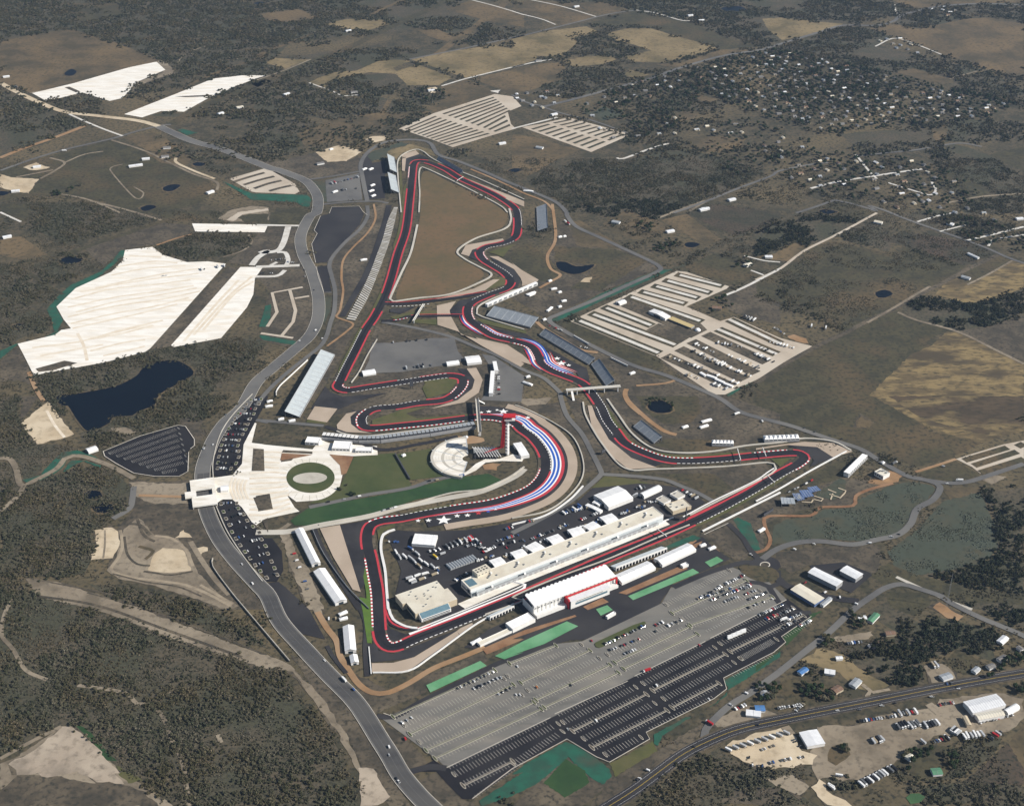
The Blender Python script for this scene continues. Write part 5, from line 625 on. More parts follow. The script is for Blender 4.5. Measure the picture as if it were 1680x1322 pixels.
class MB:
    def __init__(s): s.v = []; s.f = []; s.m = []
    def face(s, pts, mi=0): i = len(s.v); s.v += [tuple(p) for p in pts]; s.f.append(tuple(range(i, i + len(pts)))); s.m.append(mi); return s
    def box(s, x0, x1, y0, y1, z0, z1, mi=0, top=None):
        i = len(s.v); s.v += [(x0, y0, z0), (x1, y0, z0), (x1, y1, z0), (x0, y1, z0), (x0, y0, z1), (x1, y0, z1), (x1, y1, z1), (x0, y1, z1)]
        s.f += [(i, i + 1, i + 5, i + 4), (i + 1, i + 2, i + 6, i + 5), (i + 2, i + 3, i + 7, i + 6), (i + 3, i, i + 4, i + 7), (i + 4, i + 5, i + 6, i + 7), (i + 3, i + 2, i + 1, i)]
        s.m += [mi] * 4 + [mi if top is None else top, mi]; return s
    def prism(s, prof, x0, x1, mi=0, cap=None):                       # (y,z) outline pushed along x
        n = len(prof); i = len(s.v); s.v += [(x0, y, z) for y, z in prof] + [(x1, y, z) for y, z in prof]
        for k in range(n): s.f.append((i + k, i + (k + 1) % n, i + n + (k + 1) % n, i + n + k)); s.m.append(mi)
        s.f += [tuple(i + k for k in reversed(range(n))), tuple(i + n + k for k in range(n))]; s.m += [mi if cap is None else cap] * 2; return s
    def tube(s, a, b, r, n=6, mi=0, r2=None):
        a, b = Vector(a), Vector(b); d = (b - a).normalized(); t = d.orthogonal().normalized(); q = d.cross(t); i = len(s.v); r2 = r if r2 is None else r2
        for c, rr in ((a, r), (b, r2)):
            for k in range(n): w = 2 * math.pi * k / n; s.v.append(tuple(c + (t * math.cos(w) + q * math.sin(w)) * rr))
        for k in range(n): s.f.append((i + k, i + (k + 1) % n, i + n + (k + 1) % n, i + n + k)); s.m.append(mi)
        s.f += [tuple(i + k for k in reversed(range(n))), tuple(i + n + k for k in range(n))]; s.m += [mi, mi]; return s
    def build(s, name, mats, parent=None, smooth=False):
        mats = mats if isinstance(mats, (list, tuple)) else [mats]
        return mesh_obj(name, s.v, s.f, mats, parent, s.m, smooth=smooth)
def frame(a, b, z=0.0):                                             # two survey points -> origin, heading, length
    A, B = gp(a + ' ' + b if isinstance(a, str) else a, z) if isinstance(a, str) else (a, b)
    d = B - A; return A, math.atan2(d.y, d.x), math.hypot(d.x, d.y)
def quad3(s, z=0.0):                                                # three corners at height z: near-left, near-right, far-left -> origin, heading, length, depth (left of heading +)
    A, B, D = gp(s, z); d = B - A; rz = math.atan2(d.y, d.x); e = D - A; return A, rz, math.hypot(d.x, d.y), -math.sin(rz) * e.x + math.cos(rz) * e.y
def thing(name, label, cat, loc, rz=0.0, group=None):
    o = empty(name, (loc.x, loc.y, GZ), rz); return tag(o, label, cat, group)
NUM = 'first second third fourth fifth sixth seventh eighth ninth tenth eleventh twelfth thirteenth fourteenth fifteenth sixteenth seventeenth eighteenth nineteenth twentieth'.split()
def nth(k):
    if k < 20: return NUM[k]
    t, u = divmod(k + 1, 10); T = ['', '', 'twenty', 'thirty', 'forty', 'fifty', 'sixty', 'seventy', 'eighty'][t]
    return T + '-' + NUM[u - 1] if u else T[:-1] + 'ieth'
def gable_tent(s, label, h=5.0, ridge=3.2, bays=8, arch=False, name='marquee', cat='tent', group=None, z=None, dark_end=True, skirt=True):
    A, rz, L, D = quad3(s, h if z is None else z); t = thing(name, label, cat, A, rz, group); y0, y1 = (0, D) if D > 0 else (D, 0); W_ = y1 - y0
    if L < W_ and False: pass
    MB().box(0, L, y0 + .3, y1 - .3, 0, h).build('wall', C['wallw'], t)
    prof = []
    if arch:
        for k in range(9): a = math.pi * k / 8; prof.append((y0 + W_ / 2 - math.cos(a) * W_ / 2, h + math.sin(a) * ridge))
    else: prof = [(y0, h), (y0 + W_ / 2, h + ridge), (y1, h)]
    for k in range(bays):                                             # one roof panel per bay
        x0, x1 = L * k / bays, L * (k + 1) / bays; dz = .12 if k % 2 else 0
        r = MB(); n = len(prof)
        for q in range(n - 1):
            (ya, za), (yb, zb) = prof[q], prof[q + 1]; r.face([(x0, yb, zb + dz), (x0, ya, za + dz), (x1, ya, za + dz), (x1, yb, zb + dz)])
        r.build('roof_panel', C['tent'], t)
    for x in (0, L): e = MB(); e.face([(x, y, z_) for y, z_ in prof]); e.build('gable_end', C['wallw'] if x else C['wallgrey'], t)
    if dark_end: MB().box(-.1, .15, y0 + W_ * .3, y0 + W_ * .7, 0, h * .8).build('entrance', C['glass'], t)
    return t
def shed(s, label, h=6.0, ridge=1.6, wall='wallw', roof='roofw', name='shed', cat='shed', group=None, bays=6, doors=0, z=None, cap=None):
    A, rz, L, D = quad3(s, h if z is None else z)
    if cap: L = min(L, cap[0]); D = math.copysign(min(abs(D), cap[1]), D)
    t = thing(name, label, cat, A, rz, group); y0, y1 = (0, D) if D > 0 else (D, 0); W_ = y1 - y0; long_x = L >= W_
    MB().box(0.2, L - .2, y0 + .2, y1 - .2, 0, h).build('wall', C[wall], t)
    r = MB()
    if long_x:
        ym = (y0 + y1) / 2; r.prism([(y0 - .3, h), (y1 + .3, h), (ym, h + ridge)], -.3, L + .3)
    else:
        i = len(r.v); r.v += [(-.3, y0 - .3, h), (L + .3, y0 - .3, h), (L / 2, y0 - .3, h + ridge), (-.3, y1 + .3, h), (L + .3, y1 + .3, h), (L / 2, y1 + .3, h + ridge)]; r.f += [(0, 1, 2), (5, 4, 3), (0, 2, 5, 3), (1, 4, 5, 2), (0, 3, 4, 1)]; r.m += [0] * 5
    rf = r.build('roof', C[roof], t)
    for k in range(1, bays):                                          # standing seams
        if long_x: x = L * k / bays; m_ = MB(); m_.prism([(y0 - .3, h + .02), ((y0 + y1) / 2, h + ridge + .05), (y1 + .3, h + .02), ((y0 + y1) / 2, h + ridge + .16)], x - .12, x + .12); m_.build('roof_seam', C['steel'], rf)
    for k in range(doors): x = L * (k + .5) / doors; MB().box(x - 1.8, x + 1.8, y0 - .05, y0 + .3, 0, h * .7).build('door', C['wallgrey'], t)
    return t
def flat_building(s, label, h=8.0, wall='wallw', roof='roofcream', name='building', cat='building', units=6, z=None, group=None, windows=0, par=.8):
    A, rz, L, D = quad3(s, h if z is None else z); t = thing(name, label, cat, A, rz, group); y0, y1 = (0, D) if D > 0 else (D, 0)
    MB().box(0, L, y0, y1, 0, h).build('wall', C[wall], t)
    rf = MB().box(.5, L - .5, y0 + .5, y1 - .5, h, h + .15).build('roof', C[roof], t)
    for a in ((0, L, y0, y0 + .5), (0, L, y1 - .5, y1), (0, .5, y0 + .5, y1 - .5), (L - .5, L, y0 + .5, y1 - .5)): MB().box(*a, h, h + par).build('parapet', C[wall], t)
    rg = random.Random(label)
    for k in range(units):
        x, y = rg.uniform(3, L - 5), rg.uniform(y0 + 2, y1 - 4); MB().box(x, x + rg.uniform(1.5, 3), y, y + rg.uniform(1.2, 2.4), h + .15, h + rg.uniform(1.2, 2.2)).build('roof_unit', C['steel'], rf)
    for k in range(windows): x = L * (k + .5) / windows; MB().box(x - L / windows * .36, x + L / windows * .36, y0 - .06, y0 + .1, h * .35, h * .75).build('window', C['glass'], t)
    return t
def bleacher(s, label, zf=2.0, zb=11.0, rows=14, aisles=6, seat='seat', roof=False, group='grey bleacher stands round the track'):
    # survey: front-left, front-right at height zf, back-left at height zb
    A, B = gp(' '.join(s.split()[:3]), zf); D_ = gp(s.split()[0] + ' ' + s.split()[3], zb)[0]; d = B - A; rz = math.atan2(d.y, d.x); L = math.hypot(d.x, d.y); e = D_ - A; D = -math.sin(rz) * e.x + math.cos(rz) * e.y
    t = thing('grandstand', label, 'grandstand', A, rz, group); sg = 1 if D > 0 else -1; D = abs(D)
    n = MB(); st = D / rows
    for k in range(rows):
        z = zf + (zb - zf) * k / (rows - 1); y0, y1 = k * st, (k + 1) * st + (.25 if k < rows - 1 else 0); a, b = sorted((sg * y0, sg * y1)); n.box(0, L, a, b, z - .5, z)
    n.build('seating', C[seat], t)
    for k in range(aisles + 1):
        x = L * k / aisles; m_ = MB(); w = .55
        m_.prism([(0, zf + .12), (sg * D, zb + .12), (sg * D, zb + .3), (0, zf + .3)], x - w, x + w); m_.build('aisle', C['aisle'], t)
    a, b = sorted((sg * D, sg * (D - .3))); MB().box(0, L, a, b, zb, zb + 1.2).build('back_rail', C['steel'], t)
    a, b = sorted((-sg * .1, sg * .3)); MB().box(0, L, a, b, .2, zf + .9).build('front_wall', C['wallgrey'], t)
    n = MB(); m_ = max(4, int(L / 12))
    for k in range(m_ + 1):
        x = L * k / m_; n.tube((x, sg * (D - .6), 0), (x, sg * (D - .6), zb - .4), .22, 5); n.tube((x, sg * D * .5, 0), (x, sg * D * .5, (zf + zb) / 2 - .6), .2, 5); n.tube((x, sg * D * .5, .3), (x, sg * (D - .6), zb - .8), .14, 5)
    n.build('frame', C['steel'], t)['kind'] = 'stuff'
    MB().box(.2, L - .2, *sorted((sg * (D - .4), sg * (D - .55))), 1, zb * .8).build('backdrop', C['seatdark'], t); return t
# vehicles
PAINT = {k: mat('paint_' + k, v, rough=.3, spec=.5) for k, v in dict(white=(.75, .75, .74), silver=(.42, .43, .44), black=(.015, .015, .017), grey=(.12, .125, .13), red=(.38, .02, .025), blue=(.04, .09, .24), tan=(.35, .29, .2), orange=(.6, .2, .03), yellow=(.6, .42, .04), green=(.05, .15, .08)).items()}
CARS = {}
def car_mesh(kind, col):
    if (kind, col) in CARS: return CARS[kind, col]
    b = MB()
    def hull(prof, w, mi): b.prism([(0, 0)] * 0 or prof, -w / 2, w / 2, mi)
    # profile lies in (length, height); prism pushes along x = width
    if kind == 'car': hull([(-2.3, .35), (2.3, .35), (2.35, .75), (1.2, .95), (-2.2, 1.0), (-2.35, .7)], 1.85, 0); hull([(-2.0, 1.0), (1.1, .96), (.45, 1.45), (-1.5, 1.48)], 1.6, 1); b.box(-.74, .74, -1.4, .4, 1.46, 1.52, 0)
    elif kind == 'pickup': hull([(-2.8, .45), (2.8, .45), (2.85, .95), (1.6, 1.15), (-2.8, 1.15)], 2.0, 0); hull([(-.6, 1.15), (1.5, 1.15), (.95, 1.75), (-.45, 1.8)], 1.75, 1); b.box(-.8, .8, -.4, .85, 1.78, 1.86, 0); b.box(-.85, .85, -2.6, -.75, 1.151, 1.17, 2)
    elif kind == 'van': hull([(-2.8, .4), (2.7, .4), (2.8, 1.1), (2.0, 1.9), (1.7, 2.1), (-2.8, 2.15)], 2.05, 0); hull([(1.72, 1.2), (2.55, 1.2), (2.06, 1.86), (1.72, 2.0)], 1.98, 1)
    elif kind == 'truck': hull([(-6, 1.1), (3.3, 1.1), (3.3, 3.8), (-6, 3.8)], 2.5, 0); hull([(3.6, .6), (5.9, .6), (5.95, 1.8), (5.3, 2.9), (3.6, 3.1)], 2.4, 3); hull([(4.9, 1.9), (5.95, 1.9), (5.4, 2.8)], 2.42, 1); b.box(-.6, .6, -5.8, 5.8, .7, 1.1, 2)
    elif kind == 'rv': hull([(-4.5, .6), (4.3, .6), (4.5, 1.4), (4.2, 3.1), (-4.5, 3.2)], 2.5, 0); hull([(3.4, 1.6), (4.56, 1.5), (4.3, 2.6), (3.4, 2.7)], 2.52, 1); b.box(-.5, .5, -2, -.6, 3.2, 3.5, 3)
    elif kind == 'trailer': hull([(-4.5, .8), (4.5, .8), (4.5, 3.3), (-4.5, 3.3)], 2.5, 0); b.box(-.3, .3, 4.5, 6, .7, .9, 2)
    ww = {'car': 1.35, 'pickup': 1.75, 'van': 1.75, 'truck': 4.4, 'rv': 2.8, 'trailer': 1.2}[kind]
    for sx in (-1, 1):
        for y in ((ww, -ww) if kind != 'truck' else (4.6, -3.4, -4.6)): x = sx * (.82 if kind == 'car' else .95); b.tube((x - .14, y, .36), (x + .14, y, .36), .36 if kind in ('car', 'pickup', 'van') else .5, 7, 2)
    me = bpy.data.meshes.new(kind); me.from_pydata(b.v, [], b.f)
    for m_ in (PAINT[col], C['glass'], C['tyre'], PAINT['white']): me.materials.append(m_)
    me.polygons.foreach_set('material_index', b.m); me.update(); CARS[kind, col] = me; return me
NCAR = [0]
def vehicle(kind, col, p, rz, label, group, name=None):
    o = bpy.data.objects.new(name or {'car': 'parked_car', 'pickup': 'pickup_truck', 'van': 'van', 'truck': 'lorry', 'rv': 'motorhome', 'trailer': 'box_trailer'}[kind], car_mesh(kind, col)); COL.objects.link(o)
    o.location = (p.x, p.y, TOPZ); o.rotation_euler = (0, 0, rz); NCAR[0] += 1
    return tag(o, label, {'car': 'car', 'pickup': 'pickup', 'van': 'van', 'truck': 'lorry', 'rv': 'motorhome', 'trailer': 'trailer'}[kind], group)
VR_ = random.Random(77)
COLW = ['white'] * 7 + ['black'] * 6 + ['silver'] * 4 + ['grey'] * 4 + ['red'] * 2 + ['blue'] * 2 + ['tan']
def car_row(a, b, n, where, group, fill_=.8, kinds=('car', 'car', 'car', 'pickup', 'van'), along=False, cols=COLW, flip=.5):
    A, B = gp(a + ' ' + b); d = (B - A); hd = math.atan2(d.y, d.x); rz = hd - math.pi / 2 if along else hd
    k2 = 0
    for k in range(n):
        if VR_.random() > fill_: continue
        p = A + d * ((k + .5) / n) + Vector((VR_.gauss(0, .3), VR_.gauss(0, .3), 0)); kd = VR_.choice(kinds); cl = VR_.choice(cols)
        vehicle(kd, cl, p, rz + (math.pi if VR_.random() < flip else 0) + VR_.gauss(0, .03), '%s %s, %s from left %s' % (cl, {'rv': 'motorhome', 'trailer': 'box trailer', 'truck': 'lorry', 'pickup': 'pickup truck'}.get(kd, kd), nth(k2), where), group); k2 += 1
# ------------------------------------------------------------------ grandstands
bleacher("g 120,262 605,390 200,150", 'grey bleacher stand nearest the white-roofed stand at the S-bends', 2, 10, 14, 6)
bleacher("g 705,470 1250,795 790,415", 'longest grey bleacher stand, beside the blue striped S-bends', 2, 11, 16, 10)
bleacher("g 1275,795 1440,1030 1365,735", 'grey bleacher stand touching the white footbridge', 2, 11, 16, 5)
bleacher("K 752,190 880,292 800,150", 'lone grey bleacher stand above the uphill bend', 2, 10, 12, 4)
bleacher("B 1120,990 1270,1078 1140,975", 'grey bleacher stand right of the far hairpin', 2, 9, 12, 6)
bleacher("B 876,1072 858,978 832,1066", 'upper of two pale bleacher stands left of the far hairpin', 1.5, 12, 14, 4, 'seatpale')
bleacher("B 890,1197 868,1092 838,1185", 'lower of two pale bleacher stands left of the far hairpin', 1.5, 12, 14, 4, 'seatpale')
bleacher("G 152,40 158,186 215,32", 'grey bleacher stand facing the twisty section, beside the orange path', 1.5, 10, 12, 5)
bleacher("i 940,215 395,1175 740,105", 'huge pale bleacher stand with fifteen bays beside the back straight braking zone', 2, 11, 24, 15, 'seatpale')
# small white boxes on the top of the huge pale stand stay with it
# ------------------------------------------------------------------ marquees and hospitality tents
gable_tent("J 345,1045 240,832 400,1030", 'upper of two long white marquees beside the brown dirt strip', 5, 3, 10)
gable_tent("J 490,1285 355,1087 565,1262", 'lower of two long white marquees beside the brown dirt strip', 5, 3, 10)
gable_tent("N 550,365 537,212 622,355", 'short white marquee above the last corner', 5, 3, 6)
gable_tent("N 588,440 578,392 638,432", 'small white tent beside the short marquee near the last corner', 4, 2.5, 2)
gable_tent("m 360,430 745,460 400,258", 'white square marquee at the paddock end', 5, 1.2, 6, group=None)
gable_tent("f 575,385 870,270 420,230", 'largest white marquee, behind the pit building', 7, 3.5, 7)
gable_tent("f 1000,265 1215,165 960,215", 'round-topped white tent beside the largest marquee', 4, 3.5, 8, True)
gable_tent("f 735,1290 1140,1110 650,1195", 'white marquee touching the main grandstand', 5, 2.6, 10)
gable_tent("f 1220,1078 1625,890 1130,990", 'white marquee farther along the straight beside the brown mulch', 5, 2.6, 10)
for k, s in enumerate(["e 615,775 775,722 500,662", "e 890,655 1060,600 775,557", "e 1160,590 1310,512 1020,462", "e 1390,455 1555,395 1265,362", "f 155,752 320,708 40,662", "f 380,690 505,628 280,602", "f 560,597 710,547 465,502"]):
    gable_tent(s, 'white team marquee, %s from the left behind the pit building' % nth(k), 5, 1.0, 5, group='white marquees behind the pit building', name='team_marquee')
gable_tent("f 470,445 505,420 340,325", 'narrow white trailer-like marquee left of the largest one', 4, .8, 5); gable_tent("f 460,365 495,340 415,295", 'short white marquee left of the largest one', 4, .8, 4)
gable_tent("F 1310,1008 1400,998 1300,965", 'white peaked tent beside the grey yard', 5, 2.5, 3); gable_tent("F 1185,1020 1262,1010 1175,1000", 'low round white tent at the grey yard edge', 3, 3, 4, True); gable_tent("F 665,1082 745,1070 660,1055", 'white round tent at the left corner of the grey yard', 3, 3, 4, True)
gable_tent("I 550,350 610,330 535,325", 'open white shelter on the winding dirt road', 4, 2, 3); gable_tent("q 480,165 575,130 440,125", 'square white tent in the campsite', 4, 2, 2)
gable_tent("q 1105,365 1180,330 890,255", 'long ribbed white marquee in the campsite', 5, 2.2, 9)
gable_tent("H 1000,1200 1010,1190 990,1190", 'x', 1, 1, 1) if False else None
for k, (s, n) in enumerate([("K 1240,292 1375,295 1235,270", 6), ("L 55,270 272,262 50,243", 8)]):
    A, rz, L_, D_ = quad3(s, 7); w = ['left', 'right'][k]; t = thing('suite_row', 'row of peaked white suites above the first corner, %s one' % w, 'suites', A, rz, 'peaked white suite rows'); D_ = abs(D_)
    MB().box(0, L_, 0, D_, 0, 3.2).build('lower_wall', C['wallgrey'], t)
    for q in range(n):
        x0, x1 = L_ * q / n + .3, L_ * (q + 1) / n - .3; MB().box(x0, x1, .4, D_ - .4, 3.2, 6.4).build('suite', C['wallw'], t); xm, ym = (x0 + x1) / 2, D_ / 2
        p = MB(); cs = [(x0 - .2, .2, 6.4), (x1 + .2, .2, 6.4), (x1 + .2, D_ - .2, 6.4), (x0 - .2, D_ - .2, 6.4)]
        for c_ in range(4): p.face([cs[c_], cs[(c_ + 1) % 4], (xm, ym, 9.0)])
        p.build('canopy_peak', C['tent'], t); MB().box(x0 + .5, x1 - .5, .34, .42, 3.6, 5.8).build('window', C['glass'], t)
def suites(pts, label, depth, h, n, side=1):                          # long two-storey white hospitality block with a porch of bays
    A, B = gp(pts); d = B - A; rz = math.atan2(d.y, d.x); L_ = math.hypot(d.x, d.y); t = thing('hospitality_suites', label, 'suites', A, rz)
    y0, y1 = sorted((0, side * depth)); MB().box(0, L_, y0, y1, 0, h).build('wall', C['wallw'], t); MB().box(-.3, L_ + .3, y0 - .3, y1 + .3, h, h + .4).build('roof', C['tent'], t)
    for q in range(n): x = L_ * (q + .5) / n; yy = y0 if side > 0 else y1; MB().box(x - L_ / n * .32, x + L_ / n * .32, yy - (2.5 if side > 0 else -.1), yy + (-.1 if side > 0 else 2.5), h * .45, h * .5).build('balcony', C['wallgrey'], t); MB().box(x - L_ / n * .3, x + L_ / n * .3, yy - .08, yy + .08, h * .55, h * .85).build('window', C['glass'], t)
    return t
suites("r 1075,480 1345,215", 'white two-storey suites outside the first corner', 9, 8, 12, 1)
suites("g 190,800 210,900", 'upper piece of the bent white pavilion row', 7, 7, 4, 1); suites("g 212,905 192,1150", 'lower piece of the bent white pavilion row', 7, 7, 9, -1)
suites("X 800,505 882,469", 'long thin white-roofed stand above the S-bends', 7, 6, 10, 1)
# ------------------------------------------------------------------ pit building
A, rz, L_, D_ = quad3("e 265,1062 f 1230,478 e 100,945", 12.0); pit = thing('pit_building', 'long cream pit building with stepped terraces facing the straight', 'building', A, rz); D_ = abs(D_)
MB().box(0, L_, 0, D_, 0, 12).build('wall', C['wallw'], pit); rf = MB().box(.6, L_ - .6, .6, D_ - .6, 12, 12.2).build('roof', C['roofcream'], pit)
for a in ((0, L_, 0, .6), (0, L_, D_ - .6, D_), (0, .6, .6, D_ - .6), (L_ - .6, L_, .6, D_ - .6)): MB().box(*a, 12, 12.9).build('parapet', C['wallw'], pit)
MB().box(0, L_ - 2, -2.2, -.02, 0, 8.2, 0).build('upper_terrace', C['seatpale'], pit); MB().box(8, L_ - 12, -4.6, -2.22, 0, 4.6).build('lower_terrace', C['silver'], pit)
for k in range(2): MB().box(10, L_ - 14, -3.0 - k * 1.3, -2.85 - k * 1.3, 4.62, 5.5).build('terrace_rail', C['steel'], pit)
for k in range(34): x = 10 + (L_ - 26) * (k + .5) / 34; MB().box(x - 2.6, x + 2.6, -4.75, -4.55, .2, 3.8).build('garage_door', C['wallgrey'], pit)
for k in range(6): x = L_ * (k + .62) / 6.2; sh = MB(); sh.prism([(-4.5, 4.6), (-2.2, 4.6), (-2.2, 8.1)], x - 1.5, x + 1.5); sh.build('stair', C['wallw'], pit); MB().box(x - 12, x - 1.6, -2.3, -2.15, 5.2, 7.6).build('window', C['glass'], pit)
MB().box(3, 16, D_ * .25, D_ * .85, 12.2, 12.6).build('skylight', C['skylight'], rf); MB().box(-.08, .1, 2, 9, 3, 10).build('window', C['glass'], pit); MB().box(-.1, .1, D_ * .35, D_ * .9, 4, 6).build('window', C['glass'], pit); MB().box(.5, 9, -2.35, -2.15, 1, 7).build('window', C['glass'], pit)
for k in range(7):
    x = L_ * (k + .75) / 7.4
    for j, (dx, dy, w, h) in enumerate([(0, .35, 1.6, 1.6), (3.2, .42, 1.6, 1.6), (6.4, .5, 1.6, 2.0), (9, .62, 2.6, 2.4), (14, .3, 2, 1.2)]): MB().box(x + dx, x + dx + w, D_ * dy, D_ * dy + 2.6, 12.2, 12.2 + h).build('roof_unit', C['steel'] if j != 3 else C['wallw'], rf)
A, rz, L_, D_ = quad3("e 360,850 545,768 300,780", 19.0); t = thing('annex', 'cream box annex with rooftop fans at the left end of the pit building', 'building', A, rz); MB().box(0, L_, 0, abs(D_), 0, 19).build('wall', C['roofcream'], t)
for k in range(8): x = L_ * (.15 + .22 * (k % 4)); y = abs(D_) * (.3 + .35 * (k // 4)); MB().tube((x, y, 19), (x, y, 20.2), 1.0, 10).build('roof_fan', C['black'], t)
for k in range(4): MB().box(L_ * (k + .2) / 4, L_ * (k + .7) / 4, -.08, .1, 15.5, 16.8).build('window', C['glass'], t)
# media centre: L-shaped block with a sloping glazed front
A, rz, L_, D_ = quad3("c 500,690 1320,395 160,305", 11.0); D_ = abs(D_); t = thing('media_centre', 'square cream-roofed media building at the last corner', 'building', A, rz)
MB().box(0, L_, 0, D_ * .55, 0, 11).build('wall', C['tan'], t); MB().box(-6, L_ * .92, D_ * .55 + .02, D_, 0, 11).build('wall', C['tan'], t)
r1 = MB().box(-.1, L_ + .1, -.1, D_ * .55, 11, 11.4).build('roof', C['roofcream'], t); r2 = MB().box(-6.1, L_ * .92 + .1, D_ * .55 + .02, D_ + .1, 11, 11.42).build('roof', C['roofcream'], t)
for k in range(14): rg = random.Random(k); x = rg.uniform(3, L_ - 6); y = rg.uniform(3, D_ - 4); MB().box(x, x + 1.8, y, y + 1.5, 11.4, 12.6).build('roof_unit', C['steel'], r1 if y < D_ * .55 else r2)
p = MB(); p.prism([(-9, 0), (-9, 5), (-.15, 10), (-.15, 0)], 5, L_ * .78); p.build('front_hall', C['wallw'], t); p = MB(); p.prism([(-8.6, 5.35), (-.6, 9.9), (-.6, 10.1), (-8.6, 5.55)], 6, L_ * .77); p.build('glazed_roof', C['skylight'], t)
MB().box(7, L_ * .75, -9.15, -8.9, 3, 4.4).build('window', C['glass'], t); MB().box(7, L_ * .75, -9.15, -8.9, .8, 1.8).build('window', C['glass'], t); MB().box(-.1, .1, 3, D_ * .5, 2, 8).build('window', C['glass'], t)
# ------------------------------------------------------------------ main grandstand
Ag = gp("d 120,690")[0]; Bg = gp("d 1135,300")[0]; d_ = Bg - Ag; rz = math.atan2(d_.y, d_.x); L_ = math.hypot(d_.x, d_.y); ms = thing('main_grandstand', 'white main grandstand with scalloped canopy and red trim', 'grandstand', Ag, rz)
n = MB()
for k in range(22): y = 34 - k * 1.35; z = 1.5 + k * .62; n.box(0, L_, y - 1.4, y, z - .5, z)
n.build('seating', C['seatdark'], ms); MB().box(0, L_, 0, 4, 0, 15).build('back_wall', C['wallw'], ms); MB().box(-.4, -.02, 0, 30, 0, 12).build('side_wall', C['wallw'], ms); MB().box(L_ + .02, L_ + .4, 0, 30, 0, 12).build('side_wall', C['wallw'], ms)
nb = 20
for k in range(nb):                                                   # each canopy bay is a shallow barrel rising to the track
    x0, x1 = L_ * k / nb, L_ * (k + 1) / nb; cv = MB(); seg = 6
    for q in range(seg):
        xa, xb = x0 + (x1 - x0) * q / seg, x0 + (x1 - x0) * (q + 1) / seg; za, zb = [0.6 * math.sin(math.pi * u / seg) for u in (q, q + 1)]; fa, fb = [24 + 2.2 * math.sin(math.pi * u / seg) for u in (q, q + 1)]
        cv.face([(xa, -2, 17 + za * .5), (xb, -2, 17 + zb * .5), (xb, fb, 20.5 + zb), (xa, fa, 20.5 + za)])
    cv.build('canopy_bay', C['tent'], ms); MB().tube((x0, -1, 0), (x0, -1, 17), .35, 6).build('column', C['wallw'], ms); MB().tube((x0, 2, 15), (x0, 24, 20.3), .3, 6).build('roof_beam', C['wallw'], ms)
for k in range(26): x = L_ * (k + .5) / 26; MB().box(x - L_ / 26 * .3, x + L_ / 26 * .3, -.1, .1, 10.5, 13.2).build('window', C['glass'] if k % 4 == 1 else C['wallgrey'], ms)
MB().box(0, L_, -9, -.05, 0, 4.2).build('concourse', C['wallw'], ms); MB().box(0, L_, -9.2, -9.02, 4.2, 5.2).build('concourse_rail', C['wallw'], ms)
xb0, xb1 = L_ * .38, L_ * .86; MB().box(xb0, xb1, -15, -9.25, 0, 13).build('club_block', C['wallw'], ms); MB().box(xb0 - .3, xb1 + .3, -15.3, -5, 13, 13.5).build('club_roof', C['roofw'], ms); MB().box(xb0 + 8, xb1 - 4, -15.15, -14.95, 5, 8.5).build('window', C['skylight'], ms); MB().box(xb0 + 10, xb1 - 12, -15.15, -14.95, 10, 10.8).build('window', C['glass'], ms)
MB().box(xb0 - 2.6, xb0 - .4, -13, -1, 0, 15.5).build('red_end_frame', C['redm'], ms); MB().box(xb0 - 2.6, L_ + 1, -4.6, -3, 14.2, 16.4).build('red_beam', C['redm'], ms); MB().box(L_ - 1, L_ + 1, -4.6, -3, 0, 14.18).build('red_post', C['redm'], ms); MB().box(xb0 - .38, xb0 - .02, -15, -9.3, 0, 12.8).build('glazed_end', C['glass'], ms)
# lower dark stand between the main grandstand and the next marquee, and its left neighbour
def strip_stand(a, b, label, depth, z0, z1, bays, m='seatpale'):
    A, B = gp(a + ' ' + b); d = B - A; rz = math.atan2(d.y, d.x); L2 = math.hypot(d.x, d.y); t = thing('terrace_stand', label, 'grandstand', A, rz); rows = 8; n = MB()
    for k in range(rows): y = depth * (1 - k / rows); z = z0 + (z1 - z0) * k / rows; n.box(0, L2, y - depth / rows, y, 0, z)
    n.build('seating', C[m], t)
    for k in range(bays): x = L2 * (k + .5) / bays; MB().box(x - L2 / bays * .25, x + L2 / bays * .25, -1.2, -.05, 0, z1 * .7).build('stair_opening', C['black'], t)
    MB().box(0, L2, -.4, -.02, 0, z1 + 1).build('back_wall', C['wallw'], t); return t
strip_stand("f 660,1150", "X 1094,905", 'long open terrace of pale seats right of the main grandstand', 14, 1, 7, 16); strip_stand("N 1450,175", "N 1600,105", 'short open terrace left of the main grandstand', 10, 1, 6, 8)
flat_building("O 5,232 145,165 -45,195", 'flat white building at the left end of the main grandstand', 6, units=0, roof='tent'); flat_building("N 1390,330 1600,235 1370,310", 'low pale bar under the left white building', 3, units=0)
flat_building("d 1045,715 1150,655 1030,690", 'small white kiosk on the green turf pad', 3.5, units=0, roof='tent'); flat_building("K 1060,1060 1095,1045 1055,1040", 'tiny white kiosk beside the brown mulch', 3.5, units=0, roof='tent')
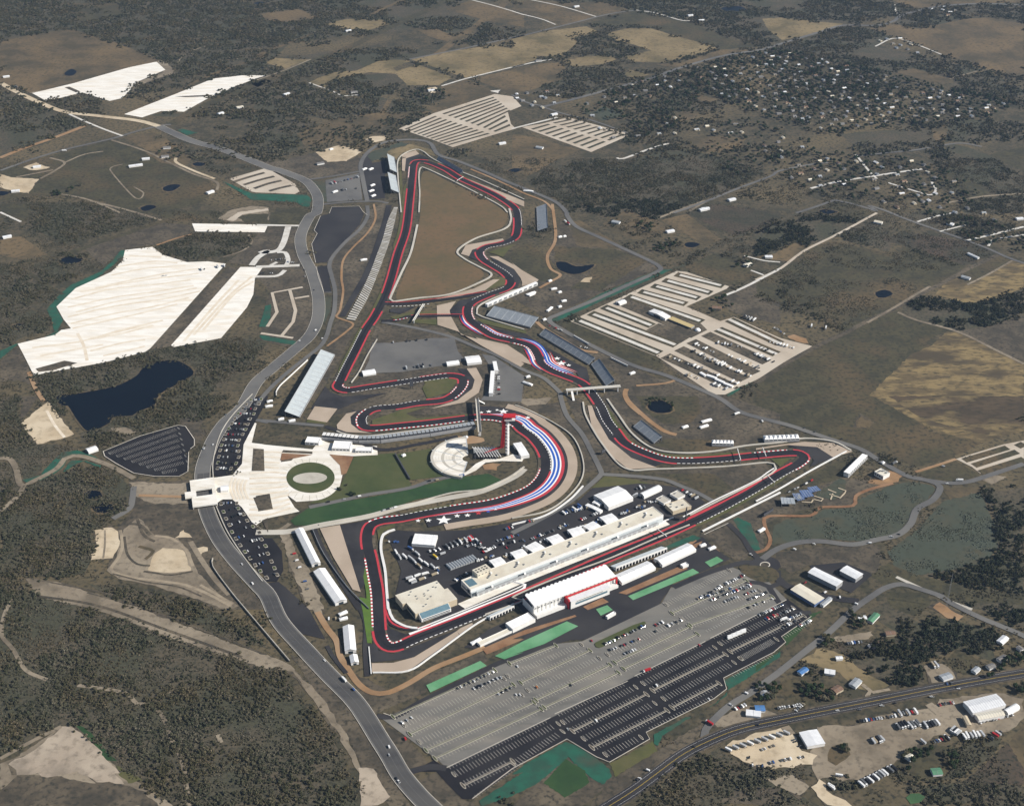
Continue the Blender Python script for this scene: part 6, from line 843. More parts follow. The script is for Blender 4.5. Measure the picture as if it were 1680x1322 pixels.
# ------------------------------------------------------------------ observation tower, amphitheatre, bridges, screens
b0 = gp("h 870,1275")[0]; tw = thing('observation_tower', 'tall red and white observation tower over the sweeping bend', 'tower', b0)
ringm = MB()
MB().tube((0, 0, 0), (0, 0, 70), 2.6, 12).build('lift_core', C['wallw'], tw)
for k in range(20): z = 3 + k * 3.4; st = MB(); a = k * .9; st.prism([(-4.4, z), (4.4, z + 1.7), (4.4, z + 2.0), (-4.4, z + .3)], -3.2 if k % 2 else -.2, .2 if k % 2 else 3.2); st.build('stair_flight', C['wallw'], tw)
MB().box(-5, 13, -6, 6, 70, 71.2).build('viewing_deck', C['wallw'], tw); MB().box(-6.5, 14, -6.5, 6.5, 76, 77.5).build('crown_roof', C['redm'], tw)
for x in (-5, 13):
    for y in (-6, 6): MB().tube((x, y, 71), (x, y, 76), .2, 5).build('deck_post', C['redm'], tw)
for k in range(18):                                                   # the red veil of tubes
    x = -3.4 - .3 * k; y = 3.5 * math.sin(k * 2.4); v = MB(); v.tube((x * .9, y, 77), (x - .8, y, 42), .5, 5); v.tube((x - .8, y, 42), (x - 2.2 - .08 * k, y, 16), .5, 5); v.tube((x - 2.2 - .08 * k, y, 16), (-20 - 1.1 * k, 6 - .9 * k, 9), .4, 5); v.build('veil_tube', C['redm'], tw)
st = gp("l 1385,215")[0]; t = thing('amphitheatre_stage', 'white ribbed stage canopy at the foot of the tower', 'stage', st)
for k in range(9): x = -14 + k * 4.6; p = MB(); p.tube((x - 5, 11, 11.5), (x + 7, -13, 7), .75, 5); p.build('canopy_rib', C['wallw'], t)
MB().box(-16, 24, -8, 8, 0, 1.5).build('stage_floor', C['black'], t); MB().box(-17, 25, 8, 12, 0, 9).build('back_wall', C['wallw'], t)
for x in (-14, 0, 12, 22):
    for y in (-10, 9): MB().tube((x, y, 0), (x, y, 8), .35, 6).build('post', C['steel'], t)
ac = gp("l 1275,235")[0]; am = thing('amphitheatre', 'pale fan-shaped amphitheatre terraces facing the stage', 'amphitheatre', ac); A0, A1 = math.radians(95), math.radians(262)
for k in range(12):                                                   # one stepped terrace per ring
    r0, r1 = 10 + k * 4.5, 10 + (k + 1) * 4.5 - .25; z = .8 + k * .35; n = MB(); sg = 28
    for q in range(sg):
        a, b = A0 + (A1 - A0) * q / sg, A0 + (A1 - A0) * (q + 1) / sg; p = [(r0 * math.cos(a), r0 * math.sin(a)), (r1 * math.cos(a), r1 * math.sin(a)), (r1 * math.cos(b), r1 * math.sin(b)), (r0 * math.cos(b), r0 * math.sin(b))]
        n.face([(x, y, z) for x, y in p]); n.face([(p[1][0], p[1][1], 0), (p[2][0], p[2][1], 0), (p[2][0], p[2][1], z), (p[1][0], p[1][1], z)]); n.face([(p[3][0], p[3][1], 0), (p[0][0], p[0][1], 0), (p[0][0], p[0][1], z), (p[3][0], p[3][1], z)])
    n.build('terrace', M['paver'] if k % 4 != 3 else M['concrete'], am)
for k in range(6): a = A0 + (A1 - A0) * k / 5; n = MB(); c_, s_ = math.cos(a), math.sin(a); n.face([(12 * c_ - s_ * .8, 12 * s_ + c_ * .8, 1.2), (12 * c_ + s_ * .8, 12 * s_ - c_ * .8, 1.2), (66 * c_ + s_ * .8, 66 * s_ - c_ * .8, 5.0), (66 * c_ - s_ * .8, 66 * s_ + c_ * .8, 5.0)]); n.build('aisle', C['aisle'], am)
gable_tent("h 1140,1310 1305,1280 1060,1040", 'white shelter right of the tower', 6, 1.0, 4)
def bridge(a, b, label, z, w, piers, solid=1.3, stairs=()):
    A, B = gp(a, z)[0], gp(b, z)[0]; d = B - A; rz = math.atan2(d.y, d.x); L2 = math.hypot(d.x, d.y); t = thing('footbridge', label, 'footbridge', A, rz)
    MB().box(0, L2, -w / 2, w / 2, z - .6, z).build('deck', C['conc'], t)
    for s_ in (-1, 1): MB().box(0, L2, s_ * w / 2 - .15, s_ * w / 2 + .15, z, z + solid).build('railing', C['wallw'], t)
    for x in piers: MB().box(L2 * x - .6, L2 * x + .6, -w * .4, w * .4, 0, z - .6).build('pier', C['wallw'], t)
    for x, dy in stairs: p = MB(); p.face([(L2 * x - 2, 0, z), (L2 * x + 2, 0, z), (L2 * x + 2, dy, .2), (L2 * x - 2, dy, .2)]); p.face([(L2 * x - 2, 0, z - .5), (L2 * x - 2, dy, -.2), (L2 * x + 2, dy, -.2), (L2 * x + 2, 0, z - .5)]); p.build('stair', C['wallw'], t)
    return t
bridge("g 1000,1080", "g 1600,1035", 'pale footbridge across the track at the S-bend exit', 10, 6, (.02, .2, .42, .7, .95), stairs=((.01, 12), (.1, -22)))
bridge("h 325,830", "h 270,180", 'tall white footbridge left of the observation tower', 9, 6, (.02, .3, .55, .8, .98), 3.0, stairs=((.98, -14),))
bridge("F 975,745", "F 1040,640", 'thin white truss bridge over the short track link', 6, 3, (.03, .5, .97))
bridge("I 1255,600", "I 1256,601", 'x', 1, 1, ()) if False else None
A, rz, L_, D_ = quad3("I 1195,690 1350,668 1172,528", 5.0); t = thing('plaza_bridge', 'white paved plaza bridge with a square opening over the ring road', 'bridge', A, rz); D_ = abs(D_)
for a in ((0, L_, 0, D_ * .36), (0, L_, D_ * .6, D_), (-10, L_ * .2, D_ * .36 + .01, D_ * .6 - .01), (L_ * .85, L_, D_ * .36 + .01, D_ * .6 - .01)): MB().box(*a, 3.6, 5.0).build('deck', M['paver'], t)
for y in (0, D_ * .36, D_ * .6, D_): MB().box(0, L_, y - .2, y + .2, 5.0, 6.0).build('parapet', C['wallw'], t)
for x in (1.0, L_ - 1.0): MB().box(x - .6, x + .6, 0.5, D_ - .5, 0, 3.6).build('abutment', C['conc'], t)
gable_tent("p 215,685 268,680 220,650", 'small white peaked tent on the plaza end of the bridge', 4, 2, 1)
def gantry(a, b, label, z=8.0, name='gantry'):
    A, B = gp(a + ' ' + b); d = B - A; rz = math.atan2(d.y, d.x); L2 = math.hypot(d.x, d.y); t = thing(name, label, 'gantry', A, rz)
    for x in (0, L2): MB().tube((x, 0, 0), (x, 0, z + .6), .35, 6).build('post', C['steel'], t)
    MB().box(0, L2, -.5, .5, z, z + 1.0).build('beam', C['wallw'], t)
    for k in range(3): x = L2 * (k + 1) / 4; MB().box(x - 1.2, x + 1.2, -.7, -.52, z - .8, z + .8).build('sign_panel', C['black'], t)
    return t
gantry("f 1150,695", "f 1265,785", 'white start gantry across the main straight'); gantry("K 1550,345", "K 1572,400", 'white gantry before the first corner exit'); gantry("B 1245,1140", "B 1285,1115", 'white gantry after the far hairpin', 7); gantry("K 1395,350", "K 1415,420", 'gantry above the uphill bend', 7); gantry("K 1580,515", "K 1625,560", 'gantry on the climb to the first corner', 7)
def screen(a, label, h, w, rz, lean=0):
    A = gp(a)[0]; t = thing('video_screen', label, 'screen', A, rz); MB().box(-w / 2, w / 2, -.6, .6, h * .35, h).build('display', C['black'], t); MB().box(-w / 2 - .2, w / 2 + .2, -.8, -.62, h * .33, h * 1.02).build('housing', C['seatdark'], t)
    for x in (-w * .3, w * .3): MB().tube((x, 0, 0), (x, 0, h * .35), .4, 6).build('post', C['black'], t)
    return t
screen("f 1495,545", 'tall black screen tower at the end of the pit lane', 24, 7, 1.3); screen("F 965,1165", 'black screen tower in the stadium infield', 18, 6, .2); screen("K 565,360", 'black screen beside the crossroads behind the track', 9, 8, .7); screen("L 75,735", 'dark slanted billboard with red band below the climb', 7, 24, .75)
def wall_line(s, label, h=1.3, w=.7, m='conc', name='barrier_wall', post=0, cat='wall'):
    pts = catmull(gp(s), False, 8); nor, _ = offset_line(pts); V = []; Fc = []
    for i, p in enumerate(pts):
        for o, z in ((-w / 2, 0), (-w / 2, h), (w / 2, h), (w / 2, 0)): V.append((p.x + nor[i].x * o, p.y + nor[i].y * o, GZ + z))
        if i:
            a, b = 4 * i - 4, 4 * i
            for k in range(3): Fc.append((a + k, b + k, b + k + 1, a + k + 1))
    return tag(mesh_obj(name, V, Fc, C[m]), label, cat)
for s, lb, m, h, w in [("F 750,860 690,960 640,1060 590,1130", 'grey wall inside the braking zone', 'conc', 1.4, 2), ("J 0,170 300,175", 'low wall', 'conc', 1, 1), ("F 1662,545 1590,560 1400,640 1370,690 1400,720 1662,800", 'pale wall round the S-bend stand', 'conc', 1.5, 3), ("B 900,1322 880,1100 880,1000 920,955 990,930 1040,945 1100,990 1250,1060 1400,1120 1662,1240", 'pale wall outside the far hairpin', 'conc', 1.4, 3), ("B 1010,1322 1015,1200 1010,1100 1020,1045 1060,1050 1250,1140 1500,1270 1560,1322", 'pale wall inside the far hairpin', 'conc', 1.2, 3.5), ("F 1570,50 1580,120 1540,175 1360,235 1250,310 1290,360 1400,420 1460,460 1380,510 1200,580 1000,605 850,625 830,610 900,450 960,320 1000,150", 'long pale wall round the rusty infield', 'conc', 1.2, 4.5), ("J 500,220 560,240 700,250 1000,215 1330,170", 'pale wall below the stadium corner', 'conc', 1.4, 3), ("J 350,830 420,980 560,1180 700,1322", 'dark fence line beside the long gravel trap', 'steel', 2.5, .8), ("K 0,760 200,720 330,640 430,520 440,400 380,260 260,170 100,90 20,60", 'fence wall round the outside of the sweeping bend', 'conc', 1.6, 2), ("K 0,800 200,745 350,650 440,560", 'white wall behind the sweeping bend', 'wallw', 1.6, 2.5), ("K 440,40 460,130 560,300 700,450 900,455 1300,440 1580,415 1630,440 1610,480 1400,590 1100,740", 'pale wall inside the climb', 'conc', 1.4, 3), ("K 590,20 660,120 750,240 880,330 1050,355 1250,345 1450,310 1662,290 L 300,265 480,285 590,340", 'pale wall outside the uphill bend', 'conc', 1.4, 3.5), ("L 0,655 150,575 330,470 560,345", 'white wall along the climb to the first corner', 'wallw', 1.5, 2.5), ("K 1180,840 1400,730 1662,600", 'white wall below the climb', 'wallw', 1.5, 3), ("N 725,500 940,490 1100,390 1340,215 1450,150", 'striped wall outside the last corner', 'wallw', 1.6, 2), ("N 700,340 715,510", 'short wall at the last corner', 'wallw', 1.6, 1.5), ("J 860,830 790,860 775,950 800,1080 810,1200 820,1322 N 825,110 850,170 930,215 1000,225", 'white wall curving inside the last corner', 'wallw', 1.5, 4), ("N 1000,230 1300,110 1662,-45 K 0,1150 350,1010 700,870 1000,755", 'pit wall along the main straight', 'wallw', 1.5, 1.5), ("N 1420,140 1662,50 K 0,1250 300,1120 600,1010 900,880 1100,800", 'outer wall along the main straight', 'conc', 1.5, 2), ("J 390,800 700,742 900,690 1200,605 1400,580 1560,510 1662,440", 'pale wall between lawn bank and track', 'conc', 1.3, 2.5), ("p 165,600 165,480 210,310 290,180 430,30", 'kerb wall of the upper island lot', 'conc', 1, 1.5), ("p 185,790 260,960 370,1130 500,1300", 'kerb wall of the lower island lot', 'conc', 1, 1.5), ("F 430,1180 560,1215 900,1160 1200,1130", 'wall', 'conc', 1, 1)][:-1] + [("i 35,860 30,800 90,700 250,550 520,300", 'white screen fence left of the huge pale stand', 'wallw', 2.5, 1.2), ("g 1085,488 1250,582", 'white hoarding beside the perimeter road, upper', 'wallw', 3, 1.2), ("g 1490,730 1680,820", 'white hoarding beside the perimeter road, lower', 'wallw', 3, 1.2), ("I 1320,1010 1320,1060 1420,1200 1520,1322 N 210,430", 'grey retaining wall left of the ring road', 'conc', 2.5, 1.0), ("l 745,205 850,385", 'dark hedge-like screen across the lawn', 'seatdark', 3, 2), ("F 220,290 255,290", 'x', 'conc', 1, 1)][:-1]:
    if lb in ('wall', 'low wall'): continue
    wall_line(s, lb[0:90] + '', h, w, m, 'retaining_wall' if 'retaining' in lb else 'hoarding' if 'hoarding' in lb or 'screen' in lb else 'barrier_wall')
# terraced spectator bank beside the back straight: one slab per step
tb = thing('terraced_bank', 'long spectator bank of pale concrete slabs beside the back straight', 'terraces', Vector((0, 0, 0)))
La = catmull(gp("s 540,312 490,420 445,580 400,700 340,860 260,1030 140,1250"), False, 3); Rb = catmull(gp("s 572,312 545,440 505,590 460,720 400,880 320,1070 212,1260"), False, 3)
def at(pl, t): k = t * (len(pl) - 1); i = min(int(k), len(pl) - 2); return pl[i].lerp(pl[i + 1], k - i)
for k in range(72):
    t0, t1 = k / 72, (k + .58) / 72; q = [at(La, t0), at(Rb, t0), at(Rb, t1), at(La, t1)]; V = [(p.x, p.y, z) for z in (0.0, 1.0) for p in q]
    mesh_obj('slab', V, [(3, 2, 1, 0), (4, 5, 6, 7), (0, 1, 5, 4), (1, 2, 6, 5), (2, 3, 7, 6), (3, 0, 4, 7)], M['concrete'] if k % 5 else M['lane'], tb)
# stadium club: dark seats with white roof panels
pl = gp("l 215,95 480,120 640,118 1000,70 1330,15")
for k in range(4):
    A, B = pl[k], pl[k + 1]; d = B - A; rz = math.atan2(d.y, d.x); L2 = math.hypot(d.x, d.y); t = thing('club_stand', ['leftmost', 'second', 'third', 'rightmost'][k] + ' bay of the dark stadium club stand above the lawn', 'grandstand', A, rz, 'stadium club stand bays'); n = MB()
    for q in range(7): n.box(.3, L2 - .3, q * 2, q * 2 + 2, 0, 7.5 - q)
    n.build('seating', C['seatdark'], t); MB().box(.3, L2 - .3, -2.2, -.02, 0, 5).build('back_wall', C['wallgrey'], t); m_ = int(L2 / 7)
    for q in range(m_): x0 = .3 + (L2 - .6) * q / m_; MB().box(x0, x0 + (L2 / m_) * .8, -1, 9, 9.2, 9.5).build('roof_panel', C['silver'] if k else C['wallw'], t)
    for q in range(0, m_ + 1, 2): x0 = .5 + (L2 - 1) * q / max(1, m_); MB().tube((x0, -.8, 0), (x0, -.8, 9.2), .2, 5).build('post', C['steel'], t)
flat_building("l 285,160 415,165 300,105", 'white pergola-roofed hall at the plaza, left one', 5, units=0, roof='tent', windows=5); flat_building("l 455,178 575,180 465,150", 'low white hall at the plaza, right one', 4, units=0, roof='tent', windows=5); flat_building("l 90,115 190,122 110,75", 'white kiosk building at the plaza head', 5, units=0, roof='tent', windows=3)
shed("I 1640,300 1662,300 1640,290", 'x') if False else None
flat_building("m 1375,360 1440,330 1370,345", 'x', 4) if False else None
# ------------------------------------------------------------------ sheds, barns and houses one can pick out
shed("L 500,1180 540,1147 330,1087", 'long white-roofed shed beside the roundabout', 8, 1.5, 'wallgrey', 'roofw', bays=10, doors=0); shed("L 620,1135 665,1102 528,1077", 'shorter white-roofed shed beside the long one', 7, 1.4, 'wallgrey', 'roofw', bays=8); shed("L 365,1290 425,1252 212,1200", 'beige-roofed long shed near the car park corner', 6, 1.2, 'bluegrey', 'roofcream', bays=8); shed("L 420,1300 475,1255 400,1285", 'small grey shed beside the beige one', 4, 1, 'wallw', 'silver'); flat_building("L 735,470 790,500 755,437", 'cream flat-roofed block outside the first corner', 7, units=7, windows=4)
flat_building("f 1345,440 1565,370 1270,345", 'tan flat-roofed block by the pit exit', 6, 'tan', units=4); flat_building("f 1235,345 1320,300 1130,290", 'pale roof slab beside the pit exit, left', 3.5, units=1, roof='conc'); flat_building("f 1400,285 1490,240 1310,225", 'pale roof slab beside the pit exit, right', 3.5, units=1, roof='conc')
shed("n 675,600 1325,440 510,370", 'big white metal warehouse in the truck yard', 7, 1.5, 'wallw', 'roofw', bays=14, name='warehouse', cat='warehouse'); shed("n 795,735 1310,640 700,625", 'long pale shed in front of the warehouse', 6, 1.4, 'wallw', 'roofcream', bays=10); gable_tent("n 1370,640 1600,510 1280,540", 'translucent round greenhouse-like shed beside the warehouse', 3, 4, 9, True, 'round_shed', 'shed'); shed("n 560,835 645,830 440,660", 'tan open shed left of the warehouse', 5, 1, 'tan', 'tan'); shed("Q 320,955 430,935 255,870", 'flat white roofed shop beside the container yard', 5, .8, 'wallw', 'roofw', bays=6)
BH = [("Q 725,188 770,140 690,170", 'green-roofed long house above the junk yard', 'greenroof'), ("Q 285,510 330,480 255,490", 'blue-roofed house by the side road', 'blueroof'), ("Q 425,500 490,510 415,470", 'white-roofed house with a gravel yard', 'roofw'), ("Q 500,625 545,600 445,590", 'brown-roofed house near the highway', 'brownroof'), ("Q 620,590 660,550 575,560", 'silver-roofed house near the highway', 'silver'), ("Q 1165,545 1225,525 1130,500", 'silver barn above the highway bend', 'silver'), ("Q 1365,500 1395,475 1335,480", 'pale blue-roofed shed above the highway', 'silver'), ("Q 1450,475 1490,460 1430,450", 'grey-roofed house above the highway', 'shingle'), ("Q 1520,430 1565,405 1505,400", 'grey house with dark yard at the right', 'shingle'), ("Q 1530,320 1570,285 1490,300", 'white-roofed house at the right edge wood', 'roofw'), ("Q 1640,360 1662,350 1600,345", 'grey-roofed house at the right picture edge', 'shingle'), ("Q 955,1040 985,1020 915,1020", 'cream-roofed shed beside the green pond house', 'roofcream'), ("Q 1100,1130 1160,1125 1070,1040", 'green-roofed house in the hedged garden', 'greenroof'), ("O 1510,735 1570,735 1515,700", 'blue-roofed shop by the highway junction', 'blueroof'), ("O 1450,760 1580,775 1460,725", 'white-roofed shop by the highway junction', 'roofw'), ("O 1540,630 1600,640 1550,610", 'grey house behind the highway shops', 'shingle'), ("Q 640,170 690,165 650,145", 'white trailer house beside the green-roofed one', 'roofw'), ("Q 810,265 870,260 820,240", 'rusty shed in the junk yard', 'brownroof'), ("Q 500,415 540,412 510,395", 'tiny white shed in the tan field', 'roofw'), ("Q 50,650 90,640 40,610", 'pale blue roofed house left of the junk lot', 'silver'),
      ("L 735,470 740,465 730,465", None, 'roofw'), ("A 800,1035 910,1020 830,985", 'long white farm building in the olive pasture', 'roofw'), ("A 880,990 940,985 890,965", 'white farmhouse in the olive pasture', 'roofw'), ("A 1000,975 1060,970 1010,955", 'dark-roofed farmhouse among trees', 'shingle'), ("A 1290,1200 1350,1180 1280,1180", 'white house at the end of the farm track', 'roofw'), ("A 205,1040 290,1030 230,1010", 'white-roofed barn at the left edge', 'roofw'), ("A 70,1190 180,1180 90,1150", 'white building on the left-edge sand pad', 'roofw'), ("A 20,480 60,475 30,460", 'far white house at the left edge', 'roofw'), ("A 1010,920 1090,915 1030,905", 'grey roofed farm shed', 'shingle'), ("E 20,230 95,215 20,190", 'white-roofed shop at the left edge', 'roofw'), ("A 1360,710 1390,700 1365,685", 'far white house near the corridor', 'roofw'), ("A 1470,670 1530,660 1480,650", 'pale far house near the corridor', 'roofcream'), ("B 180,590 230,575 190,565", 'far white house left of the tan fields', 'roofw'), ("B 560,195 620,185 570,175", 'far white farmhouse beside the corridor', 'roofw'), ("B 590,575 650,570 600,550", 'dark far farmhouse in the woods', 'shingle'), ("B 1070,565 1110,560 1080,545", 'far white house on a sandy pad', 'roofw'), ("B 1510,895 1570,885 1520,865", 'white shed right of the striped lots', 'roofw'), ("B 380,1020 440,1010 390,1000", 'small black-roofed shed by the sand pad', 'shingle'),
      ("C 145,915 210,925 150,900", 'pale blue shed below the second far lot', 'silver'), ("C 250,715 285,708 255,700", 'white tank beside the far lots', 'roofw'), ("C 1095,100 1130,95 1100,88", 'far white barn at the top', 'roofw'), ("C 1160,130 1220,125 1170,108", 'far white house with drive at the top', 'roofw'), ("C 150,380 210,375 160,360", 'dark far farmhouse between fields', 'shingle'), ("C 390,45 420,40 395,30", 'far white house at the top', 'roofw'), ("C 1180,1300 1230,1295 1190,1280", 'white shed in the dark pasture', 'roofw'), ("C 1350,1245 1395,1235 1355,1225", 'pale house beside the country lane', 'roofw'), ("G 1170,60 1225,50 1175,40", 'white shed on the cleared pad', 'roofw'), ("G 615,130 670,140 620,115", 'pale blue barn by the wood', 'silver'), ("G 965,195 1015,185 970,165", 'white house in the trees beyond the perimeter road', 'roofw'), ("G 1455,405 1500,385 1450,380", 'pale house on the gravel lane', 'roofcream'), ("G 1240,665 1300,670 1250,635", 'brown-roofed house among trees beside the campsite', 'brownroof'), ("G 1575,350 1615,350 1580,335", 'white house at the far gravel lane', 'roofw'), ("H 1270,470 1325,485 1260,455", 'blue-roofed shed at the field corner', 'silver'), ("H 730,130 780,140 735,110", 'cream-roofed house in the pasture corner', 'roofcream'), ("H 60,350 105,348 65,338", 'white house at the wood edge', 'roofw'), ("H 1310,325 1375,355 1315,318", 'long white mobile home in the dark field', 'roofw'), ("H 1620,115 1662,112 1625,100", 'white house at the right edge among trees', 'roofw'), ("H 1180,140 1220,150 1185,125", 'white mobile home by the far wood', 'roofw')]
for s, lb, rf_ in BH:
    if lb: shed(s, lb, 3.6, 1.4, 'wallw' if rf_ != 'brownroof' else 'tan', rf_, 'house' if 'house' in lb or 'home' in lb else 'shed', 'house' if 'house' in lb or 'home' in lb else 'shed', bays=2, doors=0, cap=(34 if 'long' in lb else 19, 11))
# blue shade sails and dark sheds below the first corner
for k, s in enumerate(["r 110,855 310,860 150,765", "r 300,790 400,785 300,705", "r 345,810 450,790 400,690", "r 430,765 580,745 430,655", "r 540,690 680,660 560,605"]):
    A, rz, L_, D_ = quad3(s, 6.0); D_ = abs(D_); t = thing('shade_sail', 'blue-grey shade roof below the first corner, %s from the left' % nth(k), 'shade roof', A, rz, 'blue-grey shade roofs'); p = MB(); p.face([(0, 0, 5.4), (L_, 0, 6.2), (L_, D_, 5.4), (0, D_, 6.4)]); p.build('sail', C['bluegrey'] if k > 1 else C['seat'], t)
    for x in (0, L_):
        for y in (0, D_): MB().tube((x, y, 0), (x, y, 6.4), .2, 5).build('post', C['steel'], t)
    for q in range(1, 4): MB().box(L_ * q / 4 - .15, L_ * q / 4 + .15, 0, D_, 6.3, 6.5).build('spar', C['aisle'], t)
sheet('seeded_bank', "r 620,680 800,590 960,480 1040,520 1030,650 880,800 740,770 620,740", M['mix'], 6, False, 1, 'dusty blue-green planted bank beside the shade roofs')
for k, s in enumerate(["r 780,650 900,700", "r 930,630 1040,670 950,780", "r 800,720 960,770", "r 850,710 820,800", "r 580,745 710,785 680,820 560,790", "r 400,830 540,840 570,790"]): wall_line(s, 'pale timber-edged walkway below the first corner, number %s' % nth(k), .5, 2.2, 'tan', 'walkway', cat='walkway')
settle()
# campsite timber deck and big objects
A, rz, L_, D_ = quad3("q 1145,365 1455,490 1190,330", 4.0); t = thing('timber_deck', 'yellow timber roofed deck in the campsite', 'deck', A, rz); D_ = abs(D_)
for k in range(12): MB().box(L_ * k / 12, L_ * (k + .92) / 12, 0, D_, 3.6, 4.0).build('roof_panel', C['palewood'], t)
MB().box(.5, L_ - .5, D_ * .2, D_ - .3, 0, 3.55).build('wall', C['wallgrey'], t)
A = gp("q 1550,525")[0]; t = thing('dome_tent', 'round white dome tent at the campsite middle', 'tent', A)
n = MB(); rr = 6.0
for a in range(12):
    for b in range(4): f = lambda i, j: (rr * math.cos(2 * math.pi * i / 12) * math.cos(j * math.pi / 8), rr * math.sin(2 * math.pi * i / 12) * math.cos(j * math.pi / 8), rr * .8 * math.sin(j * math.pi / 8)); n.face([f(a, b), f(a + 1, b), f(a + 1, b + 1), f(a, b + 1)])
n.build('dome', C['tent'], t); MB().box(-1, 1, -6.4, -5.4, 0, 2.5).build('porch', C['wallw'], t)
# mast at the bottom right
A = gp("Q 1180,90")[0]; t = thing('radio_mast', 'thin lattice mast rising from the orange dirt pad', 'mast', A)
for k in range(3): a = 2.1 * k; MB().tube((math.cos(a) * 1.2, math.sin(a) * 1.2, 0), (math.cos(a) * .3, math.sin(a) * .3, 60), .14, 5).build('mast_leg', C['steel'], t)
for k in range(14): MB().box(-.9 + k * .03, .9 - k * .03, -.06, .06, 4 + k * 4, 4.15 + k * 4).build('brace', C['steel'], t)
# ------------------------------------------------------------------ car park markings, islands and cars
STALL = {'dark': ([], []), 'grey': ([], [])}
def stalls(a, b, which, double=True, island=None, tick=5.2, pitch=4.6, where=None):
    A, B = gp(a + ' ' + b); d = B - A; L2 = d.length; u = d / L2; v = Vector((-u.y, u.x, 0)); V, Fc = STALL[which]; off = 1.6 if island else 0
    for k in range(int(L2 / pitch)):
        p = A + u * (k * pitch + 1)
        for s_ in ((1, -1) if double else (-1,)):
            q0 = p + v * s_ * off; q1 = q0 + v * s_ * tick; w = u * .17; i = len(V); V += [(c.x, c.y, 0) for c in (q0 - w, q0 + w, q1 + w, q1 - w)]; Fc.append((i, i + 1, i + 2, i + 3))
    if island:
        o = A - u * 2.5; e = B + u * 2.5; q = [o - v * 1.4, e - v * 1.4, e + v * 1.4, o + v * 1.4]
        sheet('parking_island', q, M['curb'], 9.6, False, 0, 'narrow kerbed island in the car park'); q = [o - v * .8 + u * .6, e - v * .8 - u * .6, e + v * .8 - u * .6, o + v * .8 + u * .6]
        sheet('parking_island', q, M['grey' if island == 'k' else 'lawn'], 9.9, False, 0, 'planted middle of a car park island')
        for c, sg in ((A, -1), (B, 1)):
            c2 = c + u * sg * 4; pts = [c2 + u * (2.2 * math.cos(t)) * .9 + v * (6.5 * math.sin(t)) for t in [2 * math.pi * k / 14 for k in range(14)]]; sheet('parking_island', pts, M['curb'], 9.7, False, 0, 'rounded kerb end of a car park island')
            pts = [c2 + u * (1.5 * math.cos(t)) * .9 + v * (5.6 * math.sin(t)) for t in [2 * math.pi * k / 14 for k in range(14)]]; sheet('parking_island', pts, M['grey' if island == 'k' else 'lawn'], 10, False, 0, 'planted end of a car park island')
    else:
        for c, sg in ((A, -1), (B, 1)):
            if not double: continue
            c2 = c + u * sg * 2.2; pts = [c2 + u * (1.6 * math.cos(t)) + v * (5.4 * math.sin(t)) for t in [2 * math.pi * k / 14 for k in range(14)]]; sheet('parking_island', pts, M['curb'], 9.7, False, 0, 'oval kerbed end of a stall row')
            pts = [c2 + u * (.9 * math.cos(t)) + v * (4.5 * math.sin(t)) for t in [2 * math.pi * k / 14 for k in range(14)]]; sheet('parking_island', pts, M['grey'], 10, False, 0, 'dark middle of an oval kerb')
for a, b, dbl, isl in [("O 280,757", "O 712,557", False, None), ("O 322,803", "O 758,592", True, None), ("O 390,853", "O 818,640", True, 'k'), ("O 450,905", "O 876,692", True, None), ("O 510,955", "O 945,740", True, 'k'), ("O 585,1003", "O 790,903", True, None),
                       ("N 1190,1082", "O 230,782", False, None), ("N 1235,1125", "O 278,820", True, None), ("N 1300,1190", "N 1575,1055", True, 'k'), ("N 1600,1060", "O 305,868", True, None), ("N 1350,1260", "O 85,1030", False, None),
                       ("O 765,518", "O 1188,307", False, None), ("O 818,563", "O 1248,347", True, None), ("O 885,603", "O 1308,392", True, 'k'), ("O 945,658", "O 1368,440", True, None), ("O 1005,708", "O 1268,572", True, 'k'), ("O 1250,655", "O 840,865", False, None), ("O 1420,410", "O 1630,295", True, None),
                       ("a 155,755", "a 1200,255", False, None), ("a 290,845", "a 1320,340", True, None), ("a 450,950", "a 1450,460", True, 'k'), ("a 600,1055", "a 1075,800", True, None), ("a 1190,740", "a 1600,520", False, None), ("a 60,660", "a 1040,180", False, None), ("a 270,520", "a 830,130", False, None), ("a 440,1310", "a 1050,985", False, None)]: stalls(a, b, 'dark', dbl, isl)
for a, b, dbl, isl in [("b 160,605", "b 1095,170", True, 'g'), ("b 245,728", "b 1245,275", True, None), ("b 380,855", "b 1385,380", True, 'g'), ("b 500,962", "b 1505,490", False, 'g'), ("b 0,330", "b 600,98", False, 'g'), ("b -40,520", "b 990,78", True, None),
                       ("N 865,765", "N 1465,490", False, 'g'), ("N 925,820", "N 1530,540", True, None), ("N 970,872", "N 1580,580", True, 'g'), ("N 1020,925", "N 1640,640", True, None), ("N 1070,972", "O 120,690", True, 'g'), ("N 1125,1022", "O 165,732", False, 'g'),
                       ("O 600,385", "O 1010,190", True, None), ("O 650,430", "O 1085,222", True, 'g'), ("O 705,468", "O 1135,265", False, 'g'), ("O 1005,125", "K 1440,1150", True, 'g'), ("O 960,75", "K 1340,1085", True, None), ("O 1060,165", "K 1530,1210", True, None), ("O 1120,200", "K 1600,1250", False, 'g')]: stalls(a, b, 'grey', dbl, isl)
sheet('grass_island', "k 585,480 620,440 1400,80 1640,0 1680,40 1000,440 760,540 690,560 620,545", M['lawn'], 9.6, False, 0, 'grass island with parked cars in the grey lot')
for nm, (V, Fc) in STALL.items():
    o = mesh_obj('stall_lines', V, upward(V, Fc), M['lane'] if nm == 'dark' else M['curb']); tag(o, 'white stall lines painted on the %s half of the huge car park' % nm, kind='structure'); LAYERED.append((9.5, 0, o))
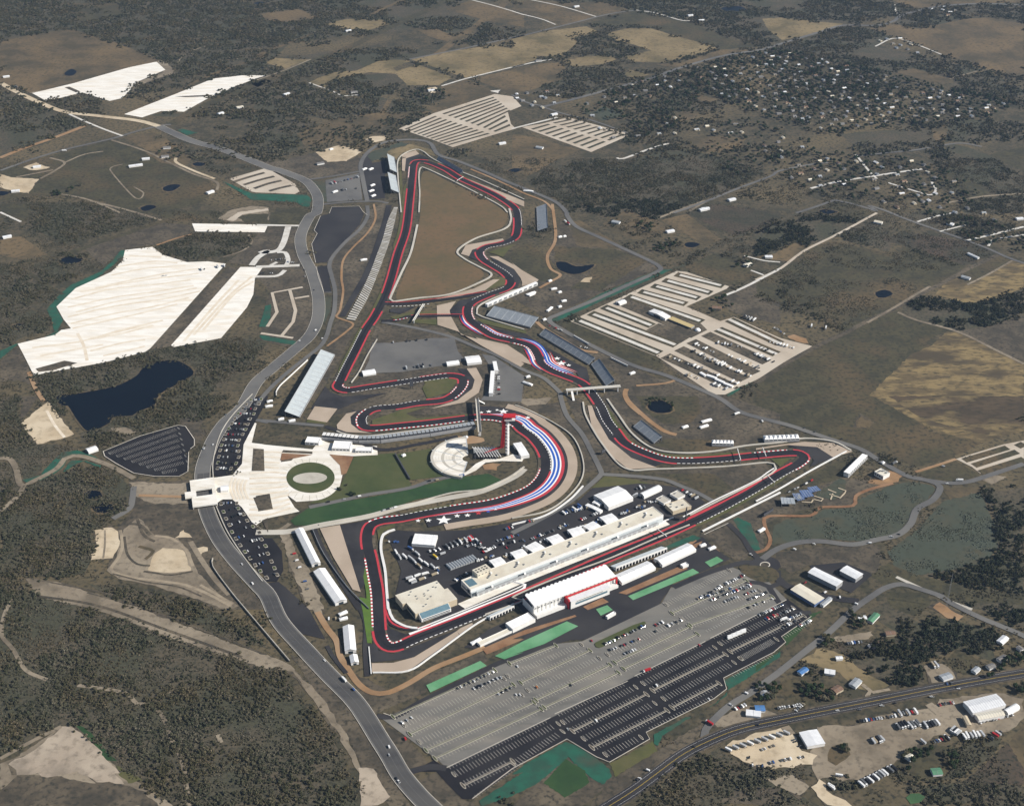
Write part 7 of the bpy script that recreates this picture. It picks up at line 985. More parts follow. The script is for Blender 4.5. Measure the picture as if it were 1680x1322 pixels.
# kerbs round the dark lot
for s in ["X 733,1260 840,1208 903,1178", "X 910,1172 1030,1118", "X 1041,1110 1157,1053", "X 1165,1048 1290,985", "X 1331,1012 1282,1045 1289,1054 1269,1071 1187,1113 1192,1131 1171,1147 1060,1202 1066,1213 1000,1251 978,1242 930,1213 840,1262 775,1311", "N 845,770 790,750", "K 1190,860 1340,790"]: strip('lot_kerb', s, .9, M['curb'], 9.9, False, 'pale kerb round the car park', mask=False)
# leaf-shaped lot: dotted rows
V, Fc = [], []
for k in range(8):
    t = k / 7; a = "I %d,%d" % (690 + t * 330, 355 + t * 120); b = "I %d,%d" % (1100 + t * 60, 205 + t * 240); A, B = gp(a + ' ' + b); u = (B - A).normalized(); v = Vector((-u.y, u.x, 0)); n_ = int((B - A).length / 2.8)
    for j in range(n_):
        if k == 7 and j > n_ * .6: break
        p = A + u * j * 2.8
        for s_ in (1, -1): q0 = p; q1 = p + v * s_ * 5; w = u * .12; i = len(V); V += [(c.x, c.y, 0) for c in (q0 - w, q0 + w, q1 + w, q1 - w)]; Fc.append((i, i + 1, i + 2, i + 3))
    for c in (A - u * 3, B + u * 2): sheet('parking_island', [c + u * (1.5 * math.cos(t2)) + v * (5 * math.sin(t2)) for t2 in [2 * math.pi * q / 12 for q in range(12)]], M['asphalt'], 9.7, False, 0, 'kerbed row end in the leaf-shaped lot')
o = mesh_obj('stall_lines', V, upward(V, Fc), M['lane']); tag(o, 'white stall lines painted in the black leaf-shaped lot', kind='structure'); LAYERED.append((9.5, 0, o))
strip('lot_kerb', "I 640,345 870,250 1105,183 1150,190 1205,270 1205,310 1180,330", 1.2, M['curb'], 9.9, False, 'pale kerb round the leaf-shaped lot'); strip('lot_kerb', "I 640,345 650,375 720,420 830,480 960,500 1110,500 1165,470 1170,350", 1.2, M['curb'], 9.9, False, 'pale kerb below the leaf-shaped lot')
for s in ["F 455,80 470,40 640,35 665,70 690,90", "F 400,95 360,185 380,205 345,270 370,385", "F 375,410 385,470 420,570 470,570"]: strip('lot_kerb', s, 1.0, M['curb'], 9.9, False, 'pale kerb round the fan-shaped black lot')
# island lots beside the ring road: kerbed islands with cars between
ISL = [(420, 70, 490, 65), (390, 100, 475, 98), (365, 128, 450, 130), (335, 162, 440, 165), (312, 195, 415, 200), (292, 230, 400, 235), (270, 265, 385, 270), (250, 302, 365, 303), (238, 338, 340, 343), (222, 377, 332, 380), (212, 412, 338, 418), (203, 455, 338, 458), (197, 495, 320, 500), (195, 533, 285, 535),
       (220, 775, 325, 770), (235, 828, 335, 805), (252, 875, 370, 845), (275, 918, 395, 888), (292, 965, 435, 928), (320, 1010, 480, 968), (348, 1055, 492, 1015), (380, 1100, 520, 1060), (415, 1143, 535, 1112), (450, 1190, 560, 1165), (485, 1230, 580, 1210), (528, 1275, 598, 1255)]
for k, (x0, y0, x1, y1) in enumerate(ISL):
    A, B = gp("p %d,%d %d,%d" % (x0, y0, x1, y1)); u = (B - A).normalized(); v = Vector((-u.y, u.x, 0)); where = 'upper' if k < 14 else 'lower'
    for c in (A, B):
        for rr, m_, ly in ((1.0, 'curb', 9.6), (.8, 'grey' if k % 3 else 'lawn', 9.9)): sheet('parking_island', [c + u * (2.6 * rr * a) + v * (4.6 * rr * b) for a, b in ((-.8, -1), (.8, -1), (1, -.6), (1, .6), (.8, 1), (-.8, 1), (-1, .6), (-1, -.6))], M[m_], ly, False, 0, 'kerbed island in the %s curved lot' % where)
    car_row("p %d,%d" % (x0 + 10, y0 + (3 if k < 14 else -3)), "p %d,%d" % (x1 - 10, y1 + (3 if k < 14 else -3)), 8, 'in %s aisle of the %s curved lot' % (nth(k if k < 14 else k - 14), where), 'cars in the curved lots beside the ring road', .68 if k < 14 else .34)
# car rows of the huge car park
G1 = 'cars parked in the huge car park'
for a, b, n, w, f in [("k 730,525", "k 1660,95", 20, 'along the grass island of the grey lot', .9), ("k 850,640", "k 1560,370", 13, 'in the row below the grass island', .75), ("k 1200,700", "k 1470,590", 5, 'by the T-shaped island', 1), ("N 1235,605", "N 1480,490", 10, 'atop the left grey block', .9), ("N 1340,605", "N 1530,525", 8, 'in second row, left grey block', .8), ("N 1490,640", "N 1590,590", 4, 'in third row, left grey block', .9), ("N 890,820", "N 980,770", 3, 'near the lower car park entrance', .7), ("O 880,210", "O 1000,160", 6, 'in the grey middle block', .6), ("O 820,275", "O 1060,170", 9, 'across the grey middle block', .4),
                      ("K 1130,1270", "K 1440,1110", 22, 'in top right grey lot, first row', .85), ("K 1230,1270", "K 1500,1160", 18, 'in top right grey lot, second row', .7), ("K 1280,1290", "K 1560,1190", 18, 'in top right grey lot, third row', .45), ("a 680,220", "a 960,110", 9, 'beside the hedge of the black lot', .9), ("a 640,350", "a 1040,200", 13, 'in the upper row of the black lot', .55), ("a 800,455", "a 1210,280", 15, 'in the second row of the black lot', .85), ("a 900,520", "a 1340,350", 16, 'in the third row of the black lot', .85), ("a 1290,485", "a 1450,420", 6, 'at the island end of the black lot', .9), ("a 1140,650", "a 1380,510", 9, 'in the fifth row of the black lot', .75), ("a 380,140", "a 720,20", 16, 'in the upper grey corner rows', .75), ("a 10,200", "a 480,40", 18, 'in the long grey corner row', .6), ("a 1140,560", "a 1290,490", 6, 'beside the white lorry', .8), ("a 1370,620", "a 1600,515", 8, 'along the outer kerb of the black lot', .8)]: car_row(a, b, n, w, G1, f)
for k, (s, c_, kd, lb) in enumerate([("k 525,415", 'red', 'car', 'lone red car at the crossing of the grey lot'), ("b 360,690", 'orange', 'car', 'orange machine-coloured car standing alone in the grey lot'), ("b 80,390", 'white', 'car', 'white car alone in the upper left grey lot'), ("b 60,800", 'white', 'car', 'left of two white cars near the grey aisle'), ("b 115,800", 'white', 'car', 'right of two white cars near the grey aisle'), ("b 850,660", 'black', 'car', 'black car alone in the grey block'), ("b 1215,1175", 'white', 'van', 'white van alone on the black lot island'), ("O 895,580", 'white', 'van', 'white van at an island end of the black lot'), ("O 835,490", 'red', 'truck', 'red-fronted lorry at the top of the black lot'), ("a 1190,510", 'white', 'truck', 'white lorry in the right of the black lot'), ("O 1160,330", 'red', 'car', 'lone red car on the black lot kerb'), ("N 925,910", 'red', 'van', 'red van on the grass beside the car park'), ("O 345,850", 'silver', 'car', 'silver car at the black lot crossing'), ("O 1220,665", 'white', 'car', 'white car at the lower right kerb')]): vehicle(kd, c_, gp(s)[0], .45 + (1.57 if kd == 'truck' else 0), lb, G1)
for k in range(8): x, y = 420 + (k // 2) * 62, 755 + (k % 2) * 25 - (k // 2) * 27; vehicle('trailer', 'white', gp("a %d,%d" % (x, y))[0], .45 - 1.57, 'white box trailer in the block of eight, %s row, %s from left' % (['upper', 'lower'][k % 2], nth(k // 2)), 'eight white trailers on the black lot')
# moving traffic
def onroad(pts, lb, grp):
    for k, (s, kd, c_, a) in enumerate(pts): vehicle(kd, c_, gp(s)[0], a, lb % nth(k), grp)
onroad([("N 545,545", 'truck', 'white', .62), ("N 605,605", 'van', 'blue', .62), ("N 425,425", 'car', 'white', .7), ("N 825,960", 'van', 'white', .35), ("N 825,1010", 'car', 'silver', .35), ("N 885,1175", 'pickup', 'white', .5), ("N 870,1155", 'car', 'black', .5), ("I 1400,120", 'car', 'grey', -.5), ("I 1320,305", 'car', 'white', -.25), ("I 1265,330", 'van', 'silver', -.2), ("I 1500,1045", 'car', 'white', .55), ("I 1565,1165", 'van', 'white', .6), ("F 305,470", 'pickup', 'white', .2), ("F 360,555", 'car', 'black', .1), ("F 370,805", 'van', 'white', -.4), ("F 410,855", 'car', 'white', -.6), ("F 270,870", 'car', 'white', -.8), ("F 300,430", 'car', 'black', .2), ("A 400,940", 'truck', 'white', -1.4), ("A 100,545", 'truck', 'grey', 1)], 'vehicle on or beside the ring road, %s in the queue listed from the bottom', 'traffic on the ring road')
onroad([("Q 505,735", 'car', 'white', 1.45), ("Q 780,705", 'pickup', 'white', 1.45), ("Q 860,690", 'car', 'black', 1.45), ("Q 1090,650", 'pickup', 'white', 1.4), ("Q 1255,600", 'car', 'white', 1.4), ("Q 1250,590", 'car', 'black', 1.4), ("O 1125,960", 'car', 'black', 1.1), ("O 1520,825", 'car', 'black', 1.35), ("Q 640,730", 'car', 'grey', 1.45), ("O 840,1105", 'van', 'white', 1.0), ("O 790,1155", 'car', 'white', 1.0), ("O 770,1165", 'car', 'black', 1.0)], 'vehicle on the highway, %s as listed along it', 'traffic on the highway')
onroad([("L 705,915", 'van', 'white', 1.4), ("L 840,875", 'pickup', 'white', 1.2), ("L 885,860", 'car', 'black', 1.1), ("L 1260,528", 'truck', 'white', 1.5), ("L 1185,545", 'car', 'white', 1.6), ("L 1160,440", 'van', 'silver', 1.2), ("L 300,200", 'car', 'black', -1), ("L 365,225", 'car', 'black', -1), ("L 530,270", 'pickup', 'black', -.9), ("L 860,420", 'truck', 'grey', -.9), ("K 1550,160", 'van', 'white', .3), ("K 1480,985", 'pickup', 'white', .7), ("L 238,953", 'van', 'white', .9), ("L 360,920", 'car', 'white', .8), ("L 520,1250", 'van', 'white', 0), ("L 430,1220", 'van', 'white', -.9), ("L 305,1160", 'pickup', 'red', -.9), ("K 1395,115", 'truck', 'white', -1), ("O 1450,628", 'van', 'white', .9), ("O 1355,700", 'pickup', 'white', .8), ("Q 620,75", 'van', 'white', .9)], 'vehicle on the perimeter roads, %s as listed', 'traffic on the perimeter roads')
# paddock, yards, campsite
G2 = 'vehicles parked in the paddock'
for a, b, n, w, f, kd in [("e 620,400", "e 920,320", 14, 'in the first paddock row', .9, ('car', 'car', 'van')), ("e 630,455", "e 990,390", 12, 'in the second paddock row', .6, ('car', 'van')), ("e 720,500", "e 1000,400", 12, 'in the third paddock row', .6, ('car',)), ("e 1080,375", "e 1420,250", 14, 'in the row above the team marquees', .8, ('car', 'van')), ("e 1450,225", "e 1600,180", 6, 'near the largest marquee', .9, ('car',)), ("f 230,545", "f 440,460", 8, 'in the right paddock row', .7, ('car', 'van')), ("m 1080,1060", "m 1290,930", 7, 'beside the pit building end', .7, ('car', 'car', 'van')), ("e 100,430", "e 300,370", 9, 'in the compound corner row', .8, ('truck', 'van', 'trailer')), ("e 180,480", "e 420,420", 10, 'in the compound second corner row', .7, ('van', 'truck', 'car')), ("e 420,560", "e 620,470", 9, 'beside the green pad', .7, ('van', 'car')), ("f 30,470", "f 240,380", 9, 'left of the narrow marquees', .8, ('truck', 'van', 'trailer')), ("f 860,240", "f 930,280", 4, 'right of the largest marquee', .9, ('truck',)), ("f 900,170", "f 1010,150", 5, 'above the round-topped tent', .9, ('trailer', 'van')), ("f 1450,180", "f 1640,290", 8, 'along the curved paddock fence', .7, ('van', 'car', 'trailer')), ("e 730,245", "e 840,215", 5, 'white van row along the paddock fence', 1, ('van',)), ("e 1030,145", "e 1120,125", 4, 'in the upper paddock fence row', 1, ('van',))]: car_row(a, b, n, w, G2, f, kd)
def trucks(lst, grp, where):
    for k, (a, b, kd, c_) in enumerate(lst):
        A, B = gp(a + ' ' + b); d = B - A; vehicle(kd, c_, (A + B) / 2, math.atan2(d.y, d.x) - math.pi / 2, '%s %s, %s in %s' % (c_, {'truck': 'lorry', 'trailer': 'box trailer', 'rv': 'motorhome'}.get(kd, kd), nth(k), where), grp)
trucks([("m 200,620", "m 290,700", 'truck', 'white'), ("m 290,650", "m 400,730", 'truck', 'silver'), ("m 380,720", "m 430,770", 'truck', 'silver'), ("m 290,500", "m 400,560", 'truck', 'blue'), ("m 410,580", "m 500,650", 'truck', 'silver'), ("m 470,690", "m 560,770", 'truck', 'white'), ("m 560,750", "m 650,820", 'truck', 'white'), ("m 90,570", "m 120,620", 'truck', 'white'), ("m 140,640", "m 180,700", 'truck', 'silver'), ("m 250,1040", "m 400,990", 'truck', 'silver'), ("m 310,1075", "m 430,1030", 'truck', 'white'), ("m 400,1000", "m 530,950", 'truck', 'white'), ("m 540,960", "m 640,930", 'truck', 'white'), ("m 480,1060", "m 600,1010", 'truck', 'tan'), ("m 690,980", "m 810,930", 'truck', 'tan'), ("m 340,1110", "m 460,1070", 'trailer', 'silver'), ("m 450,790", "m 530,860", 'truck', 'tan'), ("m 670,790", "m 760,870", 'truck', 'silver'), ("m 720,640", "m 800,700", 'truck', 'yellow'), ("m 1390,350", "m 1530,460", 'truck', 'white'), ("m 940,480", "m 980,520", 'truck', 'grey'), ("m 1000,440", "m 1050,500", 'truck', 'grey'), ("m 1060,420", "m 1130,470", 'truck', 'grey'), ("m 730,540", "m 770,570", 'van', 'white'), ("m 800,510", "m 850,550", 'van', 'white'), ("m 850,620", "m 910,600", 'trailer', 'silver')], 'lorries in the broadcast compound', 'broadcast compound')
for k in range(11):
    x = 945 + k * 42; y = 790 - k * 15; A, B = gp("m %d,%d %d,%d" % (x, y, x + 85, y + 80)); d = B - A; t = thing('storage_tent', 'pale barrel-roofed tent, %s from the left in the compound row' % nth(k), 'tent', A, math.atan2(d.y, d.x), 'row of barrel tents in the compound'); L2 = math.hypot(d.x, d.y); n = MB(); n.prism([(-1.9, 0), (1.9, 0), (1.9, 2.2), (1.2, 3.0), (0, 3.4), (-1.2, 3.0), (-1.9, 2.2)], 0, L2); n.build('shell', C['silver'], t); MB().box(-.06, .05, -1.2, 1.2, 0, 2.1).build('door', C['wallgrey'], t)
G3 = 'campers and vehicles on the campsite'
ri = random.Random(9)
for q, (a, b, n) in enumerate([("o 280,130", "o 640,270", 17), ("o 480,200", "o 960,400", 22), ("o 520,90", "o 860,230", 16), ("o 640,160", "o 1080,330", 24), ("o 540,20", "o 740,110", 9), ("o 860,130", "o 1190,270", 20), ("o 760,20", "o 1000,60", 8), ("o 1090,110", "o 1290,200", 12), ("o 1140,50", "o 1300,130", 5), ("o 430,290", "o 600,350", 8), ("o 680,380", "o 860,450", 8), ("o 1240,10", "o 1480,70", 8)]):
    car_row(a, b, n, 'in camp row %s' % nth(q), G3, .62, ('rv', 'car', 'pickup', 'trailer', 'van', 'rv'), cols=['white'] * 6 + ['silver', 'tan', 'black', 'grey'])
for k, (a, b) in enumerate([("o 600,290", "o 650,320"), ("o 660,315", "o 750,345"), ("o 740,350", "o 820,385"), ("o 820,390", "o 900,420")]): gable_tent("%s o %s o %s" % (a, b[2:], '%d,%d' % (int(a.split()[1].split(',')[0]) + 12, int(a.split()[1].split(',')[1]) - 14)), 'long grey trailer tent, %s from the left on the campsite edge' % nth(k), 3, .6, 3, name='trailer_tent', group='grey trailer tents on the campsite edge')
G4 = 'vehicles in the bottom right yards'
for q, (a, b, n, f, kd, w) in enumerate([("Q 640,800", "Q 870,770", 14, .95, ('car', 'pickup', 'van'), 'along the truck yard fence'), ("Q 880,760", "Q 1000,740", 5, .9, ('truck', 'van'), 'by the highway fence, lorry end'), ("Q 1130,700", "Q 1230,685", 6, .9, ('car', 'pickup'), 'left of the warehouse'), ("Q 640,1200", "Q 860,1090", 12, .95, ('truck', 'truck', 'trailer'), 'in the lower truck yard row'), ("Q 870,840", "Q 940,820", 4, 1, ('truck',), 'in the left yard block'), ("Q 950,835", "Q 1010,815", 4, 1, ('truck',), 'in the middle yard block'), ("Q 1040,830", "Q 1130,810", 5, 1, ('truck',), 'in the right yard block'), ("Q 1280,900", "Q 1410,880", 6, .8, ('truck', 'trailer', 'truck'), 'below the warehouse'), ("Q 1440,920", "Q 1540,850", 6, .8, ('truck', 'car', 'trailer'), 'by the warehouse ditch'), ("Q 130,720", "Q 280,700", 11, .9, ('car', 'pickup'), 'in the junk lot by the highway'), ("Q 230,910", "Q 280,960", 4, .9, ('car',), 'beside the flat white shop'), ("Q 80,1060", "Q 300,1020", 12, .8, ('car', 'van', 'pickup'), 'in the lower container yard'), ("Q 30,980", "Q 120,950", 5, .8, ('car',), 'in the middle container yard'), ("O 1440,1020", "O 1520,1030", 4, .8, ('pickup', 'car'), 'at the left of the container yard'), ("O 1460,1070", "O 1560,1080", 5, .7, ('car', 'pickup'), 'at lower left container yard'), ("O 1380,730", "O 1450,700", 5, .9, ('car', 'van', 'truck'), 'by the highway shops'), ("Q 560,320", "Q 660,310", 7, .8, ('car', 'van'), 'above the tan field'), ("Q 1090,460", "Q 1140,450", 3, .9, ('truck', 'car'), 'beside the silver barn'), ("Q 720,930", "Q 790,910", 5, .9, ('truck', 'trailer'), 'in the heap at the yard middle'), ("Q 1100,930", "Q 1200,900", 7, .8, ('truck', 'car', 'pickup'), 'at the yard hedge'), ("Q 1210,850", "Q 1260,880", 4, .9, ('truck',), 'left of the tan open shed'), ("Q 1380,810", "Q 1600,760", 12, .8, ('car', 'van', 'pickup'), 'in front of the long pale shed'), ("Q 960,970", "Q 1080,910", 7, .7, ('car', 'trailer'), 'along the yard ditch'), ("Q 690,330", "Q 740,360", 4, .8, ('car', 'trailer'), 'by the rusty shed'), ("Q 300,690", "Q 240,740", 5, .8, ('car',), 'at the junk lot edge'), ("Q 1170,570", "Q 1300,560", 5, .5, ('car', 'pickup'), 'below the silver barn')]): car_row(a, b, n, w, G4, f, kd)
for k in range(9): x, y = 1300 + k * 45, 985 - k * 13; trucks([("O %d,%d" % (x, y - 25), "O %d,%d" % (x + 80, y + 15), 'trailer', 'silver' if k % 3 else 'white')], 'silver trailers in the container yard', 'container yard row, place %s from left' % nth(k))
car_row("O 1190,840", "O 1250,790", 1, 'lorry at the highway junction', G4, 1, ('truck',), cols=['red']); trucks([("Q 440,1190", "Q 490,1220", 'trailer', 'white'), ("Q 485,1135", "Q 545,1145", 'trailer', 'white'), ("Q 450,1200", "Q 490,1230", 'trailer', 'white')], 'white tank trailers', 'patch of brush below the truck yard')
# flight cases and equipment round the team marquees
rg = random.Random(21)
for q, (a, b, n, w) in enumerate([("e 330,690", "e 560,610", 10, 'left of the first team marquee'), ("e 700,640", "e 770,600", 6, 'after the first team marquee'), ("e 960,520", "e 1020,470", 6, 'after the second team marquee'), ("e 1220,420", "e 1270,390", 5, 'after the third team marquee'), ("f -10,650", "f 60,610", 5, 'before the fifth team marquee'), ("f 210,650", "f 270,610", 5, 'after the fifth team marquee'), ("f 420,560", "f 470,520", 5, 'after the sixth team marquee'), ("f 700,500", "f 830,430", 8, 'after the seventh team marquee'), ("f 170,440", "f 330,400", 9, 'by the blue equipment'), ("f 1020,330", "f 1230,330", 9, 'near the pale roof slabs'), ("f 900,400", "f 1010,390", 6, 'at the pit building back'), ("m 650,570", "m 700,600", 3, 'in the compound'), ("m 1150,400", "m 1350,350", 8, 'at the compound fence'), ("m 1480,500", "m 1620,600", 7, 'at the compound corner'), ("m 760,850", "m 860,900", 5, 'below the compound lorries'), ("m 20,400", "m 130,420", 4, 'at the compound gate')]):
    A, B = gp(a + ' ' + b)
    for k in range(n):
        p = A.lerp(B, (k + .5) / n) + Vector((rg.gauss(0, 1.5), rg.gauss(0, 1.5), 0)); col = rg.choice(['white', 'white', 'silver', 'grey', 'blue', 'black', 'tan']); m_ = MB(); L2, w_, h_ = rg.uniform(2, 5.5), rg.uniform(1.6, 2.6), rg.uniform(1.4, 2.8); m_.box(0, L2, 0, w_, .1, h_); m_.box(-.08, L2 + .08, -.08, w_ + .08, h_, h_ + .12); m_.box(.2, .5, -.06, -.005, .2, h_ * .9)
        o = m_.build('equipment_case', PAINT[col]); o.location = (p.x, p.y, TOPZ); o.rotation_euler = (0, 0, rg.choice((.45, 2.0)) + rg.gauss(0, .1)); tag(o, '%s equipment case, %s from left %s' % (col, nth(k), w), 'case', 'equipment cases in the paddock')
# small tents, kiosks and vans scattered round the circuit
for k, s in enumerate(["G 245,555 280,550", "G 290,575 310,570", "G 310,630 340,625", "G 290,665 310,660", "G 225,690 255,665", "G 735,1080 765,1070", "G 195,745 215,740", "G 290,232 312,228", "G 320,228 338,225", "G 110,595 145,580", "G 230,505 250,500", "J 140,155 175,150", "J 205,165 245,160", "J 60,75 105,70", "J 70,45 105,40", "F 650,375 690,370", "B 665,1060 690,1050", "B 705,1060 730,1050", "B 715,1160 740,1150", "B 705,1195 735,1185", "B 720,1225 745,1215", "B 480,1200 510,1190", "K 1060,205 1095,195", "K 1170,205 1220,190", "K 1180,170 1240,155", "K 1170,940 1205,930", "K 1225,960 1265,945", "L 25,850 60,830", "L 785,425 800,420", "G 65,1130 120,1150", "G 90,1100 115,1095", "N 520,150 570,130", "N 520,180 570,170", "J 910,380 930,372", "J 1285,270 1315,262", "G 95,590 150,572", "B 460,935 480,930", "C 70,1190 130,1195", "N 1340,330 1400,300"]):
    A, B = gp(s); d = B - A; L2 = max(5, d.length); t = thing('event_tent', 'small white event tent, %s of those round the track' % nth(k), 'tent', A, math.atan2(d.y, d.x), 'small white event tents'); MB().box(0, L2, 0, 5, 0, 2.6).build('wall', C['wallw'], t); p = MB(); cs = [(-.3, -.3, 2.6), (L2 + .3, -.3, 2.6), (L2 + .3, 5.3, 2.6), (-.3, 5.3, 2.6)]
    for c_ in range(4): p.face([cs[c_], cs[(c_ + 1) % 4], (L2 / 2, 2.5, 4.6)])
    p.build('roof', C['tent'], t)
for q, (a, b, n, f, kd, w, al) in enumerate([("B 440,1150", "B 640,1100", 10, .5, ('van', 'truck', 'car'), 'in the upper gravel yard', False), ("B 450,1190", "B 650,1170", 10, .4, ('van', 'truck'), 'across the gravel yard', False), ("F 840,880", "F 1090,860", 12, .5, ('van', 'truck', 'car'), 'at the top of the big grey yard', False), ("F 920,1040", "F 1100,1020", 7, .6, ('van', 'truck'), 'at the bottom of the big grey yard', False), ("g 800,370", "g 960,430", 5, .9, ('car', 'van'), 'by the perimeter road stand', True), ("g 1150,600", "g 1260,625", 5, .9, ('car',), 'behind the longest stand', False), ("g 250,860", "g 260,1140", 12, .6, ('car', 'van'), 'behind the bent pavilion row', False), ("G 300,110", "G 380,170", 4, .9, ('trailer', 'truck'), 'by the perimeter road bend', True), ("r 200,700", "r 560,520", 9, .8, ('van', 'car'), 'below the first corner wall', True), ("J 230,960", "J 330,1220", 6, .7, ('van', 'car'), 'on the dirt strip by the marquees', False), ("F 0,450", "F 110,450", 8, .6, ('car',), 'in the small gravel loop, left', False), ("F 90,370", "F 200,360", 8, .7, ('car', 'pickup'), 'in the small gravel loop, right', False), ("F 190,380", "F 240,385", 4, .8, ('car',), 'in the gravel loop corner', False), ("E 1240,430", "E 1400,405", 8, .6, ('pickup', 'truck'), 'on the chalk lot edge', False), ("E 1000,470", "E 1130,450", 6, .5, ('truck', 'car'), 'in the vast chalk lot', True), ("J 400,670", "J 690,615", 9, .5, ('van', 'car'), 'on the lane between the lawns', True), ("J 1050,535", "J 1340,490", 6, .5, ('truck', 'van'), 'on the lane below the amphitheatre', True), ("J 780,715", "J 880,690", 4, .8, ('car', 'van'), 'on the concrete service road', True), ("N 430,170", "N 560,160", 3, .6, ('van',), 'below the short marquee', False), ("G 1430,720", "G 1510,745", 4, .9, ('truck', 'van'), 'above the campsite', False), ("H 100,780", "H 180,830", 8, .7, ('car',), 'beside the campsite', False), ("H 330,780", "H 450,795", 4, .8, ('truck', 'car'), 'at the dark heap', False)]): car_row(a, b, n, w, 'vehicles scattered round the circuit', f, kd, al)
settle()
# ------------------------------------------------------------------ small houses and individual trees
def house_mesh(k):
    rg = random.Random(k); L2, W_, h, r = rg.uniform(8, 14), rg.uniform(6, 8), 3, rg.uniform(1.4, 2.2); b = MB(); b.box(0, L2, 0, W_, 0, h, 0); b.prism([(-.5, h), (W_ + .5, h), (W_ / 2, h + r)], -.4, L2 + .4, 1)
    if k % 2: b.box(L2 * .6, L2 * .95, -3.5, -.02, 0, 2.6, 0, 1)
    b.box(L2 * .25, L2 * .35, W_ * .6, W_ * .7, h, h + r + .8, 0)
    me = bpy.data.meshes.new('house'); me.from_pydata(b.v, [], b.f); me.materials.append(C['wallgrey'] if k % 3 else C['tan']); me.materials.append([C['roofw'], C['silver'], C['shingle'], C['shingle'], C['roofcream'], C['silver'], C['shingle'], C['brownroof']][k % 8]); me.polygons.foreach_set('material_index', b.m); me.update(); return me, ['white', 'silver', 'grey', 'grey', 'cream', 'silver', 'grey', 'brown'][k % 8]
HM = [house_mesh(k) for k in range(16)]
def inside(poly, x, y):
    c = False; j = len(poly) - 1
    for i in range(len(poly)):
        if (poly[i][1] > y) != (poly[j][1] > y) and x < (poly[j][0] - poly[i][0]) * (y - poly[i][1]) / (poly[j][1] - poly[i][1]) + poly[i][0]: c = not c
        j = i
    return c
HOUSES = []
def hamlet(poly, n, dist, place, group, seed, az=.35):
    rg = random.Random(seed); P_ = px(poly); xs = [p[0] for p in P_]; ys = [p[1] for p in P_]; got = []
    for _ in range(n * 60):
        if len(got) >= n: break
        u, v = rg.uniform(min(xs), max(xs)), rg.uniform(min(ys), max(ys))
        if not inside(P_, u, v): continue
        w = P(u, v)
        if any((w - q[2]).length < dist for q in got): continue
        got.append((u, v, w))
    y0, y1 = min(g_[1] for g_ in got), max(g_[1] for g_ in got); nr = max(1, int(len(got) ** .5 / 1.3)); rows = {}
    for g_ in got: rows.setdefault(min(nr - 1, int((g_[1] - y0) / (y1 - y0 + 1e-6) * nr)), []).append(g_)
    for r, row in rows.items():
        for k, (u, v, w) in enumerate(sorted(row)):
            me, col = HM[rg.randrange(16)]; o = bpy.data.objects.new('house', me); COL.objects.link(o); o.location = (w.x, w.y, .3); o.rotation_euler = (0, 0, az + rg.choice((0, 1.57)) + rg.gauss(0, .12)); tag(o, '%s-roofed house, %s from left, row %s, in %s' % (col, nth(k), nth(r), place), 'house', group); HOUSES.append((w, place))
hamlet("X 1145,112 1200,98 1272,86 1360,100 1446,122 1560,150 1670,170 1640,185 1584,196 1465,205 1346,214 1290,195 1250,183 1190,165 1150,140", 190, 27, 'the far subdivision', 'houses of the far subdivision', 3)
hamlet("X 1310,270 1370,255 1430,262 1500,262 1560,290 1590,320 1530,335 1480,325 1420,310 1340,310 1290,300", 34, 32, 'the near hamlet', 'houses of the near hamlet', 4); hamlet("X 1010,152 1070,125 1128,118 1135,140 1060,165 1010,175 960,172", 16, 36, 'the roadside cluster', 'houses of the roadside cluster', 5); hamlet("X 950,190 1020,180 1060,210 1110,190 1150,215 1050,240 960,220", 9, 45, 'the lane below the cluster', 'houses along the lane', 6); hamlet("X 840,155 900,150 925,165 900,180 850,172", 12, 22, 'the far trailer yard', 'trailer yard houses', 7); hamlet("X 1440,70 1475,62 1530,85 1500,90", 9, 26, 'the distant hamlet', 'houses of the distant hamlet', 8); hamlet("X 1520,15 1560,12 1585,25 1540,28", 6, 26, 'the top right hamlet', 'houses of the top right hamlet', 9); hamlet("X 1420,330 1500,325 1600,345 1640,365 1560,350 1480,345", 9, 34, 'the lane below the hamlet', 'houses below the near hamlet', 10); hamlet("X 1120,210 1210,205 1240,220 1180,225 1130,222", 6, 36, 'the lane above the wood', 'houses above the wood', 11)
hamlet("X 1280,225 1330,240 1300,262 1270,262 1245,240", 7, 40, 'the open plots', 'houses on the open plots', 12)
# leafy trees: 6 crown shapes, each tree its own trunk and crown
def crown_mesh(k):
    rg = random.Random(k + 90); V, Fc = [], []
    for q in range(5):
        v, f = leaf_clump(k * 17 + q, 3.0, 4.6, 70, .85); off = Vector((rg.uniform(-1.6, 1.6), rg.uniform(-1.6, 1.6), rg.uniform(1.2, 3.0))); o = len(V); V += [p + off for p in v]; Fc += [tuple(i + o for i in ff) for ff in f]
    me = bpy.data.meshes.new('crown'); me.from_pydata([tuple(p) for p in V], [], Fc); me.materials.append(F_OAK if k % 4 else F_WOOD); me.update(); return me
CR = [crown_mesh(k) for k in range(6)]
tk = MB(); tk.tube((0, 0, 0), (.1, .05, 2.6), .38, 7, 0, .26)
for k in range(4): a = k * 1.6; tk.tube((.1, .05, 2.3), (1.6 * math.cos(a), 1.6 * math.sin(a), 4.6), .18, 5, 0, .08)
TRK = bpy.data.meshes.new('trunk'); TRK.from_pydata(tk.v, [], tk.f); TRK.materials.append(BARK); TRK.update()
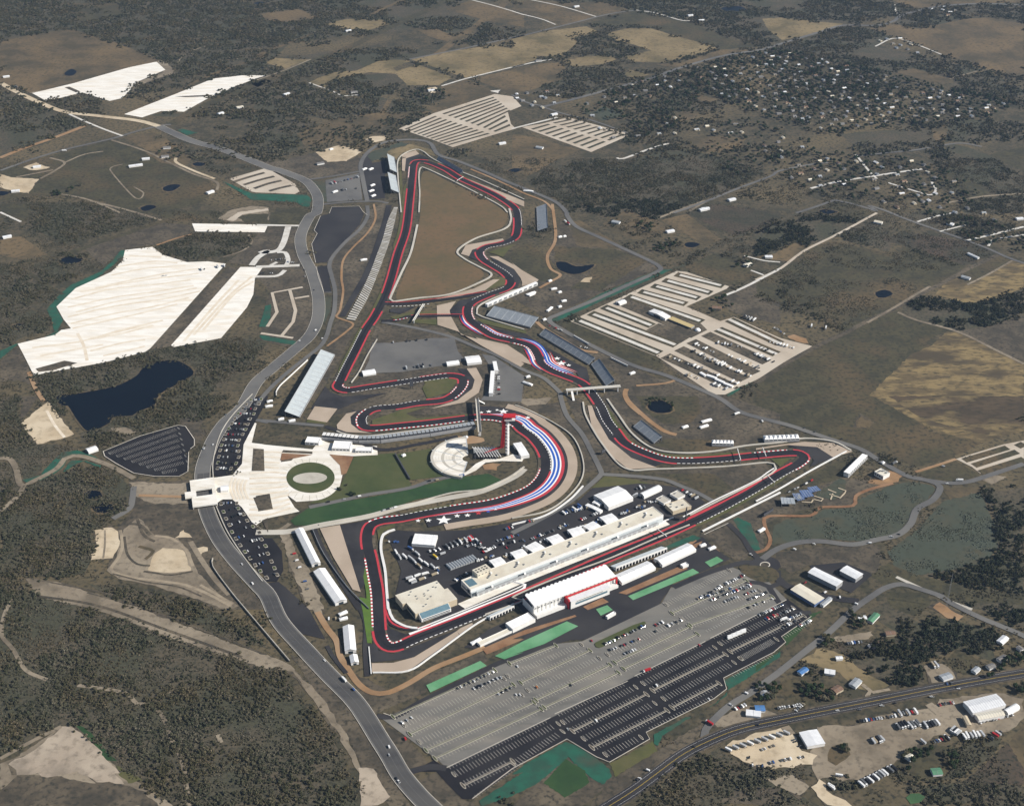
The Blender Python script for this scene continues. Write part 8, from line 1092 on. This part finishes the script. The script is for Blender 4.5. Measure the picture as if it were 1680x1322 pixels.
def tree(w, s, label, group, rg):
    o = empty('oak_tree', (w.x, w.y, .2), rg.uniform(0, 6.28)); o.scale = (s, s, s * rg.uniform(.8, 1.1)); tag(o, label, 'tree', group)
    c = bpy.data.objects.new('trunk', TRK); COL.objects.link(c); c.parent = o; c = bpy.data.objects.new('crown', CR[rg.randrange(6)]); COL.objects.link(c); c.parent = o
def grove(poly, n, s0, s1, place, group, seed, dist=6):
    rg = random.Random(seed); P_ = px(poly); xs = [p[0] for p in P_]; ys = [p[1] for p in P_]; got = []
    for _ in range(n * 40):
        if len(got) >= n: break
        u, v = rg.uniform(min(xs), max(xs)), rg.uniform(min(ys), max(ys))
        if inside(P_, u, v):
            w = P(u, v)
            if all((w - q[1]).length > dist for q in got): got.append((u, w))
    for k, (u, w) in enumerate(sorted(got, key=lambda g_: g_[0])): tree(w, rg.uniform(s0, s1), 'dark leafy tree, %s from left %s' % (nth(k), place), group, rg)
grove("Q 290,570 440,600 500,660 490,690 330,660 270,620", 16, .8, 1.3, 'in the shade patch by the highway', 'trees by the highway houses', 1); grove("Q 390,280 450,270 470,310 430,340", 6, .8, 1.2, 'at the side road bend', 'trees at the side road bend', 2); grove("Q 580,130 680,180 660,240 590,210", 10, .9, 1.3, 'beside the green-roofed long house', 'trees by the green-roofed house', 3); grove("Q 900,1010 1030,960 1100,970 1110,1010 960,1100 930,1110", 11, .8, 1.2, 'in the hedged garden, left side', 'hedged garden trees', 4); grove("Q 1160,1000 1240,990 1240,1100 1180,1090", 8, .8, 1.2, 'in the hedged garden, right side', 'hedged garden trees', 5); grove("Q 520,960 570,940 575,990 530,1000", 3, .8, 1.1, 'on the grass island of the truck yard', 'truck yard island trees', 6); grove("Q 0,560 60,580 40,620 0,620", 4, .8, 1.1, 'at the highway house corner', 'trees by the highway houses', 7)
grove("Q 1420,540 1560,470 1662,450 1662,380 1560,400", 14, .8, 1.3, 'along the houses above the highway', 'trees above the highway', 8); grove("Q 1600,590 1662,580 1662,640 1610,630", 5, .9, 1.3, 'beside the highway at the right edge', 'trees above the highway', 9); grove("G 1190,640 1300,580 1390,640 1340,690 1230,700", 9, .9, 1.4, 'round the brown-roofed house by the campsite', 'trees by the campsite house', 10); grove("G 1380,400 1440,320 1540,380 1500,430 1420,430", 8, .9, 1.3, 'round the gravel lane house', 'trees by the gravel lane house', 11); grove("K 830,60 860,20 960,25 1000,60 990,100 960,110 980,70 900,35 850,70", 12, .6, .9, 'round the pond behind the lone stand', 'pond trees', 12); grove("l 410,470 450,455 470,500 430,510", 2, .9, 1.1, 'on the lawn near the round plaza', 'lawn trees', 13, 3); grove("l 320,450 400,400 390,440 340,480", 4, .5, .8, 'in the shade by the ring walk', 'plaza trees', 14, 3)
grove("A 940,950 1100,920 1140,970 1060,1000 960,990", 12, .8, 1.2, 'round the pasture farmhouses', 'farm trees', 15); grove("A 390,1190 460,1140 540,1135 500,1180 430,1200", 7, .8, 1.1, 'in the clump of the left pasture', 'pasture trees', 16); grove("A 270,1195 360,1190 400,1215 300,1220", 6, .8, 1.1, 'along the left pasture edge', 'pasture trees', 17); grove("G 760,160 830,120 900,170 840,210", 10, .9, 1.3, 'round the white house beyond the perimeter road', 'trees beyond the perimeter road', 18); grove("G 860,300 960,240 1030,230 1040,290 960,340 880,330", 14, .9, 1.3, 'near the pond above the white striped lot', 'trees above the striped lot', 19); grove("C 720,720 900,700 980,760 860,800 760,780", 12, .9, 1.3, 'between the far lane houses', 'lane trees', 20); grove("B 880,560 960,545 1180,560 1150,620 1040,650 900,590", 18, .9, 1.3, 'round the sandy pad farm', 'farm grove trees', 21); grove("C 1500,1000 1640,960 1662,1020 1560,1040", 10, .9, 1.3, 'by the open plots', 'open plot trees', 22)
VAR = 0
grove("O 1480,660 1662,560 1662,640 1560,680", 9, .8, 1.2, 'behind the highway shops', 'trees behind the shops', 23)
# the mass of trees between the houses of the subdivisions
for nm, poly, dn, rg_ in [('subdivision_trees', "X 1135,112 1200,95 1272,82 1360,97 1446,118 1560,146 1680,170 1640,190 1584,202 1465,212 1346,222 1290,205 1240,190 1150,150", .0042, 30), ('hamlet_trees', "X 1280,290 1330,255 1430,250 1560,280 1620,330 1560,345 1420,330 1330,320", .0026, 31), ('roadside_trees', "X 940,178 1070,125 1140,115 1160,150 1100,215 1060,225 1030,205 960,188", .0028, 32), ('plot_trees', "X 1200,190 1300,215 1350,245 1290,280 1200,290 1150,240", .0015, 33), ('right_edge_trees', "X 1500,340 1690,380 1690,420 1600,400", .003, 34)]:
    P_ = px(poly); xs = [p[0] for p in P_]; ys = [p[1] for p in P_]; rg = random.Random(rg_); pts = []; c0, c1 = P((min(xs) + max(xs)) / 2, max(ys)), P((min(xs) + max(xs)) / 2, min(ys)); x0 = min(P(min(xs), min(ys)).x, P(min(xs), max(ys)).x); x1 = max(P(max(xs), min(ys)).x, P(max(xs), max(ys)).x)
    for _ in range(int((c1.y - c0.y) * (x1 - x0) * dn)):
        x, y = rg.uniform(x0, x1), rg.uniform(c0.y, c1.y); u, v = PIX(x, y)
        if inside(P_, u, v) and not any(abs(h[0].x - x) < 9 and abs(h[0].y - y) < 9 for h in HOUSES): pts.append((x, y))
    lb = bpy.data.collections.new('oak_crowns_' + nm)
    for m_ in CR: lb.objects.link(bpy.data.objects.new('crown_shape', m_))
    scatter(nm, np.array(pts), NR.uniform(.7, 1.4, len(pts)), lb, 'mass of dark leafy trees of the ' + nm.replace('_', ' '))
# ------------------------------------------------------------------ haze
hz = MB(); hz.box(-9000, 9000, -400, 12000, -2, CAM_H + 60); hm = bpy.data.materials.new('air_haze'); hm.use_nodes = True; n = hm.node_tree.nodes; n.remove(n['Principled BSDF']); pv = n.new('ShaderNodeVolumePrincipled'); pv.inputs['Color'].default_value = (.48, .68, 1.0, 1); pv.inputs['Density'].default_value = 2.4e-5; pv.inputs['Anisotropy'].default_value = .2
hm.node_tree.links.new(pv.outputs[0], n['Material Output'].inputs['Volume']); tag(hz.build('haze', hm), 'thin bluish air haze over the whole landscape', kind='stuff')
